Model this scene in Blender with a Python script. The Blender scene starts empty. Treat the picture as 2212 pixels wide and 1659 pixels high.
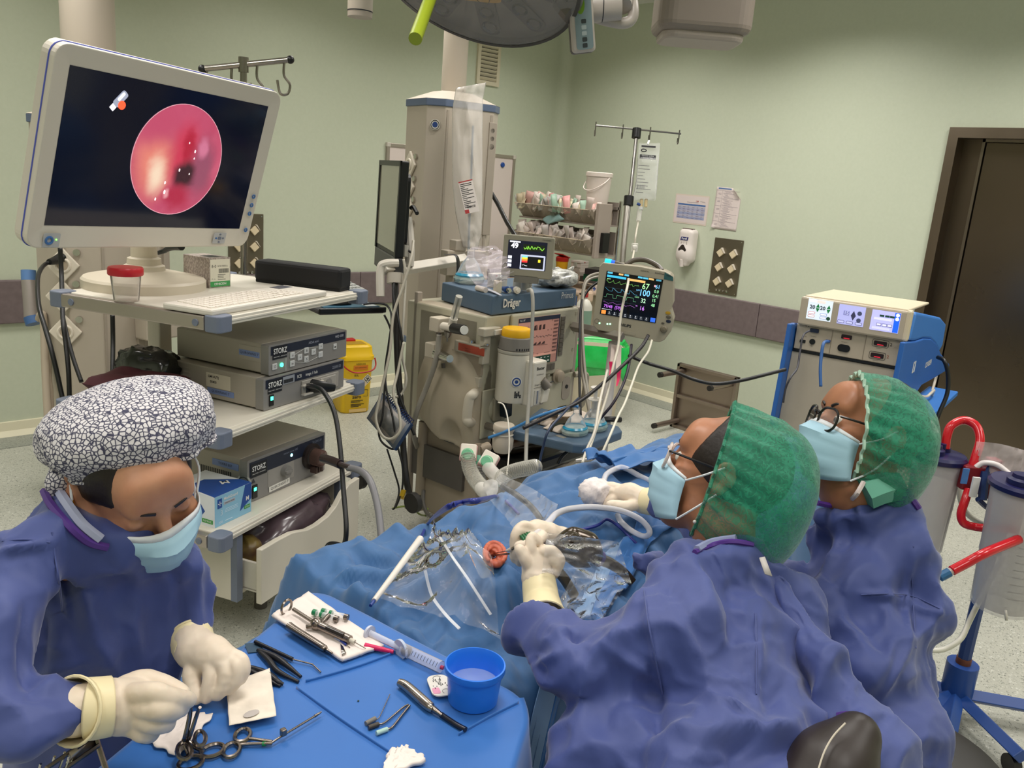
import bpy,bmesh,math,random
import numpy as np
from mathutils import Vector,Matrix
random.seed(7); rng = np.random.RandomState(7)
SC = bpy.context.scene; COL = SC.collection
R = math.radians; RO = Matrix.Rotation
# ---------------------------------------------------------------- camera, lights, exposure
F_PX,PCX,PCY = 1794.,1106.,829.5
PIT,ROL,YAW = R(13.85),R(4.482),R(44.39)
CAM = Vector((0,0,1.6))
FWD = Vector((math.sin(YAW)*math.cos(PIT),math.cos(YAW)*math.cos(PIT),-math.sin(PIT)))
_r = Vector((math.cos(YAW),-math.sin(YAW),0)); _u = _r.cross(FWD)
RGT = math.cos(ROL)*_r + math.sin(ROL)*_u
UPV = -math.sin(ROL)*_r + math.cos(ROL)*_u
cd = bpy.data.cameras.new('camera'); cam = bpy.data.objects.new('camera',cd); COL.objects.link(cam)
cam.matrix_world = Matrix(((RGT.x,UPV.x,-FWD.x,0),(RGT.y,UPV.y,-FWD.y,0),(RGT.z,UPV.z,-FWD.z,1.6),(0,0,0,1)))
cd.sensor_fit = 'HORIZONTAL'; cd.sensor_width = 36; cd.lens = 36*F_PX/2212; cd.clip_start = .05
SC.camera = cam
SC.view_settings.view_transform = 'Standard'; SC.view_settings.look = 'None'
SC.view_settings.exposure = 0.0; SC.view_settings.gamma = 1; SC.view_settings.use_curve_mapping = False
wd = bpy.data.worlds.new('world'); SC.world = wd; wd.use_nodes = True
wd.node_tree.nodes['Background'].inputs[0].default_value = (.9,.95,1,1); wd.node_tree.nodes['Background'].inputs[1].default_value = .25
CEIL = 2.96; XR,YB = 5.32,5.083; XL,YF = -2.2,-2.0
PANELS = [(x,y) for x in (-1.0,0.9,2.75,4.35) for y in (-.8,1.0,2.6,3.95)]
for (x,y) in PANELS:
    ld = bpy.data.lights.new('ceiling_light','AREA'); ld.shape = 'RECTANGLE'; ld.size = .58; ld.size_y = .58
    ld.energy = 14*(1.45 if x > 3 and y < 3 else .85 if x < 0 else 1); ld.color = (1,.96,.92); ld.spread = R(140)
    lo = bpy.data.objects.new('ceiling_light',ld); COL.objects.link(lo); lo.location = (x,y,CEIL-.035)
# ---------------------------------------------------------------- pixel of the 2212x1659 photograph -> point at a known depth or plane
def ray(x,y): return FWD + RGT*((x-PCX)/F_PX) - UPV*((y-PCY)/F_PX)
def D_(x,y,d): return CAM + ray(x,y)*d
def Z_(x,y,z=0.): r = ray(x,y); return CAM + r*((z-1.6)/r.z)
def X_(x,y,X): r = ray(x,y); return CAM + r*(X/r.x)
def Y_(x,y,Y): r = ray(x,y); return CAM + r*(Y/r.y)
def proj(P):
    q = np.asarray(P,float).reshape(-1,3) - np.array(CAM); w = q@np.array(FWD)
    return PCX+F_PX*(q@np.array(RGT))/w,PCY-F_PX*(q@np.array(UPV))/w,w
def depth(p): return (Vector(p)-CAM).dot(FWD)
# ---------------------------------------------------------------- materials
def lin(h):
    if isinstance(h,(tuple,list)): return tuple(h[:3])+(1,)
    h = h.lstrip('#'); o = []
    for i in (0,2,4):
        c = int(h[i:i+2],16)/255; o.append(c/12.92 if c <= .04045 else ((c+.055)/1.055)**2.4)
    return tuple(o)+(1,)
MC = {}; WF = '#ffffff'
def mat(h,rough=.5,metal=0,**k):
    key = (str(h),rough,metal,tuple(sorted((a,str(b)) for a,b in k.items())))
    if key in MC: return MC[key]
    m = bpy.data.materials.new('mat_%d' % len(MC)); m.use_nodes = True; nt = m.node_tree
    b = nt.nodes['Principled BSDF']; c = lin(h)
    b.inputs['Base Color'].default_value = c; b.inputs['Roughness'].default_value = rough; b.inputs['Metallic'].default_value = metal
    if 'spec' in k: b.inputs['Specular IOR Level'].default_value = k['spec']
    if 'trans' in k: b.inputs['Transmission Weight'].default_value = k['trans']; b.inputs['IOR'].default_value = k.get('ior',1.45)
    if 'alpha' in k: b.inputs['Alpha'].default_value = k['alpha']
    if 'emit' in k: b.inputs['Emission Color'].default_value = c; b.inputs['Emission Strength'].default_value = k['emit']
    if 'sss' in k:
        b.inputs['Subsurface Weight'].default_value = k['sss']; b.inputs['Subsurface Radius'].default_value = (.012,.005,.003); b.inputs['Subsurface Scale'].default_value = 1
    if 'sheen' in k: b.inputs['Sheen Weight'].default_value = k['sheen']
    if 'coat' in k: b.inputs['Coat Weight'].default_value = k['coat']
    tc = nt.nodes.new('ShaderNodeTexCoord')
    if 'var' in k or 'bump' in k or 'rvar' in k:
        n = nt.nodes.new('ShaderNodeTexNoise'); n.inputs['Scale'].default_value = k.get('scale',8); n.inputs['Detail'].default_value = k.get('detail',5)
        nt.links.new(tc.outputs['Object'],n.inputs['Vector'])
        if 'var' in k:      # (second colour, amount)
            mx = nt.nodes.new('ShaderNodeMix'); mx.data_type = 'RGBA'; rp = nt.nodes.new('ShaderNodeValToRGB')
            rp.color_ramp.elements[0].position = .5-k.get('sharp',.2); rp.color_ramp.elements[1].position = .5+k.get('sharp',.2)
            nt.links.new(n.outputs['Fac'],rp.inputs[0]); nt.links.new(rp.outputs[0],mx.inputs[0])
            mx.inputs[6].default_value = c; mx.inputs[7].default_value = lin(k['var']); nt.links.new(mx.outputs[2],b.inputs['Base Color'])
        if 'bump' in k:
            bp = nt.nodes.new('ShaderNodeBump'); bp.inputs['Strength'].default_value = k['bump']; bp.inputs['Distance'].default_value = k.get('dist',.002)
            nt.links.new(n.outputs['Fac'],bp.inputs['Height']); nt.links.new(bp.outputs[0],b.inputs['Normal'])
        if 'rvar' in k:
            mr = nt.nodes.new('ShaderNodeMapRange'); mr.inputs[3].default_value = rough-k['rvar']; mr.inputs[4].default_value = rough+k['rvar']
            nt.links.new(n.outputs['Fac'],mr.inputs[0]); nt.links.new(mr.outputs[0],b.inputs['Roughness'])
    MC[key] = m; return m
def clearm(h='#ffffff',alpha=.12,rough=.15,**k):
    """thin clear plastic film: mostly see-through with glossy highlights"""
    key = ('clear',h,alpha,rough,str(k))
    if key in MC: return MC[key]
    m = bpy.data.materials.new('clear_%d' % len(MC)); m.use_nodes = True; nt = m.node_tree; N = nt.nodes; L = nt.links
    N.remove(N['Principled BSDF']); out = N['Material Output']
    df = N.new('ShaderNodeBsdfDiffuse'); df.inputs[0].default_value = lin(h); gl = N.new('ShaderNodeBsdfGlossy'); gl.inputs['Roughness'].default_value = rough; tr = N.new('ShaderNodeBsdfTransparent')
    lw = N.new('ShaderNodeLayerWeight'); lw.inputs[0].default_value = k.get('blend',.35)
    mr = N.new('ShaderNodeMapRange'); mr.inputs[3].default_value = alpha; mr.inputs[4].default_value = min(1,alpha+k.get('edge',.45)*.7)
    L.new(lw.outputs['Facing'],mr.inputs[0])
    tc = N.new('ShaderNodeTexCoord'); n = N.new('ShaderNodeTexNoise'); n.inputs['Scale'].default_value = k.get('scale',14); n.inputs['Detail'].default_value = 4
    n.inputs['Distortion'].default_value = 1.2
    L.new(tc.outputs['Object'],n.inputs['Vector'])
    bp = N.new('ShaderNodeBump'); bp.inputs['Strength'].default_value = k.get('bump',.5); bp.inputs['Distance'].default_value = k.get('dist',.01)*.35
    L.new(n.outputs['Fac'],bp.inputs['Height']); fr = N.new('ShaderNodeLayerWeight'); fr.inputs[0].default_value = k.get('fres',.1)
    for q in (gl,fr,df): L.new(bp.outputs[0],q.inputs['Normal'])
    m1 = N.new('ShaderNodeMixShader'); m2 = N.new('ShaderNodeMixShader'); L.new(mr.outputs[0],m1.inputs[0]); L.new(tr.outputs[0],m1.inputs[1]); L.new(df.outputs[0],m1.inputs[2])
    L.new(fr.outputs['Fresnel'],m2.inputs[0]); L.new(m1.outputs[0],m2.inputs[1]); L.new(gl.outputs[0],m2.inputs[2]); L.new(m2.outputs[0],out.inputs[0]); MC[key] = m; return m
# ---------------------------------------------------------------- things, parts, mesh builder
WM = {}
def tag(o,label=None,cat=None,group=None,kind=None):
    if label: o['label'] = label
    if cat: o['category'] = cat
    if group: o['group'] = group
    if kind: o['kind'] = kind
    return o
def frame(o,u,up=(0,0,1)):
    """matrix at o with x along u, z towards up"""
    x = Vector(u).normalized(); z = Vector(up); z = (z-x*z.dot(x)).normalized(); y = z.cross(x)
    return Matrix(((x.x,y.x,z.x,o[0]),(x.y,y.y,z.y,o[1]),(x.z,y.z,z.z,o[2]),(0,0,0,1)))
def rz(o,a=0): return Matrix.Translation(Vector(o)) @ RO(a,4,'Z')
def axM(o,z,x=None):
    """matrix at o with z along given axis"""
    z = Vector(z).normalized(); x = Vector(x) if x is not None else (Vector((1,0,0)) if abs(z.x) < .9 else Vector((0,1,0)))
    x = (x-z*x.dot(z)).normalized(); y = z.cross(x)
    return Matrix(((x.x,y.x,z.x,o[0]),(x.y,y.y,z.y,o[1]),(x.z,y.z,z.z,o[2]),(0,0,0,1)))
def thing(name,label,cat,M=None,group=None,kind=None):
    o = bpy.data.objects.new(name,None); COL.objects.link(o); o.empty_display_size = .05
    M = M if isinstance(M,Matrix) else Matrix.Translation(Vector(M or (0,0,0)))
    o.matrix_world = M; WM[o.name] = M.copy(); return tag(o,label,cat,group,kind)
ID = Matrix.Identity(4)
def smoothpts(pts,n=8,closed=False):
    P = [Vector(p) for p in pts]
    if len(P) < 3: return P
    out = []; m = len(P)
    for i in range(m if closed else m-1):
        a,b,c,d = (P[(i-1) % m],P[i],P[(i+1) % m],P[(i+2) % m]) if closed else (P[max(i-1,0)],P[i],P[i+1],P[min(i+2,m-1)])
        for k in range(n):
            t = k/n; out.append(.5*((2*b)+(c-a)*t+(2*a-5*b+4*c-d)*t*t+(3*b-a-3*c+d)*t**3))
    if not closed: out.append(P[-1])
    return out
class G:
    def __init__(s): s.v = []; s.f = []
    def add(s,v,f,M=None):
        b = len(s.v); s.v += [tuple(M @ Vector(p)) for p in v] if M is not None else [tuple(p) for p in v]
        s.f += [tuple(i+b for i in q) for q in f]; return s
    def box(s,lo,hi,M=None):
        (a,b,c),(d,e,f) = lo,hi
        return s.add([(a,b,c),(d,b,c),(d,e,c),(a,e,c),(a,b,f),(d,b,f),(d,e,f),(a,e,f)],
                     [(3,2,1,0),(4,5,6,7),(0,1,5,4),(1,2,6,5),(2,3,7,6),(3,0,4,7)],M)
    def cyl(s,a,b,r,r2=None,n=16,cap=True):
        a,b = Vector(a),Vector(b); r2 = r if r2 is None else r2; M = axM(a,b-a); h = (b-a).length
        return s.lathe([(r,0),(r2,h)],M,n,cap)
    def lathe(s,prof,M=None,n=24,cap=True,ex=1.,ey=1.):
        v = []; f = []; m = len(prof)
        for (r,z) in prof:
            for k in range(n): v.append((ex*r*math.cos(2*math.pi*k/n),ey*r*math.sin(2*math.pi*k/n),z))
        for i in range(m-1):
            for k in range(n): k2 = (k+1) % n; f.append((i*n+k,i*n+k2,(i+1)*n+k2,(i+1)*n+k))
        if cap: f.append(tuple(range(n-1,-1,-1))); f.append(tuple((m-1)*n+k for k in range(n)))
        return s.add(v,f,M)
    def prism(s,pts,z0,z1,M=None):
        n = len(pts); v = [(x,y,z0) for x,y in pts]+[(x,y,z1) for x,y in pts]
        f = [tuple(range(n-1,-1,-1)),tuple(range(n,2*n))]+[(i,(i+1) % n,n+(i+1) % n,n+i) for i in range(n)]
        return s.add(v,f,M)
    def tube(s,pts,r,n=8,sm=6,closed=False,cap=True,flat=None):
        P = smoothpts(pts,sm,closed) if sm else [Vector(p) for p in pts]; m = len(P)
        rr = r if callable(r) else (lambda t: r)
        T = [(P[(i+1) % m]-P[i-1]) if closed else (P[min(i+1,m-1)]-P[max(i-1,0)]) for i in range(m)]
        T = [t.normalized() if t.length > 1e-9 else Vector((0,0,1)) for t in T]
        x = T[0].orthogonal().normalized(); v = []; f = []
        if flat is not None: x = Vector(flat[2]); x = (x-T[0]*x.dot(T[0])).normalized()
        for i in range(m):
            x = (x-T[i]*x.dot(T[i])).normalized(); y = T[i].cross(x); q = rr(i/max(1,m-1))
            for k in range(n):
                a = 2*math.pi*k/n; ca,sa = math.cos(a),math.sin(a)
                if flat is not None: ca *= flat[0]; sa *= flat[1]
                v.append(P[i]+(x*ca+y*sa)*q)
        for i in range(m if closed else m-1):
            for k in range(n):
                k2 = (k+1) % n; j = (i+1) % m; f.append((i*n+k,i*n+k2,j*n+k2,j*n+k))
        if cap and not closed: f.append(tuple(range(n-1,-1,-1))); f.append(tuple((m-1)*n+k for k in range(n)))
        return s.add(v,f)
    def sph(s,c,r,M=None,n=16,m=10):
        r = (r,r,r) if not isinstance(r,(tuple,list)) else r; v = [(c[0],c[1],c[2]-r[2])]; f = []
        for i in range(1,m):
            a = -math.pi/2+math.pi*i/m
            for k in range(n): b = 2*math.pi*k/n; v.append((c[0]+r[0]*math.cos(a)*math.cos(b),c[1]+r[1]*math.cos(a)*math.sin(b),c[2]+r[2]*math.sin(a)))
        v.append((c[0],c[1],c[2]+r[2])); t = len(v)-1
        for k in range(n): k2 = (k+1) % n; f.append((0,1+k2,1+k)); f.append((t,t-n+k,t-n+k2))
        for i in range(m-2):
            for k in range(n): k2 = (k+1) % n; a = 1+i*n; f.append((a+k,a+k2,a+n+k2,a+n+k))
        return s.add(v,f,M)
    def torus(s,M,R_,r,n=32,m=8,a0=0,a1=2*math.pi,ey=1.):
        full = abs(a1-a0) > 6.28; k = n if full else n+1
        return s.tube([M @ Vector((R_*math.cos(a0+(a1-a0)*i/n),ey*R_*math.sin(a0+(a1-a0)*i/n),0)) for i in range(k)],r,m,0,full)
    def grid(s,P,closed_u=False):
        """P[i][j] points -> quads"""
        n,m = len(P),len(P[0]); v = [p for row in P for p in row]; f = []
        for i in range(n if closed_u else n-1):
            for j in range(m-1): a = i*m+j; b = ((i+1) % n)*m+j; f.append((a,b,b+1,a+1))
        return s.add(v,f)
    def done(s,name,m,parent=None,world=False,bev=0,seg=2,ang=35,solid=0,sub=0,kind=None,loc=None,center=True):
        V3 = np.array(s.v,float).reshape(-1,3)
        me = bpy.data.meshes.new(name)
        o = bpy.data.objects.new(name,me); COL.objects.link(o)
        if parent is not None:
            o.parent = parent
            if world:
                iM = np.array(WM[parent.name].inverted()); V3 = V3@iM[:3,:3].T+iM[:3,3]
            WM[o.name] = WM[parent.name].copy()
        else:
            c = Vector(loc) if loc is not None else Vector((V3[:,0].mean(),V3[:,1].mean(),V3[:,2].min()))
            V3 = V3-np.array(c); o.location = c; WM[o.name] = Matrix.Translation(c)
        me.from_pydata(V3.tolist(),[],s.f)
        me.materials.append(m) if m else None
        me.polygons.foreach_set('use_smooth',[True]*len(me.polygons))
        if not bev: me.set_sharp_from_angle(angle=R(ang))
        if solid: md = o.modifiers.new('s','SOLIDIFY'); md.thickness = solid; md.offset = 0
        if bev:
            me.polygons.foreach_set('use_smooth',[False]*len(me.polygons))
            md = o.modifiers.new('b','BEVEL'); md.width = bev; md.segments = seg; md.limit_method = 'ANGLE'; md.angle_limit = R(ang); md.harden_normals = False
        if sub: md = o.modifiers.new('u','SUBSURF'); md.levels = sub; md.render_levels = sub
        if kind: o['kind'] = kind
        return o
def rrect(w,h,r,n=5,cx=0,cy=0):
    o = []; r = min(r,w/2-1e-5,h/2-1e-5)
    for (sx,sy,a) in ((1,1,0),(-1,1,90),(-1,-1,180),(1,-1,270)):
        for k in range(n+1):
            t = R(a+90*k/n); o.append((cx+sx*(w/2-r)+r*math.cos(t),cy+sy*(h/2-r)+r*math.sin(t)))
    return o
def faceM(o,x,n):
    """matrix on a face: x right along x, z = outward normal n, y up"""
    x = Vector(x).normalized(); n = Vector(n).normalized(); y = n.cross(x).normalized(); x = y.cross(n)
    return Matrix(((x.x,y.x,n.x,o[0]),(x.y,y.y,n.y,o[1]),(x.z,y.z,n.z,o[2]),(0,0,0,1)))
FONTC = {}
def txt(parent,s,M,size,m,align='CENTER',name='lettering',bold=0.,sx=1.,world=False):
    """flat lettering: M puts x to the right, y up, z towards the reader (in the parent's frame)"""
    cu = bpy.data.curves.new('t','FONT'); cu.body = s; cu.size = size; cu.align_x = align; cu.align_y = 'CENTER'; cu.offset = bold*size; cu.extrude = 0; cu.resolution_u = 2
    ob = bpy.data.objects.new('t',cu); COL.objects.link(ob)
    dg = bpy.context.evaluated_depsgraph_get(); me = bpy.data.meshes.new_from_object(ob.evaluated_get(dg)); bpy.data.objects.remove(ob); bpy.data.curves.remove(cu)
    M2 = M @ Matrix.Diagonal((sx,1,1,1))
    if world: M2 = WM[parent.name].inverted() @ M2
    me.transform(M2); me.materials.clear(); me.materials.append(m)
    o = bpy.data.objects.new(name,me); COL.objects.link(o); o.parent = parent; WM[o.name] = WM[parent.name].copy(); return o
def T(x,y,z=0): return Matrix.Translation((x,y,z))
def copytree(o,M=None):
    c = o.copy(); COL.objects.link(c)
    if M is not None: c.matrix_world = M; WM[c.name] = M.copy()
    for ch in list(o.children):
        k = copytree(ch); k.parent = c; WM[k.name] = WM[c.name]
    return c
# ---------------------------------------------------------------- numpy noise and signed-distance modelling
_perm = rng.permutation(256); _perm = np.concatenate([_perm,_perm,_perm]); _gr = rng.randn(256,3); _gr /= np.linalg.norm(_gr,axis=1)[:,None]
def perlin(P):
    P = np.asarray(P,float); i = np.floor(P).astype(int); f = P-i; i &= 255; w = f*f*f*(f*(f*6-15)+10); r = 0
    for a in (0,1):
        for b in (0,1):
            for c in (0,1):
                h = _perm[_perm[_perm[i[...,0]+a]+i[...,1]+b]+i[...,2]+c] & 255; g = _gr[h]
                d = (f-np.array([a,b,c])); wt = (w[...,0] if a else 1-w[...,0])*(w[...,1] if b else 1-w[...,1])*(w[...,2] if c else 1-w[...,2])
                r = r+wt*(g*d).sum(-1)
    return r
def ridged(P,seed=0):
    return 1-np.abs(perlin(np.asarray(P)+seed*17.3))*2.2
def crumple_fn(lo,hi,size,tilt,beta,seed,an=(1,1,1)):
    """faceted folds: blended random tilts of scattered cells"""
    r = np.random.RandomState(seed); lo,hi,an = np.array(lo,float)/an-size,np.array(hi,float)/an+size,np.array(an,float); n = np.maximum(1,np.ceil((hi-lo)/size).astype(int)); gr = np.stack(np.meshgrid(*[np.arange(k) for k in n],indexing='ij'),-1).reshape(-1,3); s_ = lo+(gr+.1+.8*r.rand(*gr.shape))*size; g = r.randn(*gr.shape); g = g/np.linalg.norm(g,axis=1)[:,None]*tilt
    def f(P):
        P = np.asarray(P,float).reshape(-1,3)/an; out = np.zeros(len(P))
        for i in range(0,len(P),4000):
            q = P[i:i+4000]; df = q[:,None]-s_[None]; d2 = np.sqrt((df**2).sum(-1)); w = np.exp(-beta*(d2-d2.min(1,keepdims=True))/size); out[i:i+4000] = (w*(df*g[None]).sum(-1)).sum(1)/w.sum(1)
        return out
    return f
class SDF:
    """smooth union of simple solids sampled on a grid and meshed with surface nets"""
    def __init__(s,lo,hi,h):
        s.lo = np.array(lo,float); s.h = h; n = np.ceil((np.array(hi)-s.lo)/h).astype(int)+1; s.n = n
        ax = [s.lo[i]+h*np.arange(n[i]) for i in range(3)]; s.P = np.stack(np.meshgrid(*ax,indexing='ij'),-1).astype(np.float32)
        s.d = np.full(tuple(n),1e3,np.float32)
    def put(s,d,k=.01,sub=False,sl=Ellipsis):
        cur = s.d[sl]
        if sub: d = -d; h = np.clip(.5-.5*(cur-d)/k,0,1) if False else None
        if sub:
            h = np.clip(.5+.5*(d-cur)/k,0,1); s.d[sl] = cur*(1-h)+d*h+k*h*(1-h)
        else:
            h = np.clip(.5+.5*(cur-d)/k,0,1); s.d[sl] = cur*(1-h)+d*h-k*h*(1-h)
        return s
    def region(s,lo,hi,pad):
        a = np.clip(np.floor((np.array(lo)-pad-s.lo)/s.h).astype(int),0,s.n-1); b = np.clip(np.ceil((np.array(hi)+pad-s.lo)/s.h).astype(int)+1,1,s.n)
        return tuple(slice(x,max(y,x+1)) for x,y in zip(a,b))
    def cap(s,a,b,r,r2=None,k=.01,sub=False):
        a = np.array(a,float); b = np.array(b,float); r2 = r if r2 is None else r2; pad = max(r,r2)+k*2+s.h*2
        sl = s.region(np.minimum(a,b),np.maximum(a,b),pad); P = s.P[sl]; ba = b-a
        t = np.clip(((P-a)@ba)/max(ba@ba,1e-12),0,1); d = np.linalg.norm(P-a-t[...,None]*ba,axis=-1)-(r+(r2-r)*t)
        return s.put(d,k,sub,sl)
    def chain(s,pts,rs,k=.01):
        for i in range(len(pts)-1): s.cap(pts[i],pts[i+1],rs[i],rs[i+1],k)
        return s
    def ell(s,c,r,M=None,k=.01,sub=False):
        c = np.array(c,float); r = np.array(r if hasattr(r,'__len__') else (r,r,r),float); pad = r.max()+k*2+s.h*2
        sl = s.region(c,c,pad); Q = s.P[sl]-c
        if M is not None: Q = Q@np.array(M)[:3,:3]
        q = Q/r; l = np.linalg.norm(q,axis=-1); g = np.linalg.norm(q/r,axis=-1)+1e-9
        return s.put(l*(l-1)/g,k,sub,sl)
    def box(s,c,hs,M=None,rad=.01,k=.01,sub=False):
        c = np.array(c,float); hs = np.array(hs,float); sl = s.region(c,c,np.linalg.norm(hs)+rad+k*2+s.h*2); Q = s.P[sl]-c
        if M is not None: Q = Q@np.array(M)[:3,:3]
        q = np.abs(Q)-hs+rad; d = np.linalg.norm(np.maximum(q,0),axis=-1)+np.minimum(q.max(-1),0)-rad
        return s.put(d,k,sub,sl)
    def cut(s,p,n):
        """keep the side the normal n points away from"""
        n = np.array(Vector(n).normalized()); d = (s.P-np.array(p))@n; s.d = np.maximum(s.d,d.astype(np.float32)); return s
    def mesh(s,fn=None,it=2):
        d = s.d.copy()
        d[0] = d[-1] = 1; d[:,0] = d[:,-1] = 1; d[:,:,0] = d[:,:,-1] = 1
        sg = d < 0; n = d.shape; c = [(i,j,k) for i in (0,1) for j in (0,1) for k in (0,1)]
        sh = lambda A,o: A[o[0]:n[0]-1+o[0],o[1]:n[1]-1+o[1],o[2]:n[2]-1+o[2]]
        cnt = sum(sh(sg,o).astype(int) for o in c); act = (cnt > 0) & (cnt < 8)
        I = np.argwhere(act); idx = np.full(act.shape,-1); idx[act] = np.arange(len(I))
        S = np.zeros((len(I),3)); W = np.zeros(len(I))
        val = {o: d[I[:,0]+o[0],I[:,1]+o[1],I[:,2]+o[2]] for o in c}
        for a in c:
            for ax in range(3):
                if a[ax]: continue
                b = list(a); b[ax] = 1; b = tuple(b); va,vb = val[a],val[b]; m = (va < 0) != (vb < 0)
                t = np.where(m,va/np.where(m,va-vb,1),0); p = np.repeat(np.array([a],float),len(I),0); p[:,ax] = t
                S += p*m[:,None]; W += m
        Vv = s.lo+s.h*(I+S/np.maximum(W,1)[:,None]); Fq = []
        for ax in range(3):
            o1 = [0,0,0]; o1[ax] = 1; A = sg[:n[0]-o1[0],:n[1]-o1[1],:n[2]-o1[2]]; B = sg[o1[0]:,o1[1]:,o1[2]:]
            E = np.argwhere(A != B); u,w = [(1,2),(2,0),(0,1)][ax]
            E = E[(E[:,u] > 0) & (E[:,w] > 0)]
            du = np.eye(3,dtype=int)[u]; dw = np.eye(3,dtype=int)[w]
            g = lambda q: idx[q[:,0],q[:,1],q[:,2]]
            q = np.stack([g(E-du-dw),g(E-dw),g(E),g(E-du)],1); fl = A[E[:,0],E[:,1],E[:,2]]
            q[~fl] = q[~fl][:,::-1]; Fq.append(q)
        Fq = np.concatenate(Fq); Fq = Fq[(Fq >= 0).all(1)]
        return relax(Vv,Fq,it),Fq
def relax(V_,Fq,it=2,w=.5):
    E = np.concatenate([Fq[:,[i,(i+1) % Fq.shape[1]]] for i in range(Fq.shape[1])]); E = np.concatenate([E,E[:,::-1]])
    for _ in range(it):
        A = np.zeros_like(V_); np.add.at(A,E[:,0],V_[E[:,1]]); n = np.bincount(E[:,0],minlength=len(V_))[:,None]
        V_ = V_*(1-w)+w*A/np.maximum(n,1)
    return V_
def vnormals(V_,Fq):
    a,b,c,d = (V_[Fq[:,i]] for i in range(4)); fn = np.cross(c-a,d-b); N_ = np.zeros_like(V_)
    for i in range(4): np.add.at(N_,Fq[:,i],fn)
    return N_/(np.linalg.norm(N_,axis=1)[:,None]+1e-12)
def npmesh(name,V_,Fq,m,parent=None,world=True,kind=None,**k):
    g = G(); g.v = V_; g.f = Fq.tolist(); return g.done(name,m,parent,world=world,ang=180,kind=kind,**k)
# ================================================================ ROOM
def wallmat(name,base,var):
    m = bpy.data.materials.new(name); m.use_nodes = True; nt = m.node_tree; N = nt.nodes; L = nt.links; b = N['Principled BSDF']
    tc = N.new('ShaderNodeTexCoord'); n = N.new('ShaderNodeTexNoise'); n.inputs['Scale'].default_value = 55; n.inputs['Detail'].default_value = 3
    L.new(tc.outputs['Object'],n.inputs['Vector']); mx = N.new('ShaderNodeMix'); mx.data_type = 'RGBA'
    mx.inputs[6].default_value = lin(base); mx.inputs[7].default_value = lin(var); L.new(n.outputs['Fac'],mx.inputs[0]); L.new(mx.outputs[2],b.inputs['Base Color'])
    bp = N.new('ShaderNodeBump'); bp.inputs['Strength'].default_value = .12; bp.inputs['Distance'].default_value = .002; L.new(n.outputs['Fac'],bp.inputs['Height']); L.new(bp.outputs[0],b.inputs['Normal'])
    b.inputs['Roughness'].default_value = .38; return m
def flecks(name,base,dark,light,scale,amt):
    m = bpy.data.materials.new(name); m.use_nodes = True; nt = m.node_tree; N = nt.nodes; L = nt.links; b = N['Principled BSDF']
    tc = N.new('ShaderNodeTexCoord'); col = lin(base); prev = None
    for k,(sc,th,c) in enumerate(((scale,amt,dark),(scale*.8,amt*.8,light),(scale*1.7,amt,dark))):
        vo = N.new('ShaderNodeTexVoronoi'); vo.inputs['Scale'].default_value = sc; mp = N.new('ShaderNodeMapping'); mp.inputs['Location'].default_value = (k*3.1,k*1.7,0)
        L.new(tc.outputs['Object'],mp.inputs[0]); nz = N.new('ShaderNodeTexNoise'); nz.inputs['Scale'].default_value = sc*1.3; L.new(mp.outputs[0],nz.inputs[0])
        vm = N.new('ShaderNodeVectorMath'); vm.operation = 'MULTIPLY_ADD'; vm.inputs[1].default_value = (.02,)*3; L.new(nz.outputs['Color'],vm.inputs[0]); L.new(mp.outputs[0],vm.inputs[2]); L.new(vm.outputs[0],vo.inputs['Vector'])
        sp = N.new('ShaderNodeSeparateColor'); L.new(vo.outputs['Color'],sp.inputs[0])
        lt = N.new('ShaderNodeMath'); lt.operation = 'LESS_THAN'; lt.inputs[1].default_value = th; L.new(sp.outputs[0],lt.inputs[0])
        d = N.new('ShaderNodeMath'); d.operation = 'LESS_THAN'; d.inputs[1].default_value = .36; L.new(vo.outputs['Distance'],d.inputs[0])
        mu = N.new('ShaderNodeMath'); mu.operation = 'MULTIPLY'; L.new(lt.outputs[0],mu.inputs[0]); L.new(d.outputs[0],mu.inputs[1])
        mx = N.new('ShaderNodeMix'); mx.data_type = 'RGBA'; L.new(mu.outputs[0],mx.inputs[0]); mx.inputs[7].default_value = lin(c)
        if prev is None: mx.inputs[6].default_value = col
        else: L.new(prev,mx.inputs[6])
        prev = mx.outputs[2]
    L.new(prev,b.inputs['Base Color']); b.inputs['Roughness'].default_value = .33; return m
def struct(g,name,m,**k): o = g.done(name,m,loc=(0,0,0),**k); o['kind'] = 'structure'; return o
WALL = wallmat('wall_green','#c3cab4','#cbd1bc')
FLOOR = flecks('floor_vinyl','#b7b7ab','#6a6f66','#cfcfc5',120,.26)
BORD = flecks('floor_border','#8f938a','#4b5048','#b0b2a8',120,.32)
CREAM = mat('#d9d3b8',.4); STEEL = mat('#85786a',.33,1,rvar=.08,scale=3); STEELD = mat('#6e6254',.36,1)
CHROME = mat('#c9c6c0',.16,1); ALU = mat('#b4aaa2',.36,.85); BLACK = mat('#0b0b0c',.4); BLACKS = mat('#101012',.25)
struct(G().box((XL,YF,-.1),(XR+.6,YB,0)),'floor',FLOOR)
struct(G().box((XL,YF,CEIL),(XR,YB,CEIL+.1)),'ceiling',mat('#d8d8d0',.8))
struct(G().box((XL-.1,YB,0),(XR+.1,YB+.1,CEIL)),'wall_back',WALL)
DY0,DY1,DZ = .42,1.925,2.065
struct(G().box((XR,DY1,0),(XR+.14,YB,CEIL)).box((XR,YF,0),(XR+.14,DY0,CEIL)).box((XR,DY0,DZ),(XR+.14,DY1,CEIL)),'wall_right',WALL)
struct(G().box((XL-.1,YF,0),(XL,YB,CEIL)),'wall_left',WALL)
struct(G().box((XL,YF-.1,0),(XR,YF,CEIL)),'wall_front',WALL)
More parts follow.
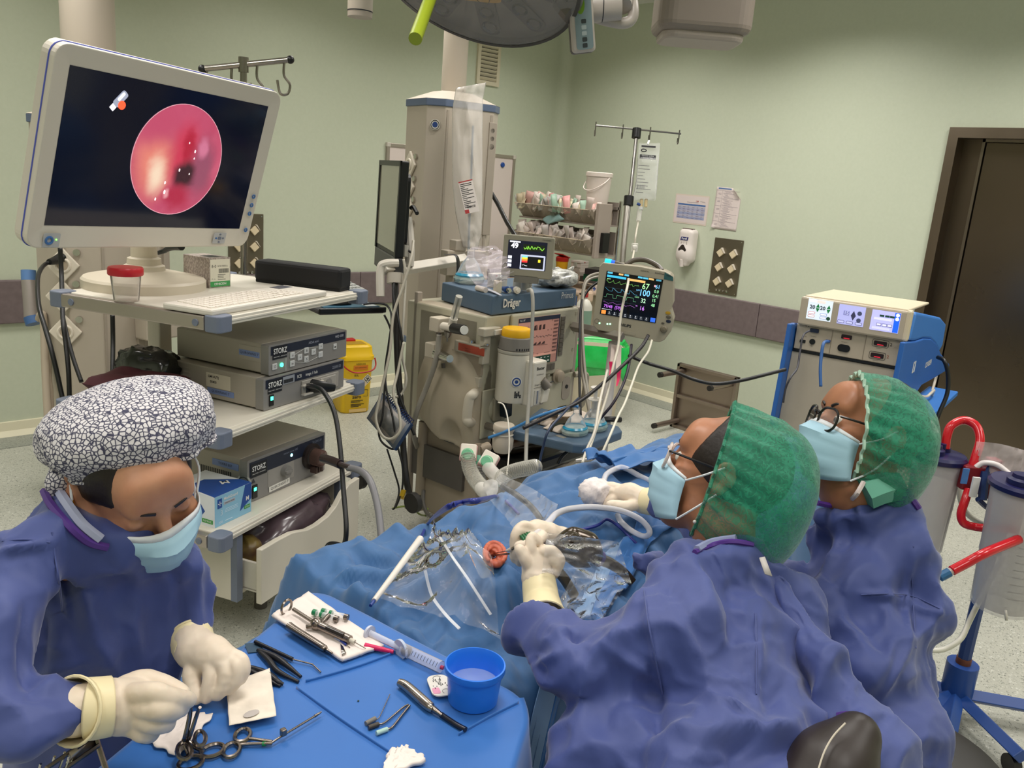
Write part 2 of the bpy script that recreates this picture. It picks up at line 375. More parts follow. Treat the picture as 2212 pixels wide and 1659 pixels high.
# skirting: a cream cove strip over a darker welded border of the floor
def skirt(name,a,b,n):
    a,b,n = Vector(a),Vector(b),Vector(n); pr = [(.0,.0),(.055,0),(.05,.008),(.022,.03),(.012,.075),(0,.078)]
    struct(G().add([p+n*q+Vector((0,0,h)) for p in (a,b) for q,h in pr],[(i,i+1,i+7,i+6) for i in range(5)]+[(0,5,11,6)]),name,CREAM)
skirt('baseboard_back',(XL,YB,0),(XR-.05,YB,0),(0,-1,0)); skirt('baseboard_right',(XR,DY1+.02,0),(XR,YB-.05,0),(-1,0,0))
g = G().box((XL,YB-.24,0),(XR,YB-.02,.003)).box((XR-.24,DY1+.02,0),(XR-.02,YB-.24,.003)); struct(g,'trim_4',BORD)
# quarter-round cove in the corner of the two walls
g = G(); r = .09; pr = [(XR-r+r*math.sin(t),YB-r+r*math.cos(t)) for t in np.linspace(0,math.pi/2,9)]
g.prism([(XR,YB)]+pr[::-1],0,CEIL); struct(g,'trim_3',WALL)
# wall bumper rails, made of long boards butted together
RAILM = mat('#77696a',.5,var='#6d6060',scale=30)
rail = thing('trim_1',None,None,kind='structure'); x = XL
for i,x1 in enumerate((-.6,1.5,3.35,XR-.1)):
    G().box((x,YB-.028,.632),(x1-.003,YB,.868)).done('rail_panel',RAILM,rail,bev=.006); x = x1
rail2 = thing('trim_2',None,None,kind='structure'); y = YB-.1
for y1 in (4.55,X_(1646,657,XR).y,DY1+.02):
    G().box((XR-.028,y1+.003,.64),(XR,y,.88)).done('rail_panel',RAILM,rail2,bev=.006); y = y1
# steel sliding door with a mitred steel frame
dr = thing('door_1',None,None,(XR,1.2,0),kind='structure')
fr = G(); y0,y1,z1,w,t = DY0-.02,DY1+.02,DZ+.018,.058,.025
fr.add([(XR-t,y1,0),(XR-t,y1,z1),(XR-t,y0,z1),(XR-t,y0,0),(XR-t-.008,y1-w,0),(XR-t-.008,y1-w,z1-w),(XR-t-.008,y0+w,z1-w),(XR-t-.008,y0+w,0),
        (XR,y1,0),(XR,y1,z1),(XR,y0,z1),(XR,y0,0),(XR+.12,y1-w,0),(XR+.12,y1-w,z1-w),(XR+.12,y0+w,z1-w),(XR+.12,y0+w,0)],
       [(0,1,5,4),(1,2,6,5),(2,3,7,6),(0,8,9,1),(1,9,10,2),(2,10,11,3),(4,5,13,12),(5,6,14,13),(6,7,15,14)])
fr.done('door_frame',STEEL,dr,1,ang=20)
G().box((XR+.1,DY0+.02,0),(XR+.13,DY1-.02,DZ)).box((XR+.075,DY1-.145,0),(XR+.1,DY1-.03,DZ-.02)).done('door_jamb',STEELD,dr,1)
G().box((XR+.05,DY1-.162,0),(XR+.098,DY1-.146,DZ-.04)).box((XR+.05,DY0+.04,DZ-.055),(XR+.098,DY1-.146,DZ-.04)).done('door_seal',mat('#8d8274',.3,1),dr,1)
G().box((XR+.062,DY0+.05,.01),(XR+.1,DY1-.168,DZ-.06)).done('door_leaf',mat('#75695a',.3,1,rvar=.1,scale=2.2,bump=.05,dist=.004),dr,1)
# air vent high on the back wall
vt = thing('air_vent','small white slatted air vent high on the green back wall','vent',(4.449,YB,2.47))
g = G(); W2,H2 = .115,.19
for lo,hi in (((-W2,-.018,-H2),(-W2+.03,0,H2)),((W2-.03,-.018,-H2),(W2,0,H2)),((-W2+.03,-.018,H2-.03),(W2-.03,0,H2)),((-W2+.03,-.018,-H2),(W2-.03,0,-H2+.03))): g.box(lo,hi)
VW = mat('#d6cdb4',.5); g.done('vent_frame',VW,vt)
G().box((-W2+.03,-.003,-H2+.03),(W2-.03,0,H2-.03)).done('duct_opening',mat('#2c2c28',.9),vt)
for k in range(11):
    z = -H2+.045+k*(2*H2-.09)/10; G().box((-W2+.03,-.014,-.0012),(W2-.03,.014,.0012),T(0,-.012,z) @ RO(R(-48),4,'X')).done('slat',VW,vt)
# ================================================================ VIDEO TOWER
TXTK = mat('#1b1b1d',.5); TXTW = mat('#e6e6e2',.5); TXTB = mat('#22407c',.5); BEIGE = mat('#cfc5b2',.42,var='#c9bfab',scale=6); GREYB = mat('#6f7788',.45)
WHITEP = mat('#d8d2c4',.4); OFFW = mat('#cdc6b6',.45); DARK = mat('#232326',.5); DEVG = mat('#a59d90',.42); DEVF = mat('#8d8a86',.42,.2); NAVY = mat('#1d2436',.35)
GLED = mat('#38ffb0',.4,emit=6.); LABB = mat('#7d8fbe',.6)
KU = Vector((.9026,.4305,0)); KN = Vector((1.04,2.34,0)); KM = frame(KN,KU); KI = KM.inverted()
def kl(x,y,z): return KI @ Z_(x,y,z)
SZ = (1.14,.78,.437)
cart = thing('equipment_cart','white endoscopy equipment cart with three shelves, blue-grey corner caps and an open drawer','cart',KM)
for si,z in enumerate(SZ):
    sh = G().box((.03,.0,z-.028),(.81,.63,z)).done('shelf',WHITEP,cart,bev=.004)
    G().box((.03,-.014,z-.03),(.81,0,z-.004)).box((.03,-.017,z-.021),(.81,-.012,z-.013)).done('edge_strip',WHITEP,sh,bev=.002)
    for sx in (0,1):
        x = -.002 if sx == 0 else .815
        G().box((x,.03,z-.045),(x+.027,.61,z-.002)).done('side_rail',ALU,sh,bev=.004)
        for y in (-.03,.585):
            g = G(); xa,xb = (-.006,.062) if sx == 0 else (.778,.846)
            c = rrect(.068,.062,.018,4,(xa+xb)/2,y+.031)
            g.prism(c,z-.048,z+.003); g.done('corner_cap',GREYB,sh,bev=.004)
        for y in (.06,.55): G().cyl((x-.003 if sx == 0 else x+.03,y,z-.024),(x if sx == 0 else x+.027,y,z-.024),.011,n=14).done('screw_cap',GREYB,sh)
for x in (.42,.66): G().box((x-.03,.57,.1),(x+.03,.63,1.12)).done('upright',OFFW,cart,bev=.006)
# drawer unit under the third shelf, the drawer pulled out
cab = G().box((.1,.02,.18),(.13,.56,.405)).box((.71,.02,.18),(.74,.56,.405)).box((.1,.53,.18),(.74,.56,.405)).box((.1,.02,.165),(.74,.56,.185)).done('drawer_cabinet',OFFW,cart,bev=.003)
for x in (.1,.71): G().box((x,-.005,.165),(x+.028,.02,.405)).done('cabinet_edge',GREYB,cab)
dw = G(); pr = [(.105,.17),(.7,.17),(.7,.405)]
pr = [(.103,.18),(.70,.18),(.70,.435),(.63,.432),(.585,.41),(.54,.372),(.49,.352),(.42,.345),(.36,.348),(.31,.362),(.27,.372),(.2,.376),(.103,.376)]
Mf = Matrix(((1,0,0,0),(0,0,-1,0),(0,1,0,0),(0,0,0,1)))
dfront = G().prism(pr,.078,.1,Mf).done('drawer',OFFW,cart,bev=.003)
G().box((.14,-.08,.2),(.152,.42,.3)).box((.68,-.08,.2),(.692,.42,.3)).box((.14,-.08,.195),(.69,.42,.205)).box((.14,.41,.2),(.69,.42,.3)).done('drawer_box',WHITEP,dfront)
for i,(x,y) in enumerate(((.354,.095),(.06,.5),(.78,.5),(.76,.09))):
    c = G().cyl((x,y,.1),(x,y,.168),.02).cyl((x,y,0),(x,y,.1),.024,.022,16).done('caster',mat('#6a645c',.4,.4),cart)
# bag of gauze in the drawer
def sack(name,label,cat,M,size,m,seed=0,amp=.25,group=None,n=18):
    g = G(); V_ = []; 
    for i in range(n+1):
        a = -math.pi/2+math.pi*i/n
        for k in range(2*n):
            b = math.pi*k/n; V_.append((math.cos(a)*math.cos(b),math.cos(a)*math.sin(b),math.sin(a)))
    A = np.array(V_); A = np.sign(A)*np.abs(A)**.7; A *= (1+amp*(ridged(A*1.7,seed)-.4)+amp*.4*ridged(A*4,seed+1))[:,None]
    A = A*np.array(size)/2; A[:,2] -= A[:,2].min()
    g.grid([[tuple(A[i*2*n+k % (2*n)]) for k in range(2*n+1)] for i in range(n+1)])
    o = g.done(name,m,None,loc=(0,0,0),ang=180); o.matrix_world = M; WM[o.name] = M; return tag(o,label,cat,group)
sack('plastic_bag','dark mauve plastic bag of supplies lying in the open drawer','bag',KM @ T(.45,.1,.206),(.4,.27,.165),mat('#5a4a50',.22,var='#3e3238',scale=9,spec=.8),3,.22)
sack('supply_pack','small yellow and brown packet at the left end of the open drawer','packet',KM @ T(.215,.06,.206),(.09,.12,.13),mat('#8d7a3c',.35,var='#4c3428',scale=20),5,.12)
# ---- monitor
mo = D_(368.3,347.5,2.6); yw,tl,ro = R(20.8),R(-15.5),R(-1.9)
mn = Vector((math.sin(yw)*math.cos(tl),-math.cos(yw)*math.cos(tl),math.sin(tl))); mr_ = Vector((math.cos(yw),math.sin(yw),0)); mu_ = mn.cross(mr_)
MX = math.cos(ro)*mr_+math.sin(ro)*mu_
MM = faceM(mo,MX,mn); sw,sh_ = .763,.445
mon = thing('surgical_monitor','large white framed flat monitor showing a round red endoscope picture','monitor',MM)
BZ = mat('#d6cfc2',.42); bw0,bw1,bh0,bh1 = sw/2+.055,sw/2+.045,sh_/2+.055,sh_/2+.065
out = rrect(bw0+bw1,bh0+bh1,.04,6,(bw1-bw0)/2,(bh0-bh1)/2)
g = G(); n = len(out); inn = []
inner = [(sw/2,sh_/2),(-sw/2,sh_/2),(-sw/2,-sh_/2),(sw/2,-sh_/2)]
g.v = [(x,y,.0) for x,y in out]+[(x,y,-.012) for x,y in inner]+[(x*1.0,y*1.0,-.055) for x,y in out]+[(x*.93,y*.93,-.075) for x,y in out]
for q in range(4):
    a = q*7
    for k in range(6): g.f.append((a+k,a+k+1,n+q))
    b = (a+7) % n; g.f.append((a+6,b,n+(q+1) % 4,n+q))
for i in range(n): j = (i+1) % n; g.f.append((i,n+4+i,n+4+j,j)); g.f.append((n+4+i,2*n+4+i,2*n+4+j,n+4+j))
g.f.append(tuple(2*n+4+i for i in range(n))); 
fr = g.done('frame',BZ,mon,bev=.004,ang=50)
bl = [(x*1.002,y*1.002,-.022) for x,y in out]; G().tube([Vector(p) for p in bl],.0022,6,0,True).done('accent_line',mat('#5560b8',.4),fr)
scr = G().add([(x,y,-.011) for x,y in inner],[(0,1,2,3)]).done('screen',mat('#0a0d1c',.12,emit=.55,spec=.35),mon)
# endoscope picture: a lit disc with procedural tissue colours
m = bpy.data.materials.new('endoscope_picture'); m.use_nodes = True; nt = m.node_tree; N = nt.nodes; L = nt.links; b = N['Principled BSDF']
tc = N.new('ShaderNodeTexCoord'); n1 = N.new('ShaderNodeTexNoise'); n1.inputs['Scale'].default_value = 9; n1.inputs['Detail'].default_value = 4; n1.inputs['Distortion'].default_value = .8; L.new(tc.outputs['Object'],n1.inputs[0])
def blob(c,r,soft):
    d = N.new('ShaderNodeVectorMath'); d.operation = 'DISTANCE'; mpn = N.new('ShaderNodeMapping'); mpn.inputs['Scale'].default_value = (1/r[0],1/r[1],0); mpn.inputs['Location'].default_value = (-c[0]/r[0],-c[1]/r[1],0)
    nz = N.new('ShaderNodeVectorMath'); nz.operation = 'MULTIPLY_ADD'; nz.inputs[1].default_value = (.05,.05,0); L.new(n1.outputs['Color'],nz.inputs[0]); L.new(tc.outputs['Object'],nz.inputs[2])
    L.new(nz.outputs[0],mpn.inputs[0]); L.new(mpn.outputs[0],d.inputs[0]); mr2 = N.new('ShaderNodeMapRange'); mr2.interpolation_type = 'SMOOTHSTEP'
    mr2.inputs[1].default_value = 1+soft; mr2.inputs[2].default_value = 1-soft; L.new(d.outputs['Value'],mr2.inputs[0]); return mr2.outputs[0]
prev = None
for (c,r,so,h) in ((None,None,0,'#c4426a'),((-.09,-.02),(.07,.09),.7,'#ee8a78'),((-.075,-.05),(.03,.05),.8,'#ffe2c4'),((-.1,.1),(.08,.05),.8,'#c8506e'),((.02,.02),(.05,.09),.6,'#d23a55'),
                      ((.03,.05),(.022,.05),.5,'#b8203c'),((.1,-.02),(.05,.09),.6,'#9a4f68'),((.035,-.05),(.04,.05),.45,'#3a1c26'),((.02,-.12),(.05,.035),.6,'#b52a48'),((.09,.05),(.02,.03),.6,'#d87a98'),((-.02,-.11),(.012,.014),.6,'#f0a0a8')):
    if prev is None:
        mx = N.new('ShaderNodeMix'); mx.data_type = 'RGBA'; mx.inputs[6].default_value = lin('#b83a5c'); mx.inputs[7].default_value = lin('#d86480'); L.new(n1.outputs['Fac'],mx.inputs[0])
    else:
        mx = N.new('ShaderNodeMix'); mx.data_type = 'RGBA'; L.new(prev,mx.inputs[6]); mx.inputs[7].default_value = lin(h); L.new(blob((c[0]+.025,c[1]+.025),r,so),mx.inputs[0])
    prev = mx.outputs[2]
L.new(prev,b.inputs['Emission Color']); b.inputs['Emission Strength'].default_value = .95; b.inputs['Base Color'].default_value = (.02,.01,.01,1); b.inputs['Roughness'].default_value = .2
pc_ = MM.inverted() @ (mo); rr_ = ray(390,349); tt = (mo-CAM).dot(mn)/rr_.dot(mn); pc_ = MM.inverted() @ (CAM+rr_*tt)
disc = G().lathe([(.178,-.001),(.178,.0005)],None,64).done('endoscope_picture',m,scr); disc.location = (pc_.x,pc_.y,-.010)
G().torus(T(pc_.x,pc_.y,-.0095),.178,.0012,64,5).done('picture_rim',mat('#e8a8b8',.3,emit=.6),scr)
ws = mat('#ffe8e8',.3,emit=1.6)
g = G()
for (a,b_,w) in ((.06,.035,.003),(.062,.012,.002),(-.03,-.105,.004),(-.035,-.075,.003),(.012,-.03,.003),(.055,-.04,.002),(.03,.06,.002),(-.06,-.13,.003)):
    g.lathe([(w,0),(w*.9,.0004)],T(pc_.x+a,pc_.y+b_,-.0093),8,True,1,1.8)
g.done('highlights',ws,scr,kind='stuff')
# usb stick icon and red recording dot
rr_ = ray(266,216); ic = MM.inverted() @ (CAM+rr_*((mo-CAM).dot(mn)/rr_.dot(mn))); MI = T(ic.x,ic.y,-.0102) @ RO(R(52),4,'Z')
G().prism(rrect(.052,.024,.007,4),0,.0006,MI).done('memory_stick_icon',mat('#9aa0b4',.3,emit=.8),scr)
G().prism(rrect(.016,.017,.001,1,-.034),0,.0006,MI).prism(rrect(.03,.01,.004,3,.006,.003),.0006,.0009,MI).done('memory_stick_plug',mat('#e8e8f0',.3,emit=1.),scr)
G().lathe([(.0125,0),(.0125,.001)],T(ic.x+.007,ic.y-.017,-.0098),24).done('record_dot',mat('#ff4a2a',.3,emit=1.8),scr)
# buttons on the bezel
PBL = mat('#3d6fae',.4); PAN = mat('#b8b9bb',.4)
G().prism(rrect(.052,.042,.004,3,-sw/2+.02,-sh_/2-.04),0,.001).done('button_panel',PAN,mon)
G().torus(T(-sw/2+.012,-sh_/2-.04,.002),.010,.0035,24,6).done('power_button',PBL,mon)
G().lathe([(.0025,0),(.002,.002)],T(-sw/2+.034,-sh_/2-.038,.001),10).done('power_light',mat('#7dff5a',.4,emit=3),mon)
G().prism(rrect(.058,.04,.004,3,sw/2-.1,-sh_/2-.032),0,.001).done('button_panel',PAN,mon)
for (a,c) in ((-.016,0),(0,0),(.016,0),(0,.014),(0,-.014)): G().prism(rrect(.008 if a or c else .014,.006 if a or c else .01,.002,2,sw/2-.1+a,-sh_/2-.032+c),.001,.0025).done('menu_button',PBL if (a,c) == (-.016,0) else GREYB,mon)
for k in range(4): G().torus(T(sw/2+.02,-sh_/2+.03+.032*k-.03*(k == 0),.001),.006,.0025,16,6).done('side_button',PBL,mon)
# neck and round foot
base = kl(303,612,1.145); bc = Vector((.285,.53,1.14))
st = thing('monitor_stand','round white monitor foot with a thick column on the top shelf','stand',KM @ T(*bc))
G().lathe([(.2,0),(.2,.028),(.193,.036),(.08,.06),(0.001,.06)],None,48).done('foot',BEIGE,st,ang=30)
G().lathe([(.068,.055),(.066,.075),(.056,.08),(.054,.1),(.043,.105),(.041,.19)],None,32).done('column',BEIGE,st,ang=30)
backp = (KM @ T(*bc)).inverted() @ (MM @ Vector((0,-.08,-.075)))
G().tube([(0,0,.18),(0,.0,.26),(backp.x*.6,backp.y*.6,.33),tuple(backp)],.036,14).done('tilt_arm',BEIGE,st)
# ---- things on the top shelf
cp = kl(221,643,1.14); cup = thing('specimen_cup','clear empty specimen cup with a red screw lid on the top shelf','cup',KM @ T(.035,.36,1.1402))
G().lathe([(.036,0),(.037,.002),(.045,.082),(.043,.082),(.035,.004),(0.001,.004)],None,32,False).done('cup',clearm('#f0e6dc',.16,.08,edge=.3),cup)
G().lathe([(.05,.08),(.052,.083),(.052,.1),(.049,.105),(.02,.107),(.0,.107)],None,40,False).done('lid',mat('#c01828',.35),cup)
def slab(root,name,lo,hi,m,M=None,bev=.003): return G().box(lo,hi,M).done(name,m,root,bev=bev)
bx = thing('suture_box','small grey patterned suture box with a white and green label end, open on top','box',KM @ T(.43,.378,1.1402) @ RO(R(-9),4,'Z') @ Matrix.Diagonal((1.22,.68,1.12,1)))
dots = mat('#a39a93',.6); slab(bx,'carton',(0,0,0),(.078,.2,.095),mat('#b3a89e',.6,var='#8d827b',scale=120,sharp=.08),None,.001)
slab(bx,'label',(.003,-.0012,.003),(.075,0,.09),mat('#dcd8c6',.55),None,.0004); slab(bx,'green_band',(.003,-.0018,.003),(.075,-.001,.02),mat('#3e9a52',.55),None,.0004)
slab(bx,'torn_opening',(.02,.03,.0945),(.06,.11,.0956),DARK,None,.0004)
FX = Matrix(((1,0,0,0),(0,0,-1,0),(0,1,0,0),(0,0,0,1)))
def fp(x,y,z): return T(x,y,z) @ FX
txt(bx,'ETHICON',fp(.039,-.002,.0115),.010,TXTW,bold=.02); txt(bx,'8-0',fp(.016,-.0015,.068),.013,TXTK); txt(bx,'W319001A',fp(.048,-.0015,.068),.008,TXTK)
txt(bx,'13 cm',fp(.014,-.0015,.028),.006,TXTK)
g = G(); x = .034
for k in range(15): w = random.choice((.0008,.0015,.0022)); g.box((x,-.0016,.046),(x+w,-.0011,.06)); x += w+.0012
g.done('barcode',TXTK,bx)
g = G()
for z in (.025,.03,.035,.04): g.box((.03,-.0016,z),(.03+.02*random.uniform(1,2),-.0011,z+.0014))
g.done('fine_print',TXTK,bx)
cs = thing('instrument_case','long black padded zip case on the right end of the top shelf','case',KM @ T(.715,.02,1.1402) @ RO(R(4),4,'Z'))
slab(cs,'case_body',(0,0,.008),(.09,.37,.085),mat('#0d0d0f',.75,bump=.3,scale=120,dist=.001),None,.012); slab(cs,'case_base',(.004,.004,0),(.086,.366,.014),mat('#070708',.8),None,.004)
kb = thing('keyboard','white wipe-clean keyboard with small keys lying on the top shelf','keyboard',KM @ T(.0,-.0,1.1402))
slab(kb,'keyboard_body',(.0,.0,0),(.6,.185,.02),mat('#d8d2c6',.45),None,.006)
KEY = mat('#ddd6ca',.5); kg = []
kme = G().box((0,0,0),(.019,.018,.005)).done('key',KEY,kb,bev=.002); kme.location = (.02,.02,.019)
for r_ in range(6):
    for c_ in range(18):
        if (r_,c_) == (0,0): continue
        if c_ > 14 and r_ > 3: continue
        o = kme.copy(); COL.objects.link(o); o.location = (.02+c_*.0255+(.004*r_ if c_ < 14 else .012),.02+r_*.0255,.019)
slab(kb,'touchpad',(.5,.13,.0195),(.575,.175,.0215),mat('#50505a',.4),None,.001)
# ---- devices
def device(name,label,fl,w,d,h,side=DEVG):
    M = KM @ T(*fl) @ RO(R(-4.4),4,'Z'); t = thing(name,label,'device',M)
    G().box((0,.03,.006),(w,d,h)).done('housing',side,t,bev=.004); G().prism(rrect(w+.004,h-.004,.006,3,w/2,h/2),0,.034,fp(0,.034,0)).done('front_panel',DEVF,t)
    for x in (.03,w-.03):
        for y in (.07,d-.05): G().cyl((x,y,0),(x,y,.007),.012,n=10).done('foot',DARK,t)
    return t
def sticker(t,M,w,h,m,s=None,sz=.008,col=TXTK,name='label_sticker'):
    o = G().prism(rrect(w,h,.001,1),0,.0006,M).done(name,m,t)
    if s: txt(t,s,M @ T(0,0,.0009),sz,col)
    return o
SIDE = Matrix(((0,0,-1,0),(-1,0,0,0),(0,1,0,0),(0,0,0,1)))   # on the left side face (normal -x): right = -y
def sp(y,z): return T(-.0006,y,z) @ SIDE
W_,D1_,H1_ = .43,.45,.112
d2 = device('camera_control_unit','lower grey camera control unit on the middle shelf with a black plug in its front',(.275,.025,.7802),.435,.47,.112)
slab(d2,'logo_band',(.008,-.0012,.075),(.43,0,.106),NAVY,None,.0004)
slab(d2,'logo_plate',(.018,-.002,.056),(.088,-.001,.103),mat('#15181f',.35),None,.0004)
txt(d2,'STORZ',fp(.053,-.0024,.085),.026,TXTW,bold=.02,sx=.82); txt(d2,'KARL STORZ — ENDOSKOPE',fp(.053,-.0024,.066),.0055,TXTW,sx=.9)
sticker(d2,fp(.122,-.0015,.089),.06,.027,mat('#8f949c',.5)); 
g = G(); x = .096
for k in range(22): w = random.choice((.0007,.0013,.002)); g.box((x,-.0026,.079),(x+w,-.0021,.092)); x += w+.0009
g.done('barcode',TXTK,d2)
txt(d2,'SCB',fp(.178,-.0018,.09),.016,TXTW,sx=.9); txt(d2,'image 1 hub',fp(.245,-.0018,.09),.016,TXTW,sx=.85); txt(d2,'222010 20',fp(.39,-.0018,.089),.015,mat('#9aa0ac',.5),sx=.8)
slab(d2,'power_switch',(.024,-.004,.012),(.046,0,.052),BLACKS,None,.002); slab(d2,'switch_light',(.029,-.0055,.033),(.041,-.003,.046),GLED,None,.001)
slab(d2,'plug_bay',(.19,-.005,.012),(.4,0,.07),mat('#9d9890',.4),None,.003); slab(d2,'socket',(.21,-.007,.02),(.265,-.001,.058),BLACKS,None,.004)
slab(d2,'bay_flap',(.29,-.008,.018),(.38,-.003,.062),mat('#a29d95',.4),None,.003); G().cyl((.335,-.006,.04),(.335,-.012,.04),.016,n=18).done('flap_knob',DEVF,d2)
sticker(d2,sp(.2,.07),.11,.05,mat('#cfc6b4',.55)); txt(d2,'GM HUTJ',sp(.222,.082) @ T(0,0,.001),.012,TXTK,bold=.02); txt(d2,'00403',sp(.222,.064) @ T(0,0,.001),.012,TXTK,bold=.02)
sticker(d2,sp(.19,.032),.12,.02,LABB,'QUIROFANO 7',.012)
g = G()
for k in range(5): g.box((-.002,.33,.03+.015*k),(0,.42,.036+.015*k))
g.done('side_vents',DEVG,d2,bev=.002)
for (z0,z1,a) in ((.018,.024,0),(.05,.056,1)): slab(d2,'bay_rail',(.19,-.016,z0),(.3,0,z1),mat('#c4beb4',.4),None,.001)
d1 = device('recorder_unit','upper grey recorder unit with square white keys stacked on the camera unit',(.315,.035,.8925),.425,.42,.108)
slab(d1,'logo_band',(.008,-.0012,.07),(.418,0,.1),NAVY,None,.0004); slab(d1,'logo_plate',(.016,-.002,.054),(.088,-.001,.099),mat('#15181f',.35),None,.0004)
txt(d1,'STORZ',fp(.053,-.0024,.081),.026,TXTW,bold=.02,sx=.82); txt(d1,'KARL STORZ — ENDOSKOPE',fp(.053,-.0024,.062),.0055,TXTW,sx=.9)
txt(d1,'AIDA mini',fp(.23,-.0018,.086),.013,mat('#a9aebc',.5)); txt(d1,'WD 100',fp(.38,-.0018,.087),.014,mat('#c9ccd4',.5))
WK = mat('#c9c9c8',.4)
for (x,z,s) in ((.025,.03,'O'),(.115,.056,'o'),(.115,.026,'m'),(.155,.042,'<'),(.19,.061,'&'),(.19,.03,'X'),(.23,.05,'>'),(.27,.064,'='),(.27,.034,'i')):
    o = slab(d1,'key',(x-.012,-.004,z-.011),(x+.012,0,z+.011),WK,None,.002); txt(o,s,fp(x,-.0043,z),.014,mat('#444',.5) if False else TXTK)
G().cyl((.062,0,.03),(.062,-.003,.03),.007,n=14).done('status_light',GLED,d1)
slab(d1,'memory_slot',(.345,-.003,.04),(.365,0,.062),WK,None,.002); slab(d1,'slot_opening',(.35,-.0035,.047),(.36,-.002,.052),BLACK,None,.0005)
g = G().tube([(.127,-.002,.03),(.19,-.002,.016),(.27,-.002,.03)],.0006,4,0).tube([(.127,-.002,.056),(.18,-.002,.07),(.258,-.002,.064)],.0006,4,0).box((.084,-.001,.005),(.0848,0,.05)); g.done('key_lines',TXTW,d1)
sticker(d1,sp(.075,.068),.11,.05,mat('#aaa295',.5)); sticker(d1,sp(.085,.066) @ T(0,0,.0006),.09,.02,LABB,'QUIROFANO 7',.012)
d3 = device('light_source','grey cold light source unit with a glass lamp socket on the lowest shelf',(.268,.085,.4372),.42,.44,.16)
slab(d3,'logo_band',(.008,-.0012,.095),(.413,0,.148),NAVY,None,.0004); slab(d3,'logo_plate',(.012,-.002,.09),(.095,-.001,.14),mat('#15181f',.35),None,.0004)
txt(d3,'STORZ',fp(.053,-.0024,.12),.026,TXTW,bold=.02,sx=.82); txt(d3,'KARL STORZ — ENDOSKOPE',fp(.053,-.0024,.102),.0055,TXTW,sx=.9); txt(d3,'xenon nova 300',fp(.22,-.0018,.134),.012,mat('#7f8799',.5)); txt(d3,'201340 20',fp(.37,-.0018,.135),.013,mat('#7f8799',.5))
slab(d3,'power_switch',(.02,-.004,.012),(.046,0,.062),BLACKS,None,.002); slab(d3,'switch_light',(.027,-.0055,.04),(.039,-.003,.052),GLED,None,.001)
G().prism([(.018,.07),(.036,.07),(.027,.086)],0,.0018,fp(0,0,0)).done('warning_triangle',mat('#3a3a40',.4),d3)
G().cyl((.19,0,.068),(.19,-.018,.068),.024,.021,24).box((.172,-.024,.063),(.208,-.016,.073)).done('dial',DEVF,d3); slab(d3,'dial_panel',(.1,-.001,.03),(.24,0,.094),mat('#98948d',.4),None,.0005)
sticker(d3,fp(.16,-.002,.022) @ RO(R(2),4,'Z'),.11,.021,mat('#e8e4da',.5),'QUIROFANO 7',.014)
G().cyl((.225,0,.118),(.225,-.002,.118),.006,n=12).done('status_light',mat('#8ff5ff',.4,emit=5),d3)
G().lathe([(.05,0),(.05,.012),(.036,.014),(.034,.02)],T(.335,0,.085) @ RO(R(90),4,'X'),28).done('socket_ring',mat('#2c2422',.3),d3)
G().lathe([(.033,.016),(.033,.055),(.026,.06),(.0,.06)],T(.335,0,.085) @ RO(R(90),4,'X'),24).done('glass_socket',clearm('#6a5048',.55,.1),d3)
for a in (0,1,2): G().box((.32+.016*a,-.04,.025),(.33+.016*a,-.012,.05)).done('turret_jaw',mat('#4a3732',.25),d3)
G().prism(rrect(.12,.024,.002,2),0,.001,sp(.1,.124)).done('label_sticker',LABB,d3); txt(d3,'TORRE 807',sp(.1,.124) @ T(0,0,.0013),.013,TXTK)
g = G()
for k in range(18): g.box((-.0008,.075+.0085*k,.065),(0,.0795+.0085*k,.1))
g.done('side_vents',DARK,d3)
G().lathe([(.034,0),(.034,.001)],sp(.015,.07),32).done('round_seal',mat('#dcd8cf',.5),d3); G().lathe([(.019,0),(.019,.0012)],sp(.015,.07),28).done('seal_centre',TXTB,d3); G().torus(sp(.015,.07) @ T(0,0,.001),.026,.0018,28,5).done('seal_ring',TXTK,d3)
# glove box
gb = thing('glove_box','pale blue and white carton of nitrile gloves on the lowest shelf','box',KM @ T(.055,.045,.4372) @ RO(R(-3),4,'Z'))
PB = mat('#8cbfd8',.45); slab(gb,'carton',(0,0,0),(.17,.2,.105),PB,None,.001)
DB = mat('#1c4a96',.45); WH = mat('#dfe3e6',.5); GRN = mat('#3f9a46',.5)
G().prism([(.115,.02),(.17,.05),(.17,.105),(.14,.105)],0,.0006,fp(0,-.0002,0)).done('blue_corner',DB,gb); G().prism([(0,.0),(.2,.0),(.2,.105),(.0,.105)],0,.0004,Matrix(((0,0,-1,-.0002),(-1,0,0,.2),(0,1,0,0),(0,0,0,1)))).done('white_side',WH,gb)
G().prism([(0,.0),(.17,0),(.17,.2),(0,.2)],0,.0004,T(0,0,.1052)).done('white_top',WH,gb); G().prism([(.0,.0),(.17,0),(.17,.05),(.1,.14),(.02,.14)],.0005,.0008,T(0,0,.1052)).done('blue_top',DB,gb)
G().prism([(.02,.02),(.12,.0),(.16,.05),(.12,.1),(.02,.1)],.0005,.0009,Matrix(((0,0,-1,-.0002),(-1,0,0,.2),(0,1,0,0),(0,0,0,1)))).done('blue_side',DB,gb)
slab(gb,'emblem',(.012,-.001,.062),(.032,0,.094),DB,None,.0004); g = G()
for k in range(4): g.box((-.001,.002,0),(.001,.008,.0006),fp(.022,-.001,.078) @ RO(R(90*k),4,'Z'))
g.done('emblem_star',TXTW,gb)
txt(gb,'MediGuard',fp(.072,-.0008,.088),.014,TXTW,bold=.02); slab(gb,'plate',(.04,-.0008,.067),(.092,0,.078),mat('#aeb4bd',.5),None,.0003); txt(gb,'Sensitive nitrile',fp(.066,-.0012,.0725),.007,TXTK)
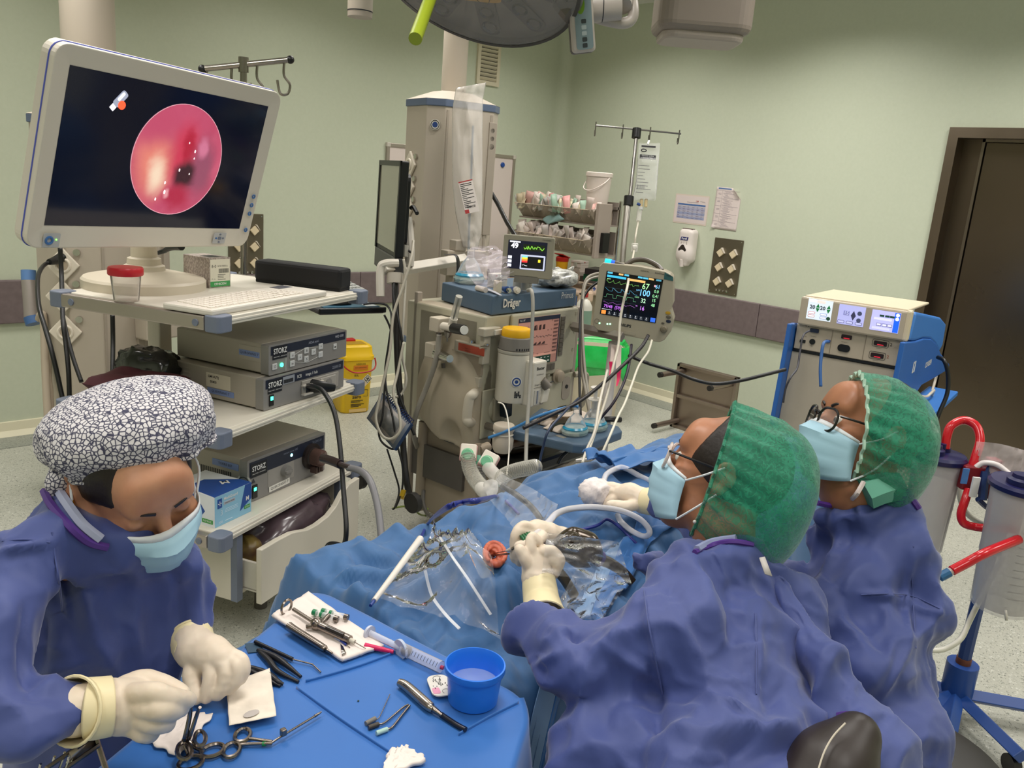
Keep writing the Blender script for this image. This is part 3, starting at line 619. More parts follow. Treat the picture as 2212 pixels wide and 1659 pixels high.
txt(gb,'3',fp(.03,-.0008,.043),.026,mat('#c9dde8',.5)); txt(gb,'200',fp(.025,-.0008,.012),.012,mat('#d9e6ee',.5)); txt(gb,'M',fp(.15,-.0012,.055),.02,TXTW,bold=.03)
slab(gb,'green_tag',(.135,-.0012,.02),(.163,0,.032),GRN,None,.0003); txt(gb,'NITRILE',fp(.149,-.0016,.026),.007,TXTW)
Ms = Matrix(((0,0,-1,-.0014),(-1,0,0,.2),(0,1,0,0),(0,0,0,1))); txt(gb,'M',Ms @ T(.13,.045,0),.03,TXTW,bold=.03); G().prism(rrect(.045,.014,.001,1),0,.0006,Ms @ T(.17,.018,-.0006)).done('green_tag',GRN,gb); txt(gb,'NITRILE',Ms @ T(.17,.018,.0004),.01,TXTW)
txt(gb,'M',T(.12,.07,.1062) @ RO(R(150),4,'Z'),.04,TXTW,bold=.03)
g = G()
for z in (.05,.045,.04): g.box((.045,-.0007,z),(.105,0,z+.0012))
g.box((.045,-.0007,.01),(.08,0,.012)); g.done('fine_print',mat('#c9dde8',.5),gb)
# burgundy pouch, folded
bp_ = thing('folded_pouch','folded burgundy cloth pouch on the left of the middle shelf','pouch',KM @ T(.03,.25,.7802))
def pillow(w,d,h,n=16,amp=.0,seed=0,top=1.0):
    P = []
    for sgn in (1,-1):
        for i in range(n+1):
            row = []
            for j in range(n+1):
                x,y = i/n*2-1,j/n*2-1; e = max(0,(1-abs(x)**6)*(1-abs(y)**6))**.45; z = e*h/2*sgn
                row.append((x*w/2,y*d/2,z+h/2+(amp*perlin(np.array([[x*2+seed,y*2,seed]]))[0]*e if sgn > 0 else 0)))
            P.append(row)
    g = G(); g.grid(P[:n+1]); g.grid([r[::-1] for r in P[n+1:]]); return g
BUR = mat('#4a1420',.7,bump=.2,scale=60,dist=.001)
g = pillow(.2,.3,.065,amp=.02,seed=2); g.v = [(x+.1,y+.16,z+.03) for x,y,z in g.v]; g.done('cloth_fold',BUR,bp_,ang=180)
g = pillow(.2,.28,.035,amp=.01,seed=4); g.v = [(x+.115,y+.15,z) for x,y,z in g.v]; g.done('cloth_fold',BUR,bp_,ang=180)
G().tube([(.05,.03,.092),(.07,.05,.096),(.065,.09,.097),(.09,.08,.097)],.0025,5).tube([(.05,.01,.085),(.08,.0,.085)],.002,5).done('white_embroidery',TXTW,bp_)
sack('black_plastic_bag','crumpled glossy black plastic bag behind the devices on the middle shelf','bag',KM @ T(.235,.5,.7802) @ RO(R(18),4,'Y'),(.12,.2,.13),mat('#0a0a0b',.15,spec=.9),8,.3)
# ================================================================ CEILING PENDANTS, BACK WALL
PB_ = mat('#b9ae9f',.45); PB2 = mat('#a79c8e',.45); BAND = mat('#5d6b84',.45); SOCK = mat('#e2d8c8',.4)
def P3(*q): return [D_(x,y,d) for x,y,d in q]
def socket_unit(parent,M,s=.1):
    """diamond socket: a square plate turned on its corner, round hole with pins"""
    o = G().prism([(0,s*.7),(-s*.62,0),(0,-s*.7),(s*.62,0)],0,.014,M).done('socket_plate',SOCK,parent,bev=.004)
    G().torus(M @ T(0,0,.015),s*.26,s*.06,20,6).done('socket_rim',SOCK,o); G().lathe([(s*.24,0),(s*.24,.0012)],M @ T(0,0,.0145),20).done('socket_hole',mat('#b8a894',.5),o); return o
def pillar(name,label,c,yaw,w,d,ch,z0,z1,slope=.05):
    M = rz((c[0],c[1],z0),yaw); t = thing(name,label,'pendant',M); H = z1-z0
    pl = [(-w/2+ch,-d/2),(w/2-ch,-d/2),(w/2,-d/2+ch),(w/2,d/2-ch),(w/2-ch,d/2),(-w/2+ch,d/2),(-w/2,d/2-ch),(-w/2,-d/2+ch)]
    sc = lambda k: [(x*k,y*k) for x,y in pl]
    G().prism(pl,.03,H-.03).done('body',PB_,t,bev=.004); G().prism(sc(1.03),H-.035,H).done('top_band',BAND,t,bev=.004); G().prism(sc(1.03),0,.035).done('bottom_band',BAND,t,bev=.004)
    g = G(); a,b = sc(1.03),sc(.45); g.v = [(x,y,H) for x,y in a]+[(x,y,H+slope) for x,y in b]; n = 8
    g.f = [(i,(i+1) % n,n+(i+1) % n,n+i) for i in range(n)]+[tuple(range(n,2*n))]; g.done('top_cover',PB_,t)
    for s in (-1,1):
        G().box((s*(w/2-ch-.012)-.006,-d/2-.004,.05),(s*(w/2-ch-.012)+.006,-d/2+.002,H-.05)).done('rail_groove',PB2,t)
    return t,M
# right pendant with the anaesthesia shelf
pr_c = D_(975,300,4.35); PRt,PRM = pillar('supply_pendant','tall beige ceiling supply pendant behind the anaesthesia machine with a plastic sleeve on it',pr_c,R(-10),.42,.36,.07,.7,1.955)
tc_ = D_(987,60,4.42); G().cyl((tc_.x,tc_.y,2.0),(tc_.x,tc_.y,CEIL),.067,n=32).done('ceiling_tube',PB_,PRt,1)
iM = PRM.inverted()
for (px_,py_) in ((889,356),(886,403),(884,447),(882,497),(880,545)):
    rr_ = iM.to_3x3() @ ray(px_,py_); o_ = iM @ CAM; t_ = (-.21-o_.x)/rr_.x; p = o_+rr_*t_
    Ms = faceM((-.211,p.y,p.z),(0,-1,0),(-1,0,0)); socket_unit(PRt,Ms,.1); G().cyl((-.21,p.y-.055,p.z+.042),(-.222,p.y-.055,p.z+.042),.014,n=14).done('equipotential_stud',CHROME,PRt)
Ms = faceM((-.18,-.15,1.13),(1,-1,0),(-1,-1,0)); sl = G().lathe([(.026,0),(.026,.001)],Ms,28).done('round_seal',mat('#dcd8cc',.5),PRt); G().lathe([(.014,0),(.014,.0014)],Ms,24).done('seal_centre',TXTB,sl); G().torus(Ms @ T(0,0,.001),.021,.002,24,5).done('seal_ring',TXTK,sl)
for k,z in enumerate((1.13,1.09,1.05)): G().cyl((.135,-.181,z),(.135,-.187,z),.012+.002*(k == 2),n=16).done('gauge',mat('#4a443e',.4),PRt)
G().box((.115,-.187,.6),(.16,-.178,1.17)).done('right_panel',PB2,PRt,bev=.002)
# bracket plates and the round rail on the pendant face
bk = G(); p = D_(1000,568,4.05); Mb = rz((p.x,p.y,p.z),R(-10))
G().box((-.1,-.02,-.06),(.12,.05,.06),Mb).box((-.06,-.025,.06),(.0,.04,.11),Mb).done('bracket',PB_,PRt,1,bev=.004)
G().box((-.075,.0,-.3),(-.05,.03,-.06),Mb).box((-.03,.0,-.3),(-.005,.03,-.06),Mb).done('bracket_post',PB2,PRt,1)
# swing arm holding the pc monitor
arm = thing('swing_bracket','white swing arm on the beige pendant reaching left to the black screen','bracket',D_(930,575,3.85))
A0,A1,A2 = D_(1004,560,3.98),D_(880,580,3.62),D_(826,580,3.5)
G().tube([A0,A1,A2],.026,4,0,flat=(1.1,1.2,(0,0,1))).done('boom',mat('#cfc8bb',.4),arm,1,bev=.004)
g = G(); q = D_(826,585,3.5); g.tube([D_(860,568,3.52),D_(832,570,3.5),D_(822,582,3.5),D_(822,640,3.5)],.018,10,4); g.done('bracket_loop',mat('#cfc8bb',.4),arm,1)
g = G().tube([D_(853,590,3.52),D_(853,612,3.52)],.035,16,0); g.done('arm_joint',mat('#b8b0a2',.45),arm,1)
G().tube(P3((880,470,3.62),(884,500,3.62),(886,540,3.6),(884,575,3.6)),.02,10).done('upright',mat('#bdb6aa',.4),arm,1)
G().tube(P3((962,550,3.8),(985,552,3.78),(990,575,3.78),(988,610,3.8),(992,640,3.85)),.016,6,flat=(1,.2,(1,0,0))).done('strap',BLACK,arm,1)
G().tube(P3((888,450,3.66),(893,447,3.64),(901,461,3.6)),.009,8,3).done('clamp_lever',BLACK,arm,1)
# pc monitor
Pn = Vector((math.sin(R(-114.9)),-math.cos(R(-114.9)),.02)); Px = Vector((math.cos(R(-114.9)),math.sin(R(-114.9)),0)); PMm = faceM(Vector((2.197,3.126,1.437)),Px,Pn)
pm = thing('computer_monitor','black flat computer screen seen almost edge-on beside the beige pendant','monitor',PMm)
G().prism(rrect(.52,.40,.008,3),-.035,-.004).prism(rrect(.4,.3,.03,3),-.06,-.03).done('casing',BLACK,pm,bev=.003)
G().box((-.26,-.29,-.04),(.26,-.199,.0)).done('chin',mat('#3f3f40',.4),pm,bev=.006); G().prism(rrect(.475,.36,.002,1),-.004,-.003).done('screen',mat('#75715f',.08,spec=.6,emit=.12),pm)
g = G()
for s in (-1,1): g.box((s*.248-.012,-.2,-.005),(s*.248+.012,.2,.002))
g.box((-.26,.178,-.005),(.26,.2,.002)); g.done('bezel',BLACK,pm)
txt(pm,'hp',T(0,-.245,.001),.02,mat('#9a9a9a',.5))
# keyboard and mouse on a tray
kt = D_(790,625,3.75)
tray = thing('keyboard_tray','dark grey keyboard tray jutting out behind the cart towards the pendant','tray',frame(D_(760,665,3.5),Z_(840,668,.95)-Z_(680,672,.95)))
TM = WM[tray.name]
a_ = TM.inverted() @ D_(684,672,3.42); b_ = TM.inverted() @ D_(838,668,3.55)
G().box((a_.x,-.02,-.025),(b_.x,.26,0)).done('tray_board',mat('#3a3a3d',.5),tray,bev=.01); G().box((a_.x,-.028,-.02),(b_.x,-.018,.004)).done('tray_edge',BLACK,tray,bev=.004)
G().box((a_.x+.03,.0,0),(b_.x-.02,.2,.004)).done('mouse_mat',mat('#28566c',.5),tray); G().box((b_.x-.08,.0,.004),(b_.x-.03,.15,.006)).done('mat_print',mat('#b9bfc0',.5),tray); G().box((a_.x,.2,-.02),(b_.x-.02,.45,.0)).done('support',mat('#8e8c86',.5),tray)
mm = thing('computer_mouse','black computer mouse on a dark blue mat behind the cart','mouse',TM @ T((a_.x+b_.x)/2-.03,.07,.0042))
M3 = SDF((-.07,-.04,-.01),(.07,.04,.05),.004); M3.ell((0,0,.0),(.062,.034,.034)); M3.cut((0,0,.001),(0,0,-1)); vv,ff = M3.mesh(); npmesh('shell',vv,ff,BLACK,mm,world=False); G().cyl((-.03,-.004,.03),(-.03,.004,.03),.006,n=10).done('scroll_wheel',mat('#333',.5) if False else DARK,mm)
KQ = frame(D_(757,640,3.62),Z_(828,640,1.02)-Z_(757,655,1.02)); 
kb2 = thing('keyboard','pale grey computer keyboard tilted up behind the black case','keyboard',frame(D_(700,640,3.62),D_(826,634,3.75)-D_(700,648,3.45),D_(826,634,3.75)-D_(826,634,3.74)+Vector((0,0,1.5))) @ RO(R(14),4,'X'))
L_ = .4; G().box((-.1,0,-.02),(.29,.2,.004)).done('keyboard_body',mat('#9fa8ae',.5),kb2,bev=.008)
k0 = G().box((0,0,0),(.019,.02,.006)).done('key',mat('#c2c2bd',.5),kb2,bev=.0015); k0.location = (-.09,.015,.003)
for r_ in range(6):
    for c_ in range(16):
        if (r_,c_) != (0,0): o = k0.copy(); COL.objects.link(o); o.location = (-.09+.023*c_,.015+.028*r_,.003)
# left pendant
pl_c = D_(232,640,3.78); PLt,PLM = pillar('supply_pendant','wide beige ceiling supply pendant behind the video cart with diamond sockets',pl_c,R(16),.5,.4,.09,.22,1.71)
tl_ = D_(190,60,3.72); G().cyl((tl_.x,tl_.y,1.74),(tl_.x,tl_.y,CEIL),.112,n=40).done('ceiling_tube',PB_,PLt,1)
iM = PLM.inverted()
for (px_,py_) in ((137,572),(136,640),(143,716),(124,345),(126,455)):
    o_ = iM @ CAM; rr_ = iM.to_3x3() @ ray(px_,py_); nrm = Vector((-1,-1,0)).normalized(); p0 = Vector((-.25+.045,-.2+.045,0)); t_ = (p0-o_).dot(nrm)/rr_.dot(nrm); p = o_+rr_*t_
    Ms = faceM(p+nrm*.001,(1,-1,0),nrm); socket_unit(PLt,Ms,.105); q = Ms @ Vector((.055,.055,0)); G().cyl(q,q+nrm*.014,.014,n=14).done('equipotential_stud',CHROME,PLt)
G().box((.0,-.215,.1),(.03,-.2,1.4)).done('rail',PB2,PLt); G().box((.14,-.215,.1),(.17,-.2,1.4)).done('rail',PB2,PLt)
G().box((-.01,-.29,.56),(.2,-.2,.72)).done('outlet_box',PB_,PLt,bev=.008); G().cyl((.02,-.291,.59),(.02,-.296,.59),.012,n=14).done('outlet',DARK,PLt)
Ms = faceM((-.205,-.155,1.24),(1,-1,0),(-1,-1,0)); sl = G().lathe([(.03,0),(.03,.001)],Ms,28).done('round_seal',mat('#dcd8cc',.5),PLt); G().torus(Ms @ T(0,0,.001),.022,.004,24,5).done('seal_ring',TXTK,sl)
G().box((-.2,-.203,1.36),(-.09,-.2,1.41)).done('blank_label',mat('#d8c9b4',.5),PLt)
# handset hanging on the pendant's left side
hs = D_(62,640,3.7); hset = thing('pendant_handle','grey vertical handle with blue ends at the left edge beside the pendant','handle',hs)
G().tube(P3((62,605,3.7),(66,640,3.7),(70,690,3.7)),lambda t: .03+.004*t,14).done('grip',mat('#9b938d',.4,.3),hset,1); G().tube(P3((61.5,584,3.7),(62,606,3.7)),.0305,14,0).done('blue_end',mat('#5c83b8',.45),hset,1)
G().tube(P3((69,684,3.7),(74,700,3.7)),.035,14,0).done('blue_end',mat('#3f6496',.45),hset,1); G().tube(P3((70,660,3.7),(96,650,3.72)),.02,8,0).done('mount',mat('#9b938d',.4),hset,1)
def cable(name,label,pts,r,m,cat='cable',n=8,group=None,sm=8):
    o = G().tube(pts,r,n,sm).done(name,m,None,ang=180); return tag(o,label,cat,group)
HOSE = mat('#b5a794',.5); CBK = mat('#0c0c0d',.4)
cable('gas_hose','beige gas hose hanging in a loop down the left side of the left pendant',P3((84,690,3.62),(88,680,3.6),(94,690,3.6),(98,800,3.6),(104,915,3.6)),.016,HOSE,'hose')
cable('gas_hose','thinner beige gas hose right beside the looped one on the left pendant',P3((102,682,3.64),(106,740,3.64),(106,810,3.64),(110,850,3.64),(112,915,3.64)),.011,HOSE,'hose')
gp = thing('hose_plug','beige and brown gas plug dangling at the end of the hose above the floor','plug',D_(105,985,3.6))
G().tube(P3((104,912,3.6),(105,945,3.6)),.02,12,0).done('collar',HOSE,gp,1); G().tube(P3((105,945,3.6),(106,985,3.6)),.011,10,0).done('stem',mat('#b59a80',.4),gp,1); G().tube(P3((106,980,3.6),(106,1002,3.6)),.014,10,0).done('tip',mat('#7d6a52',.35,.6),gp,1)
cable('gas_hose','thick beige hose curving out behind the patterned cap on the left',P3((140,898,2.95),(118,905,3.0),(106,935,3.05),(108,965,3.1),(124,985,3.2),(150,990,3.4)),.016,HOSE,'hose')
cable('power_cable','black power cable plugged into the top diamond socket of the left pendant',P3((128,560,3.45),(112,565,3.4),(94,574,3.35),(82,600,3.2),(84,660,3.05),(98,710,2.98),(112,760,2.95),(124,810,2.95),(134,856,2.95),(146,905,2.95)),.0085,CBK)
G().tube(P3((134,556,3.46),(118,563,3.42),(106,566,3.38)),lambda t: .022-.01*t,12).done('plug',CBK,None); tag(bpy.data.objects['plug'],'black mains plug pushed into the socket at the top of the left pendant','plug')
cable('power_cable','black power cable running straight down in front of the left pendant',P3((130,535,3.1),(133,600,3.1),(136,690,3.0),(142,740,2.98),(148,800,2.96),(150,855,2.96)),.0085,CBK)
cable('power_cable','black power cable slanting right behind the burgundy pouch',P3((137,690,3.1),(146,730,3.08),(160,780,3.06),(176,825,3.04)),.008,CBK)
cable('power_cable','black power cable hanging from under the top shelf behind the cart',P3((243,680,3.2),(244,740,3.2),(243,810,3.15)),.009,CBK)
G().tube(P3((330,549,3.05),(352,543,3.05),(368,535,3.0),(392,533,2.95)),lambda t: .006+.008*t,8).done('video_cable',CBK,None); tag(bpy.data.objects['video_cable'],'black video cable with a thick plug under the back of the big monitor','cable')
# infusion pole with four hooks
ip = thing('infusion_pole','steel infusion pole with a four-hook crossbar and black end caps above the monitor','stand',Vector((D_(530,180,3.45).x,D_(530,180,3.45).y,0)))
pt = D_(526,140,3.45); pb = Vector((pt.x,pt.y,0)); CB = mat('#9b958d',.25,1)
G().cyl((pt.x,pt.y,.06),pt+Vector((0,0,.015)),.014,n=14).done('pole',CB,ip,1); G().cyl((pt.x,pt.y,.02),(pt.x,pt.y,.08),.03,n=16).done('hub',CB,ip,1); ca,cb_ = D_(437,149,3.42),D_(627,129,3.48)
G().cyl(ca,cb_,.0125,n=14).done('crossbar',CB,ip,1); G().cyl(pt+Vector((0,0,-.03)),pt+Vector((0,0,.03)),.021,n=16).done('cross_joint',CB,ip,1)
for e in (ca,cb_): d = (cb_-ca).normalized(); G().sph(e,.017,None,12,8).done('end_cap',BLACK,ip,1)
for f in (.05,.33,.62,.93):
    b0 = ca.lerp(cb_,f); d = (cb_-ca).normalized(); G().tube([b0+Vector((0,0,-.01)),b0+Vector((0,0,-.06)),b0+d*.025+Vector((0,0,-.1)),b0+d*.015+Vector((0,0,-.135)),b0-d*.015+Vector((0,0,-.13)),b0-d*.028+Vector((0,0,-.075))],.0055,8).done('hook',CB,ip,1)
for k in range(5): a = 2*math.pi*k/5; G().tube([(pt.x,pt.y,.05),(pt.x+.22*math.cos(a),pt.y+.22*math.sin(a),.012)],.012,8,0).done('foot',CB,ip,1)
# steel socket panels on both walls
def panel(label,M):
    t = thing('socket_panel',label,'socket panel',M); w,h = .238,.40
    G().prism(rrect(w,h,.003,2),0,.006).done('plate',mat('#7c7464',.38,.85),t,bev=.0015)
    for i in (-1,1):
        for j in range(3):
            s = .052; Mq = T(i*.053,.095-.105*j,.006) @ RO(R(-3),4,'Z'); o = G().prism([(0,s*.62),(-s*.62,0),(0,-s*.62),(s*.62,0)],0,.016,Mq).done('socket_flap',mat('#e0cfae',.45),t,bev=.003)
            G().prism([(.004,s*.7),(s*.62,.006),(s*.7,.002),(.01,s*.76)],0,.02,Mq).done('flap_hinge',SOCK,o)
    for x in (-.05,-.022,.008,.037): r = .006 if x == .008 else .01; G().lathe([(r,0),(r,.006),(r*.6,.007),(r*.5,.003),(0,.003)],T(x,-.175,.006),16,False).done('stud',CHROME,t)
    for (x,y) in ((-.105,.185),(.105,.185),(-.105,-.185),(.105,-.185)): G().cyl((x,y,.005),(x,y,.008),.004,n=8).done('screw',CHROME,t)
panel('steel panel of six cream socket flaps on the right wall above the rail',faceM((XR-.001,3.314,1.098),(0,-1,0),(-1,0,0)))
panel('steel panel of cream socket flaps on the back wall, half hidden behind the monitor',faceM((2.487,YB-.001,1.055),(1,0,0),(0,-1,0)))
# hand sanitiser
hd = thing('hand_sanitiser','white wall-mounted hand sanitiser dispenser with a dark push window','dispenser',faceM((XR,3.64,1.215),(0,-1,0),(-1,0,0)))
S = SDF((-.085,-.16,-.01),(.085,.16,.13),.005); S.box((0,.0,.04),(.066,.125,.05),None,.035,.01); S.ell((0,-.06,.06),(.07,.07,.05),None,.03); S.box((0,-.13,.06),(.035,.02,.03),None,.012,.02); S.cut((0,0,0),(0,0,-1)); vv,ff = S.mesh(None,3)
npmesh('shell',vv,ff,mat('#e6dcd6',.35),hd,world=False); G().prism([(-.03,-.02),(.03,-.02),(.036,-.006),(.008,.03),(-.008,.03),(-.036,-.006)],.105,.111,T(0,-.022,-.004)).done('push_window',mat('#3a322e',.2),hd,bev=.004)
G().prism([(-.035,-.012),(.028,-.012),(.035,.012),(-.028,.012)],.0895,.0925,T(0,.052,0)).done('logo_plate',mat('#2a2a6e',.4),hd); txt(hd,'Purell',T(0,.052,.093),.02,TXTW,bold=.03)
g = G()
for (x,y) in ((-.02,.026),(0,.027),(.022,.026),(-.022,.014),(.0,.012),(.024,.013)): g.torus(T(x,y,.0925),.005,.0007,10,4)
g.done('pictogram',mat('#9a9088',.5),hd,kind='stuff'); G().cyl((.0,-.1,.09),(0,-.155,.085),.02,.016,14).done('nozzle',mat('#e6dcd6',.35),hd); G().box((-.045,.11,.03),(.045,.127,.07)).done('top_window',mat('#5a4640',.3),hd,bev=.004)
# papers on the right wall
PAP = mat('#ddcfcb',.6); INK = mat('#77697a',.7); INKB = mat('#5f7aa8',.7)
def wallpaper_sheet(name,label,y,z,w,h,rot):
    return thing(name,label,'notice',faceM((XR-.0015,y,z),(0,-1,0),(-1,0,0)) @ RO(R(rot),4,'Z'))
ps = wallpaper_sheet('notice_sheet','landscape notice sheet with a blue table taped to the right wall',3.678,1.478,.297,.21,-.5)
G().prism(rrect(.3,.215,.003,1),-.001,0).done('plastic_sleeve',mat('#d9cbbd',.3),ps); G().prism(rrect(.285,.195,.001,1),0,.0006).done('paper',PAP,ps)
for k,c in enumerate(('#4a6ca2','#b3b1c2','#a7a8c2','#b3b1c2','#98a0c0','#b3b1c2','#98a0c0')): G().box((-.12,.028-.0155*k-(.004 if k else 0),.0007),(.125,.04-.0155*k,.0011)).done('table_row',mat(c,.6),ps)
g = G()
for k in range(1,7):
    for c in range(6): w = random.uniform(.012,.03); g.box((-.113+.041*c,.032-.0155*k,.0012),(-.113+.041*c+w,.0332-.0155*k,.0015)); g.box((-.113+.041*c,.029-.0155*k,.0012),(-.113+.041*c+w*.8,.0302-.0155*k,.0015))
g.box((-.04,.052,.0008),(.06,.0545,.0012)); g.box((.075,.063,.0008),(.115,.0645,.0012)); g.box((.09,.057,.0008),(.12,.0585,.0012)); g.done('print',INK,ps)
txt(ps,'C M',T(.048,.063,.001),.013,mat('#b03040',.6),bold=.03)
ps2 = wallpaper_sheet('notice_sheet','portrait notice sheet of fine print with curled corners taped to the right wall',3.374,1.506,.21,.297,-1.2)
gr = []; 
for i in range(13):
    row = []
    for j in range(17):
        x,y = -.105+.21*i/12,-.1485+.297*j/16; z = .0008
        d = (x-.105)+(y-.1485)+.075
        if d > 0: q = d*.8; z += min(.03,d*.6); x -= q*.45; y -= q*.45
        d = (-x-.105)+(-y-.1485)+.03
        if d > 0: z += d*.6; x += d*.3; y += d*.3
        row.append((x,y,z))
    gr.append(row)
G().grid(gr).done('paper',PAP,ps2,solid=.0006,ang=60)
G().box((-.09,.134,.0012),(.03,.144,.0016)).done('title_bar',INKB,ps2); g = G()
for k in range(38):
    y = .125-.0068*k
    if k % 8 == 0: g.box((-.1,y,.0012),(.09,y+.0012,.0016)); continue
    g.box((-.045+.01*(k % 3),y,.0012),(random.uniform(-.01,.06),y+.0015,.0016))
    if k % 8 in (3,4): g.box((-.085,y,.0012),(-.06,y+.0018,.0016))
g.box((-.052,-.12,.0012),(-.0512,.125,.0016)); g.done('print',INK,ps2)
# whiteboard
wb = thing('whiteboard','white marker board in an aluminium frame behind the supply pendant','whiteboard',faceM((4.17,YB,1.265),(1,0,0),(0,-1,0)))
G().box((-.62,-.51,0),(.62,.51,.012)).done('board',mat('#e0d2cc',.25),wb); g = G()
for lo,hi in (((-.63,.49,0),(.63,.515,.02)),((-.63,-.515,0),(.63,-.49,.02)),((-.63,-.49,0),(-.605,.49,.02)),((.605,-.49,0),(.63,.49,.02))): g.box(lo,hi)
g.done('frame',ALU,wb,bev=.002)
for sx in (-1,1): G().box((sx*.617-.016,.487,0),(sx*.617+.016,.518,.024)).done('corner_piece',mat('#ccc5ba',.4),wb,bev=.004)
q = Y_(1083,356,YB); mg = tag(G().lathe([(.02,0),(.02,.008),(.016,.012),(0,.012)],faceM((q.x,YB-.012,q.z),(1,0,0),(0,-1,0)),20,False).done('magnet',mat('#1f4c9c',.35),None),'round blue magnet on the white marker board','magnet')
# ================================================================ ANAESTHESIA MACHINE AND WHAT STANDS ON IT
AO = Vector((2.264,2.871,0)); AU = Vector((.9934,.1149,0)); KA = .857; AM = Matrix.Translation(CAM) @ Matrix.Diagonal((KA,KA,KA,1)) @ Matrix.Translation(-CAM) @ frame(AO,AU); AI = AM.inverted()
def SS(px,py,off=0.):
    o = AI @ CAM; r = AI.to_3x3() @ ray(px,py); return AM @ (o+r*((.385-off-o.x)/r.x))
def S3(*q): return [SS(*p) for p in q]
def DA(x,y,d): return D_(x,y,d*KA)
def PA(*q): return [DA(x,y,d) for x,y,d in q]
FLZ = 1.6-1.6/KA
def mf(px,py,y=0.):
    o = AI @ CAM; r = AI.to_3x3() @ ray(px,py); return o+r*((y-o.y)/r.y)
AB = mat('#ada18c',.45); AB2 = mat('#9c8f7c',.48); ACR = mat('#b5b09a',.42); ATR = mat('#4d6276',.45); ADK = mat('#151414',.3)
an = thing('anaesthesia_machine','large beige anaesthesia machine with a dark blue tray top and a pink screen','machine',AM)
YF_ = lambda x,y,z: T(x,y,z) @ FX
# side face with a bulging column
S = SDF((.2,-.03,.0),(.52,.56,1.08),.01); SP = [AI @ SS(x,y) for x,y in ((985,955),(930,970),(1005,1010),(975,820))]
S.box((.445,.25,.62),(.06,.25,.43),None,.03,.01); S.ell((.41,.17,.45),(.1,.2,.3),None,.06)
S.ell((.285,SP[0].y-.02,SP[0].z+.01),(.085,.085,.135),None,.012,sub=True); S.cut((0,0,.235),(0,.25,-1)); S.cut((0,0,.952),(0,0,1)); S.cut((.5,0,0),(1,0,0)); S.cut((0,.0,0),(0,-1,0))
vv,ff = S.mesh(None,2); npmesh('left_housing',vv,ff,AB,an,world=False)
G().box((.42,.02,FLZ+.09),(.55,.46,.3)).done('lower_panel',AB2,an,bev=.006); G().box((.385,.475,FLZ+.07),(.42,.5,1.0)).done('side_trim',PB2,an,bev=.004)
for px,py in ((947,1023),(968,1034)): p = AI @ SS(px,py,-.035); G().cyl((.42,p.y,p.z),(.4185,p.y,p.z),.004,n=8).done('rivet',DARK,an)
G().cyl((.415,.41,FLZ+.09),(.415,.41,.32),.028,n=16).done('column_pipe',AB2,an)
G().box((.55,.03,FLZ+.07),(1.13,.5,.2)).done('base',mat('#77705f',.5),an,bev=.01)
# right body
G().box((.385,.0,.33),(1.13,.55,.95)).done('right_housing',ACR,an,bev=.008)
G().prism([(.39,.335),(.46,.335),(.66,.335),(.7,.335),(1.135,.335),(1.14,.585),(.39,.585)],-.0,.012,YF_(0,-.0,0)).done('drawer_front',ACR,an,bev=.006)
G().box((.56,-.02,.6),(1.12,.0,.95)).done('screen_bezel',ACR,an,bev=.01); G().box((1.125,-.01,.33),(1.16,.5,.95)).done('right_trim',PB2,an,bev=.008)
c0,c1 = mf(1121,692,-.021),mf(1201,777,-.021); sx,sz,sw_,sh2 = (c0.x+c1.x)/2,(c0.z+c1.z)/2,.345,.255
PINK = mat('#c99284',.35,emit=.12); SCN = mat('#2e3242',.3,emit=.08)
sc = G().prism(rrect(sw_,sh2,.002,1),0,.002,YF_(sx,-.02,sz)).done('screen',PINK,an)
F0 = YF_(sx,-.0225,sz)
G().box((-sw_/2,sh2/2-.022,0),(sw_/2,sh2/2,.001),F0).box((sw_/2-.007,-sh2/2,0),(sw_/2,sh2/2,.001),F0).done('screen_header',SCN,sc)
GT = mat('#1f4a3c',.3,emit=.05)
for x0,x1 in ((-.17,-.115),(-.07,.115)): G().box((x0,-sh2/2+.002,0),(x1,-sh2/2+.045,.001),F0).done('green_readouts',GT,sc)
g = G()
for x in (-.155,-.13): g.box((x-.006,-sh2/2+.008,.001),(x+.008,-sh2/2+.016,.0015),F0).box((x-.005,-sh2/2+.03,.001),(x+.007,-sh2/2+.034,.0015),F0)
for k in range(6): g.box((-.062+.03*k,-sh2/2+.01,.001),(-.046+.03*k,-sh2/2+.018,.0015),F0).box((-.062+.03*k,-sh2/2+.032,.001),(-.048+.03*k,-sh2/2+.036,.0015),F0)
g.done('readout_digits',TXTW,sc,kind='stuff')
g = G(); CUR = mat('#4a3434',.4)
for k,(a,b) in enumerate(((0,.02),(.022,.028),(.04,.06),(.072,.092))): g.prism([(a,0),(a+.004,.024),(b,.027),(b,0)],0,.0008,F0 @ T(-.045,.058,0))
g.done('pressure_trace',CUR,sc,kind='stuff'); g = G(); pts = [(-.05+.0045*k,.022+.008*math.sin(k*1.1)*(1 if k % 7 < 2 else .25),.001) for k in range(34)]
g.tube([F0 @ Vector(p) for p in pts],.0012,4,0); g.tube([F0 @ Vector((-.05+.0045*k,-.02-.0002*k,.001)) for k in range(30)],.0008,4,0); 
for k in range(3): g.prism([(0,0),(.03,0),(.03,.014),(.022,.013)],0,.0008,F0 @ T(-.045+.035*k,-.02,0))
g.done('flow_trace',CUR,sc,kind='stuff'); g = G()
for k in range(9): g.box((.122,.09-.02*k,0),(.155,.092-.02*k,.001),F0).box((.122,.095-.02*k,0),(.16,.098-.02*k,.001),F0)
for k in range(10): x,y = random.uniform(-.165,.08),random.choice((.08,.05,-.035,-.05,-.062,-.07)); g.box((x,y,0),(x+random.uniform(.01,.03),y+.002,.001),F0)
for x in (-.15,-.13,-.095,-.09): g.box((x,-.06,0),(x+.0015,-.002,.001),F0)
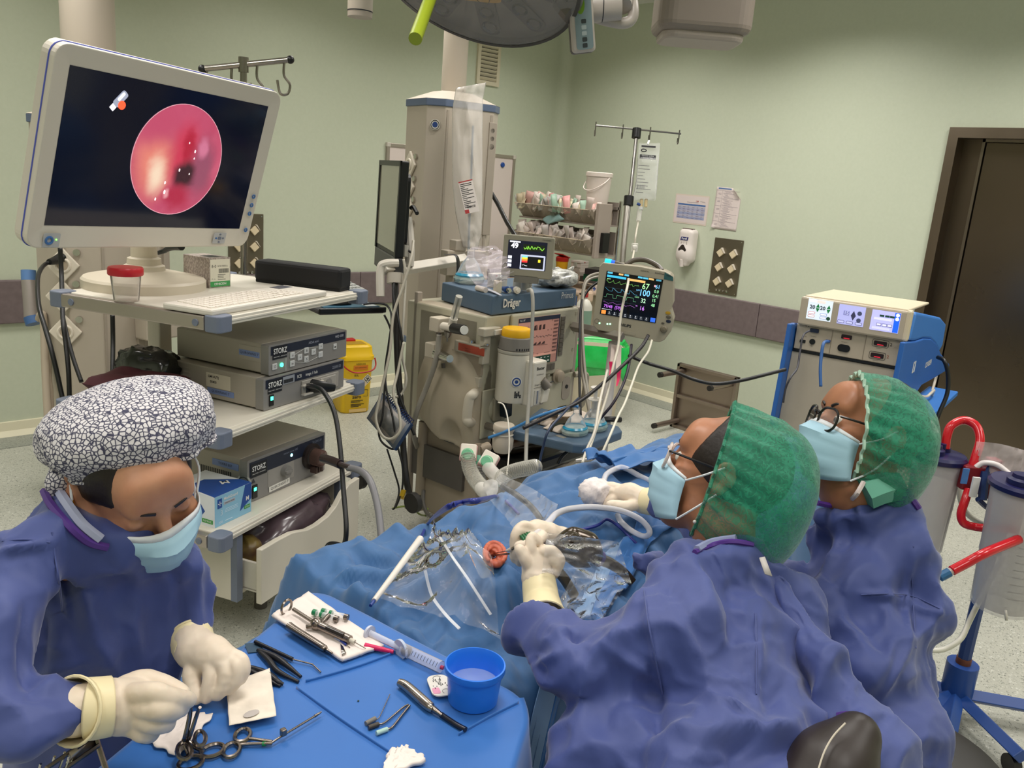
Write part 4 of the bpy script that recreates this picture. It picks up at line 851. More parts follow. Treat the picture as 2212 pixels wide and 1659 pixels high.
g.box((-.095,-.05,0),(-.086,-.02,.001),F0); g.done('fine_print',CUR,sc,kind='stuff')
txt(sc,'Vol. AF',F0 @ T(-.145,sh2/2-.011,.002),.014,TXTW); txt(sc,'46',F0 @ T(-.125,.078,.001),.014,CUR); txt(sc,'42',F0 @ T(-.095,.078,.001),.014,CUR); txt(sc,'6',F0 @ T(-.125,.058,.001),.012,CUR); txt(sc,'6',F0 @ T(-.095,.058,.001),.012,CUR)
G().box((-.17,.066,0),(-.158,.08,.001),F0).done('pale_cell',mat('#ffd9cc',.4,emit=.4),sc); G().box((-.17,.044,0),(-.158,.056,.001),F0).done('teal_cell',mat('#3d8f8a',.4),sc); G().box((-.17,-.082,0),(.16,-.07,.001),F0).done('pink_band',mat('#e6ab98',.4,emit=.15),sc)
for (s_,y_) in (('20',.1),('1',.075),('8.1',.052),('46',.02),('6',.0)): txt(sc,s_,F0 @ T(.105,y_,.001),.011,CUR)
SK = mat('#6c655a',.45)
for k in range(9): G().box((sx-.165+.036*k,-.028,sz-.17),(sx-.131+.036*k,-.02,sz-.135)).done('soft_key',SK,an,bev=.002)
for k in range(9): G().box((sx+.182,-.028,sz-.1+.024*k),(sx+.215,-.02,sz-.078+.024*k)).done('soft_key',SK,an,bev=.002)
RKEY = mat('#a8a28e',.45)
for k,dx in enumerate((-.15,-.12,-.09,-.035,-.005,.025,.055,.085,.115)): o = G().prism(rrect(.022,.024,.004,2),0,.004,YF_(sx+dx,-.02,sz-.205)).done('hard_key',RKEY,an,bev=.001); txt(o,random.choice('=#%+*'),YF_(sx+dx,-.0246,sz-.205),.013,TXTK)
for k in range(3): o = G().prism(rrect(.016,.02,.003,2),0,.003,YF_(1.1,-.02,sz+.12-.1*k+.0*(k == 2))).done('hard_key',RKEY,an)
for k in range(3): G().cyl((sx-.16+.016*k,-.02,sz-.255),(sx-.16+.016*k,-.022,sz-.255),.0045,n=10).done('status_light',mat('#e8ffb0',.3,emit=3),an)
G().lathe([(.042,0),(.042,.006),(.034,.01),(.032,.028),(.026,.032),(0,.032)],YF_(sx+.2,-.018,sz-.215),28,False).done('rotary_knob',AB2,an)
# drawer face fittings
for x,c in ((.706,'#d5d0bf'),(.798,'#8d8575')): o = G().lathe([(.026,0),(.026,.006),(.02,.007),(.019,.004),(0,.004)],YF_(x,-.012,.497),24,False).done('push_button',mat('#4d4840',.4),an); G().lathe([(.017,0),(.017,.008),(0,.008)],YF_(x,-.012,.497),20,False).done('button_cap',mat(c,.4),o); txt(o,'O2',YF_(x,-.021,.497),.014,TXTK)
G().prism(rrect(.075,.13,.03,4),0,.003,YF_(1.08,-.012,.5)).done('socket_plate',PB2,an); G().cyl((1.08,-.014,.51),(1.08,-.02,.51),.011,n=14).done('jack',DARK,an)
G().box((1.02,-.0135,.365),(1.1,-.012,.4)).done('serial_plate',mat('#4a4842',.5),an); g = G()
for k in range(2): g.box((1.03,-.0145,.373+.013*k),(1.085,-.0133,.381+.013*k))
g.done('serial_print',mat('#a9a698',.5),an,kind='stuff')
S = SDF((.39,-.07,.33),(.7,.03,.62),.006); S.ell((.53,.0,.48),(.1,.03,.085),None,.02); vv,ff = S.mesh(); npmesh('trap_housing',vv,ff,ACR,an,world=False)
G().box((.455,-.037,.42),(.515,-.02,.54)).done('trap_bay',mat('#8f8977',.5),an,bev=.006); G().prism([(.0,.0),(.05,.005),(.045,.1),(.01,.11),(-.01,.06)],0,.045,YF_(.5,-.03,.44)).done('water_trap',mat('#1c2730',.25),an,bev=.006); G().cyl((.53,-.06,.535),(.545,-.085,.535),.006,n=10).done('trap_port',OFFW,an)
# handle, recess rim
hp = [AI @ SS(*q) for q in ((1026,848,-.01),(1022,852,.08),(1014,862,.1),(1009,900,.1),(1012,912,.09),(1022,910,-.01))]; G().tube(hp,.024,14,8).done('handle',mat('#beb5a3',.4),an)
# vaporiser
vx,vz = .5,.545; vp = YF_(0,0,0); va = thing('vaporiser','white vaporiser with a grey dial and a yellow cap on the front of the machine','vaporiser',AM @ T(vx,-.1,vz))
VWH = mat('#c9c3b4',.4)
G().lathe([(.08,0),(.083,.01),(.083,.235),(.078,.24)],None,36).done('body',VWH,va); G().box((-.01,-.135,-.01),(.09,.0,.215)).done('filler_block',VWH,va,bev=.008)
G().lathe([(.084,.24),(.086,.245),(.086,.253),(.08,.255)],None,36).done('scale_ring',mat('#b5b0a2',.4),va); G().lathe([(.08,.255),(.084,.26),(.077,.315),(.072,.32)],None,36).done('dial',mat('#77726a',.45),va); G().lathe([(.071,.318),(.073,.322),(.07,.352),(.066,.358),(0,.358)],None,36,False).done('cap',mat('#e3ac06',.4),va)
Mq = RO(R(18),4,'Z') @ T(0,-.0815,.285) @ FX; G().lathe([(.016,0),(.016,.002),(0,.002)],Mq,20,False).done('zero_button',TXTW,va); txt(va,'O',Mq @ T(0,0,.0025),.022,TXTK,bold=.03); g = G()
for k in range(7): g.box((-.003,-.0845,.262),(.003,-.0835,.272),RO(R(-45+9*k),4,'Z'))
g.done('scale_marks',TXTK,va,kind='stuff')
txt(va,'Baxter',T(.04,-.136,.18) @ FX,.022,TXTK,bold=.02); txt(va,'Sevoflurane',T(.04,-.136,.15) @ FX,.012,mat('#777066',.5)); txt(va,'Dräger',T(.02,-.136,.1) @ FX,.012,TXTK); txt(va,'Vapor 2000',T(.06,-.136,.1) @ FX,.009,mat('#777066',.5)); txt(va,'max A',T(.03,-.0868,.2485) @ FX,.009,TXTK)
G().box((.0,-.137,.098-.012),(.088,-.134,.0885)).done('seam',mat('#8b8577',.5),va); G().box((.005,-.139,.0),(.045,-.134,.075)).done('sight_glass',mat('#bdb8ab',.15,spec=.8),va,bev=.002); G().box((.022,-.141,.008),(.03,-.139,.07)).done('level_tube',mat('#555',.2) if False else GREYB,va)
G().prism([(.05,-.005),(.1,-.005),(.115,.06),(.07,.07)],0,.05,T(0,-.1,.01) @ FX).done('filler_spout',mat('#d3cdbe',.4),va,bev=.006); G().cyl((.09,-.15,.085),(.065,-.13,.12),.028,.02,20).done('filler_knob',mat('#6d665c',.4),va); G().tube([(.07,-.15,.1),(.1,-.17,.115),(.125,-.15,.105),(.1,-.13,.1)],.002,6).done('tether',DARK,va)
Ms = RO(R(-38),4,'Z') @ T(0,-.0832,.11) @ FX; G().lathe([(.026,0),(.026,.001),(0,.001)],Ms,24,False).done('round_seal',mat('#dcd8cc',.5),va); G().torus(Ms @ T(0,0,.001),.019,.0035,24,5).done('seal_ring',TXTB,va); G().lathe([(.009,0),(.009,.0016),(0,.0016)],Ms,16,False).done('seal_centre',TXTB,va)
g = G()
for i in range(4):
    for j in range(4):
        if random.random() < .6: g.box((.0085*i,0,.0085*j),(.0085*i+.007,.001,.0085*j+.007),RO(R(-35),4,'Z') @ T(-.01,-.084,.03))
g.done('stock_mark',TXTK,va,kind='stuff')
# bracket block and label bar left of the vaporiser
G().box((.36,-.02,.72),(.41,.01,.88)).box((.34,-.035,.86),(.46,.01,.9)).done('vaporiser_bracket',mat('#b3ab99',.45),an,bev=.005); G().box((.41,-.045,.865),(.49,-.03,.89)).done('bracket_plate',mat('#cfcabc',.4),an,bev=.002); G().cyl((.31,-.04,.815),(.37,-.04,.815),.006,n=8).done('bracket_screw',CHROME,an)
lb0,lb1 = AI @ SS(980,765,.03),AI @ SS(1037,765,.03); G().box((.355,lb1.y,.755),(.39,lb0.y,.81)).done('label_bar',mat('#a8a08e',.45),an,bev=.004); G().box((.353,lb0.y-.2,.765),(.356,lb0.y-.03,.802)).done('red_label',mat('#a8452e',.5),an); g = G()
for k in range(3): g.box((.353,lb1.y+.06,.77+.011*k),(.356,lb1.y+.1,.774+.011*k))
g.done('bar_print',TXTK,an,kind='stuff')
for x in (.1,.2): G().cyl((.37,lb0.y-x,.81),(.37,lb0.y-x,.825),.012,n=12).done('bar_bolt',CHROME,an)
G().box((.365,.0,.6),(.39,.2,.65)).done('rail_plate',mat('#b2aa98',.45),an,bev=.004); G().box((.372,.0,.66),(.39,.2,.755)).done('cover_plate',AB2,an)
# top tray
tz0,tz1 = .955,1.054; tl = AI @ Z_(955,608,(AM @ Vector((0,0,1.054))).z)
pl = [(.417,-.004),(1.105,-.004),(1.14,.05),(1.14,tl.y),(tl.x,tl.y)]
G().prism(pl,tz0,tz1-.004).done('top_tray',ATR,an,bev=.006); TRZ = tz1-.004
txt(an,'Dräger',YF_(.555,-.0125,1.008),.058,mat('#d6d3c9',.5),bold=.025,sx=.8); txt(an,'Primus',YF_(1.015,-.0125,1.02),.05,mat('#c6c5be',.5),sx=.78)
# breathing system under the housing
G().prism(rrect(.62,.36,.05,4,.71,.1),.255,.28).done('breathing_board',ADK,an,bev=.008); bb = [tuple((AI @ Z_(x,y,(AM @ Vector((0,0,.3))).z)).xy) for x,y in ((1032,928),(1075,972),(1178,955),(1130,915))]
G().prism([tuple(p) for p in bb],.262,.3).done('wood_cover',mat('#3a1f0c',.12,var='#1a0d06',scale=9,spec=.7),an,bev=.006)
G().prism([(.43,-.25),(1.0,-.25),(1.0,.2),(.43,.2)],.18,.255).done('breathing_base',mat('#0d0c0c',.35),an,bev=.02); G().prism([(.48,-.2),(.8,-.26),(.98,-.2),(.98,.2),(.48,.2)],.08,.18).done('breathing_block',AB2,an,bev=.02)
q = AI @ DA(1087,945,3.98); G().lathe([(.04,-.07),(.05,-.05),(.052,-.0),(.046,.01),(.046,.03),(.052,.04),(.052,.06),(.048,.066),(0,.066)],T(q.x,q.y,q.z),28,False).done('pressure_valve',mat('#c3b7a6',.35),an); G().torus(T(q.x,q.y,q.z+.02),.047,.004,28,6).done('valve_ring',mat('#dad2c4',.3),an)
g = G().box((1.0,.1,.02),(1.12,.5,.34)).done('right_leg',mat('#a79d8a',.45),an); g = G().box((.4,.1,.02),(1.0,.5,.2)).done('rear_panel',mat('#55504a',.5),an)
hh = G().tube([(1.14,-.02,.57),(1.2,-.05,.57),(1.215,-.05,.53),(1.2,-.05,.4),(1.14,-.02,.375)],.017,10).done('side_handle',mat('#a79d8a',.4),an)
G().cyl((1.17,.05,.12),(1.17,.05,1.0),.016,n=12).done('side_pole',CHROME,an); G().lathe([(.032,0),(.034,.02),(.03,.05),(.034,.08)],T(1.17,.05,.42),16).done('pole_clamp',mat('#d8d1c8',.4),an)
for (x,y) in ((.06,.1),(1.05,.1),(.06,.5),(1.05,.5)): G().cyl((x-.015,y,.05),(x+.015,y,.05),.05,n=18).done('caster',mat('#2a2826',.5),an)
# flowmeter with hose on the left side face
fm = thing('flowmeter','oxygen flowmeter with a clear upright tube and black knob on the machine side','flowmeter',SS(965,715,.08))
fa = [SS(958,705,.09),SS(1002,713,.16)]
G().tube([fa[0],fa[0].lerp(fa[1],.55)],.018,14,0).done('valve_body',mat('#d2cabb',.35),fm,1); G().tube([fa[0].lerp(fa[1],.5),fa[1]],.021,18,0).done('black_knob',BLACK,fm,1); G().tube([fa[1],fa[1].lerp(fa[1]+(fa[1]-fa[0]),.03)],.018,18,0).done('knob_cap',mat('#d6d3ca',.4),fm,1)
G().tube(S3((977,700,.11),(992,640,.13)),.0145,14,0).done('flow_tube',clearm('#d9d6c8',.35,.08),fm,1); G().tube(S3((976,704,.11),(980,688,.115)),.0175,14,0).done('tube_base',mat('#cfc8b9',.35),fm,1); G().tube(S3((979,690,.115),(991,645,.13)),.0035,8,0).done('scale_strip',TXTK,fm,1)
G().box((-.035,-.03,-.03),(.035,.03,.03),rz(SS(950,700,.05),R(4))).done('mounting_block',mat('#c2b8a5',.4),fm,1,bev=.004); G().tube(S3((968,716,.11),(966,728,.11)),lambda t: .018-.008*t,14,0).tube(S3((966,728,.11),(966,738,.11)),.0035,8,0).done('outlet_nut',mat('#8d8880',.3,.9),fm,1)
G().tube(S3((948,718,.1),(947,728,.1)),.011,12,0).done('hose_ferrule',mat('#6d655a',.3,.8),fm,1)
cable('oxygen_hose','grey oxygen hose running down the left side of the anaesthesia machine',S3((948,722,.1),(945,760,.1),(935,800,.1),(918,845,.1))+[D_(900,890,3.6),D_(893,925,3.65),D_(896,950,3.7),D_(905,975,3.9)],.0115,mat('#9a9488',.45),'hose')
wv = thing('wall_coupling','chrome gas coupling on a white block on the beige side of the machine','coupling',SS(955,770,.06)); G().tube(S3((945,765,.06),(960,771,.09),(972,775,.12)),lambda t: .026-.01*t,18,0).done('coupling_body',CHROME,wv,1); G().box((-.03,-.025,-.03),(.03,.03,.035),rz(SS(938,757,.03),R(4))).done('mounting_block',mat('#c2b8a5',.4),wv,1,bev=.005)
G().tube(S3((957,785,.06),(958,795,.06)),.009,10,0).done('drain',mat('#4a453e',.4),wv,1)
# blue side tray on a bracket
st_z = .44; stw = (AM @ Vector((0,0,st_z))).z; sp_ = [AI @ Z_(x,y,stw) for x,y in ((1168,880),(1105,928),(1238,958),(1262,960),(1345,930),(1338,920))]
sd = thing('side_tray','blue-grey side tray of the anaesthesia machine with rounded corners','tray',AM)
G().prism([(p.x,p.y) for p in sp_],st_z-.05,st_z).done('tray_board',ATR,sd,bev=.012,seg=3); q0 = AI @ Z_(1206,944,stw)
G().box((q0.x,q0.y-.03,st_z-.052),(q0.x+.028,q0.y+.02,st_z+.0015)).done('tape_strip',mat('#7d7a70',.4),sd)
G().tube([sp_[1]+Vector((.05,.05,-.04)),sp_[1]+Vector((.05,.4,-.04))],.02,8,0).done('bracket',mat('#6e675d',.5),sd)
def onS(px,py,dz=0): return Z_(px,py,stw+dz)
def facemask(label,p,s=1.,rot=0):
    t = thing('face_mask',label,'mask',T(*p) @ RO(rot,4,'Z') @ Matrix.Diagonal((s,s,s,1)))
    G().lathe([(.05,.0),(.066,.006),(.07,.02),(.062,.033),(.05,.036)],None,28,True,1.05,.85).done('cushion',clearm('#b8d6d2',.3,.15,edge=.35),t); G().lathe([(.062,.026),(.064,.034),(.055,.042),(.052,.036)],None,28,False,1.05,.85).done('blue_rim',mat('#1c87a6',.25,spec=.7),t)
    G().lathe([(.056,.04),(.04,.075),(.017,.1),(.016,.135)],None,24,False,1.05,.85).done('dome',clearm(WF,.13,.05,edge=.5),t); return t
for (px,py,s,lb) in ((1241,938,1.0,'empty clear face mask with a blue rim at the front corner of the side tray'),(1281,928,1.08,'clear blue-rimmed face mask with a syringe in it, side tray')): p = onS(px,py); facemask(lb,(p.x,p.y,stw+.0005),s*.86)
p = onS(1281,928); sy = thing('syringe','empty white syringe standing upright in the right face mask on the side tray','syringe',T(p.x,p.y,stw+.055) @ RO(R(-4),4,'Y'))
G().lathe([(.014,0),(.014,.075),(.03,.077),(.03,.08)],None,16).done('barrel',clearm('#e6e2d8',.45,.2),sy); G().lathe([(.008,.04),(.008,.125),(.022,.127),(.022,.131)],None,14).done('plunger',mat('#d5d0c6',.4),sy); G().lathe([(.0125,.02),(.0125,.04)],None,14).done('stopper',DARK,sy)
def cloth_lump(name,label,cat,M,w,d,h,m,seed,group=None,amp=.5):
    n = 20; P = [[(w*(i/n-.5),d*(j/n-.5),0) for j in range(n+1)] for i in range(n+1)]; A = np.array(P); q = np.stack([A[...,0]/w*3,A[...,1]/d*3,A[...,0]*0+seed],-1)
    e = np.clip(1-np.maximum(np.abs(A[...,0])/(w/2),np.abs(A[...,1])/(d/2)),0,1)**.5; A[...,2] = .003+e*h*(1-amp+amp*(ridged(q,seed)))+e*h*.3*perlin(q*2); A[...,:2] *= (1+.12*perlin(q*.8))[...,None]; A[...,2] = np.maximum(A[...,2],.002)
    o = G().grid([[tuple(x) for x in r] for r in A]).done(name,m,None,loc=(0,0,0),ang=70,solid=.003); o.matrix_world = M; return tag(o,label,cat,group)
CLO = mat('#d4c6b6',.8)
for k,(px,py,w,d,lb) in enumerate(((1180,912,.13,.1,'white folded gauze at the left on the side tray under a brown clamp'),(1207,927,.13,.1,'white folded gauze in the middle of the side tray under a brown laryngoscope'))):
    p = onS(px,py); cloth_lump('gauze',lb,'gauze',AM @ T(*((AI @ p).xy),st_z+.001),w,d,.035,CLO,20+k); b = onS(px+4,py-12,.04)
    o = G().tube([b+AU*x+Vector((0,0,z)) for x,z in ((-.07,-.02),(-.05,.005),(0,.012),(.04,.004),(.06,0))],lambda t: .009+.006*t,8,6,flat=(1.4,.6,(0,0,1))).done('laryngoscope_blade',mat('#6d5a45',.25,.7),None); tag(o,('curved brown metal blade on the left gauze' if k == 0 else 'curved brown metal blade on the middle gauze')+' of the side tray','blade')
p = onS(1245,903); cloth_lump('folded_cloth','folded white cloth at the back of the side tray','cloth',AM @ T(*((AI @ p).xy),st_z+.001),.2,.14,.03,CLO,31)
p = onS(1316,915); o = G().tube([p+Vector((-.05,.03,.015)),p+Vector((0,0,.02)),p+Vector((.05,-.02,.015))],.013,8,4).done('black_clip',BLACKS,None); tag(o,'black plastic clip lying at the right end of the side tray','clip')
o = G().tube(PA((1055,946,3.95),(1110,925,3.9),(1160,900,3.85),(1205,885,3.85),(1240,877,3.9),(1249,880,3.9)),.006,8,8).done('intubation_stylet',mat('#3d7fb8',.35),None,ang=180); tag(o,'long light blue stylet rod lying across onto the side tray','rod')
# things on the top tray
TRW = (AM @ Vector((0,0,TRZ))).z
def onT(px,py): return Z_(px,py,TRW)
p = onT(1013,612); facemask('large clear face mask with a blue rim at the left of the tray top',(p.x,p.y,TRW+.0005),1.15,.5)
def crumple(name,label,cat,pts,m,w,seed,group=None,solid=0):
    """a strip of film swept along pts with irregular folds"""
    P = smoothpts(pts,10); n = 10; A = []
    for i,p in enumerate(P):
        t = (P[min(i+1,len(P)-1)]-P[max(i-1,0)]).normalized(); x = t.cross(FWD).normalized(); y = t.cross(x); row = []
        ww = w(i/(len(P)-1)) if callable(w) else w
        for j in range(n+1):
            s = (j/n-.5)*2; q = p+x*s*ww+y*(.25*ww*float(ridged(np.array([[i*.35+seed,s*2.2,seed]]))[0])); row.append(tuple(q))
        A.append(row)
    o = G().grid(A).done(name,m,None,ang=50,solid=solid); return tag(o,label,cat,group)
FILM = clearm('#f2eef0',.1,.1,edge=.4,scale=25,bump=.9)
crumple('plastic_wrapper','crumpled clear plastic wrapper with a lilac edge standing behind the mask on the blue tray','wrapper',PA((1046,535,4.2),(1048,560,4.15),(1060,590,4.05),(1075,618,4.0)),clearm('#e2d6e2',.16,.1,edge=.4,scale=25,bump=.9),lambda t: .05+.04*math.sin(3*t),3)
crumple('plastic_wrapper','second crumpled clear plastic wrapper leaning to the right behind the small white carton','wrapper',PA((1062,555,4.25),(1075,575,4.2),(1088,600,4.1)),FILM,.05,9)
def AMz(px,py,rot=0): p = onT(px,py); q = AI @ p; return AM @ T(q.x,q.y,TRZ+.0005) @ RO(R(rot),4,'Z')
bx2 = thing('tape_carton','small white carton with a red mark standing behind the paper tape roll','box',AMz(1065,622,2)); G().box((0,0,0),(.115,.04,.07)).done('carton',mat('#c9c4b9',.5),bx2,bev=.001); txt(bx2,'3M',T(.02,-.001,.06) @ FX,.012,mat('#b02020',.5),bold=.04); txt(bx2,'Micropore',T(.028,-.001,.046) @ FX,.008,TXTK); G().box((.003,-.001,.036),(.112,0,.039)).done('black_line',TXTK,bx2)
tr_ = thing('tape_roll','cream paper tape roll standing on end on the blue tray','tape',AMz(1074,633)); G().lathe([(.02,0),(.021,.004),(.021,.06),(.012,.061),(.011,.0)],None,24,False).done('tape',mat('#cfc4ac',.7),tr_)
for k,(px,lb,c) in enumerate(((1095,'blue aluminium tube lying beside the tape roll, its chrome neck to the front',CHROME),(1114,'blue and white cream tube with a white cap lying in front of the clear bottles',WHITEP))):
    t = thing('cream_tube',lb,'tube',AMz(px,634,-20-10*k) @ T(0,0,.018)); G().tube([(0,.07,0),(0,0,0)],lambda t: .006+.011*min(1,t*2.5),16,6).done('tube_body',mat('#1f4f9a',.35),t); G().cyl((0,0,0),(0,-.022,0),.012 if k == 0 else .017,n=18).done('cap',c,t); G().cyl((0,-.022,0),(0,-.03,0),.008,n=14).done('nozzle',c,t)
for k,(px,py,lb) in enumerate(((1119,626,'clear glass vial with a spiked cap, left of the two on the tray'),(1136,630,'clear glass vial with a white stopper, right of the two on the tray'))):
    t = thing('glass_vial',lb,'vial',AMz(px,py)); G().lathe([(.027,0),(.028,.003),(.028,.055),(.012,.078),(.011,.09)],None,22,False).done('glass',clearm(WF,.18,.04,edge=.55),t); G().lathe([(.0284,.008),(.0284,.05)],None,22,False).done('label',mat('#cfcbc0',.5),t); G().lathe([(.012,.088),(.013,.09),(.013,.104),(.005,.108),(.005,.128 if k == 0 else .115)],None,14).done('stopper',mat('#d9d5cb',.4),t)
    g = G()
    for j in range(5): g.box((-.012,-.0288,.014+.007*j),(.012 if j % 2 else .004,-.0284,.016+.007*j))
    g.done('label_print',TXTK,t,kind='stuff')
o = G().cyl(onT(1030,628)+Vector((0,0,.012)),onT(1049,633)+Vector((0,0,.012)),.012,n=14).done('roll_stub',mat('#cdc4b8',.5),None); tag(o,'short white plastic cylinder lying at the front edge of the blue tray','cap')
o = G().tube([onT(1052,629)+Vector((0,0,.008)),onT(1066,634)+Vector((0,0,.008)),onT(1082,640)+Vector((0,0,.004))],lambda t: .009-.005*t,8,3,flat=(1.4,.5,(1,0,0))).done('ointment_tube',mat('#c3c3cc',.4),None); tag(o,'small white ointment tube lying flat at the front edge of the blue tray','tube')
sack('packet_heap','crumpled clear packet of grey sachets at the right of the blue tray top','packet',AMz(1200,620,4),(.21,.15,.075),mat('#8f8f8a',.25,var='#c4c4be',scale=28,sharp=.06,spec=.7),12,.35)
o = G().grid([[tuple(AMz(1222,612) @ Vector((-.09+.2*i/8,.05-.02*j/5,.08*j/5+.01*math.sin(i)))) for j in range(6)] for i in range(9)]).done('white_sachet',mat('#bcbbb2',.5,var='#55565a',scale=60,sharp=.04),None,solid=.004); tag(o,'flat grey dotted sachet leaning on the packet heap','packet')
# brain monitor: small grey screen showing 49
BM = faceM(DA(1140,555,4.08),(math.cos(R(-50)),math.sin(R(-50)),0),(math.sin(R(-50)),-math.cos(R(-50)),.05)); bz = thing('brain_monitor','small grey monitor reading 49 with a coloured graph, at the back of the tray','monitor',BM)
w,h = .215,.175; G().prism(rrect(w,h,.008,3),-.035,0).done('casing',mat('#8e8977',.45),bz,bev=.004); bs = G().prism(rrect(.165,.118,.001,1),0,.001,T(-.004,.006,0)).done('screen',mat('#14162c',.25,emit=.4),bz)
WS = mat('#e6e9f4',.3,emit=.9); G().box((-.08,.03,.001),(-.035,.062,.0015)).done('number_box',mat('#1a1c2a',.3),bs); txt(bs,'49',T(-.058,.042,.003),.03,WS,bold=.04); G().box((-.08,.056,.0015),(-.035,.062,.002)).done('box_header',WS,bs)
G().box((-.022,.025,.001),(.07,.052,.0015)).done('trace_box',mat('#22301c',.3),bs); g = G(); g.tube([(-.02+.0022*k,.038+random.uniform(-.008,.008),.002) for k in range(40)],.0012,4,0); g.done('green_trace',mat('#8ad24a',.3,emit=1.),bs)
for k in range(3): G().box((-.083,-.012-.017*k,.001),(-.067,-.0-.017*k,.002)).done('side_key',WS,bs)
G().prism(rrect(.105,.062,.003,2,.022,-.022),.001,.0014).done('graph_frame',mat('#c7cde6',.3,emit=.7),bs); G().box((-.025,-.047,.0014),(.068,.002,.0018)).done('graph',mat('#15161a',.3),bs)
for k,c in enumerate(('#e03038','#f08a3c','#f0d83c','#7ccfd8')): G().box((-.024,-.024+.007*k,.0018),(.0,-.017+.007*k,.0022)).done('colour_band',mat(c,.3,emit=.9),bs)
G().box((.045,-.02,.0018),(.055,-.008,.0022)).done('yellow_cell',mat('#f0e23c',.3,emit=.8),bs); g = G().tube([(-.022+.0025*k,-.036+random.uniform(-.002,.002),.0025) for k in range(10)],.001,4,0); g.done('white_trace',WS,bs)
txt(bz,'COVIDIEN',T(.075,.074,.001),.008,TXTK); G().box((-.05,-.11,-.07),(.05,-.08,-.0)).done('foot',mat('#6d6a60',.5),bz)
# long plastic sleeve on the pendant
g = []; lf = [(985,190),(978,230),(976,300),(978,400),(984,460),(992,500),(1000,535)]; rt = [(1050,178),(1043,215),(1042,300),(1042,400),(1042,460),(1040,505),(1032,540)]
for i in range(len(lf)*6-5):
    t = i/6; k = min(int(t),len(lf)-2); f = t-k; a = [lf[k][q]*(1-f)+lf[k+1][q]*f for q in (0,1)]; b = [rt[k][q]*(1-f)+rt[k+1][q]*f for q in (0,1)]; row = []
    for j in range(15):
        s = j/14; x,y = a[0]*(1-s)+b[0]*s,a[1]*(1-s)+b[1]*s; bul = math.sin(math.pi*s)*.03; nz = .022*float(ridged(np.array([[s*3.2,i*.16,1.3]]))[0])+.012*float(perlin(np.array([[s*7,i*.5,4.]]))[0]); row.append(tuple(D_(x,y,4.0-bul-nz*(.4+bul*20))))
    g.append(row)
sv = thing('plastic_sleeve','long clear plastic sleeve with a blue catheter and a red-edged label hanging on the pendant','sleeve',D_(1010,540,4.0)); G().grid(g).done('film',clearm('#e2dcd4',.34,.12,edge=.45,scale=20,bump=.8,dist=.006),sv,1,ang=60,solid=.001)
G().tube(P3((1022,272,4.0),(1019,340,4.0),(1017,400,4.0),(1014,470,4.0),(1012,538,4.0)),.0055,8).done('catheter',mat('#2d6a94',.4),sv,1)
LM = faceM(D_(1013,425,3.935),D_(1022,422,3.935)-D_(1000,427,3.935),-FWD); G().prism(rrect(.068,.155,.001,1),0,.001,LM).done('label',mat('#d6cdc6',.5),sv,1); G().box((-.034,.073,.001),(.034,.078,.0016),LM).box((-.034,-.076,.001),(-.014,-.058,.0016),LM).done('red_mark',mat('#a82a2a',.5),sv,1)
g = G()
for k in range(14): y = .062-.0085*k; g.box((-.03,y,.001),(-.03+random.choice((.02,.035,.055)),y+.003,.0016),LM)
for k in range(16): g.box((-.02+.0026*k,-.053,.001),(-.02+.0026*k+random.choice((.0008,.0016)),-.042,.0016),LM)
g.done('label_print',TXTK,sv,1,kind='stuff'); txt(sv,'Cook',LM @ T(-.02,.066,.0012),.01,mat('#a82a2a',.5),world=True)
cable('black_tube','black tube slanting across the marker board behind the sleeve',P3((1058,412,4.6),(1075,440,4.6),(1095,480,4.5),(1112,508,4.4),(1122,530,4.3)),.012,CBK)
# patient breathing circuit
CORR = clearm('#d8d4c6',.22,.2,edge=.5)
def corr(name,label,pts,r,m,n=60,cat='hose',sm=12):
    P = smoothpts(pts,sm); L_ = sum((P[i+1]-P[i]).length for i in range(len(P)-1)); k = int(L_/.011); Q = []; 
    per = 4; tot = k*per; acc = [0]
    for i in range(len(P)-1): acc.append(acc[-1]+(P[i+1]-P[i]).length)
    for i in range(tot+1):
        d = L_*i/tot; j = min(np.searchsorted(acc,d,'right')-1,len(P)-2); f = (d-acc[j])/max(1e-9,acc[j+1]-acc[j]); Q.append(P[j].lerp(P[j+1],f))
    o = G().tube(Q,lambda t: r*(1+.13*math.sin(2*math.pi*k*t)),12,0).done(name,m,None,ang=180); return tag(o,label,cat)
corr('breathing_hose','clear corrugated breathing hose curving down from the left square filter',PA((1010,985,3.7),(1014,1010,3.66),(1026,1035,3.6),(1045,1058,3.5)),.026,CORR)
corr('breathing_hose','clear corrugated breathing hose running right along the edge of the blue drape',PA((1082,1036,3.55),(1090,1026,3.52),(1110,1018,3.48),(1135,1012,3.42),(1160,1008,3.36)),.025,CORR)
corr('breathing_hose','grey corrugated tube hanging behind the green connector',PA((1030,1010,3.75),(1035,1030,3.72),(1042,1050,3.7)),.022,mat('#8d8a80',.4))
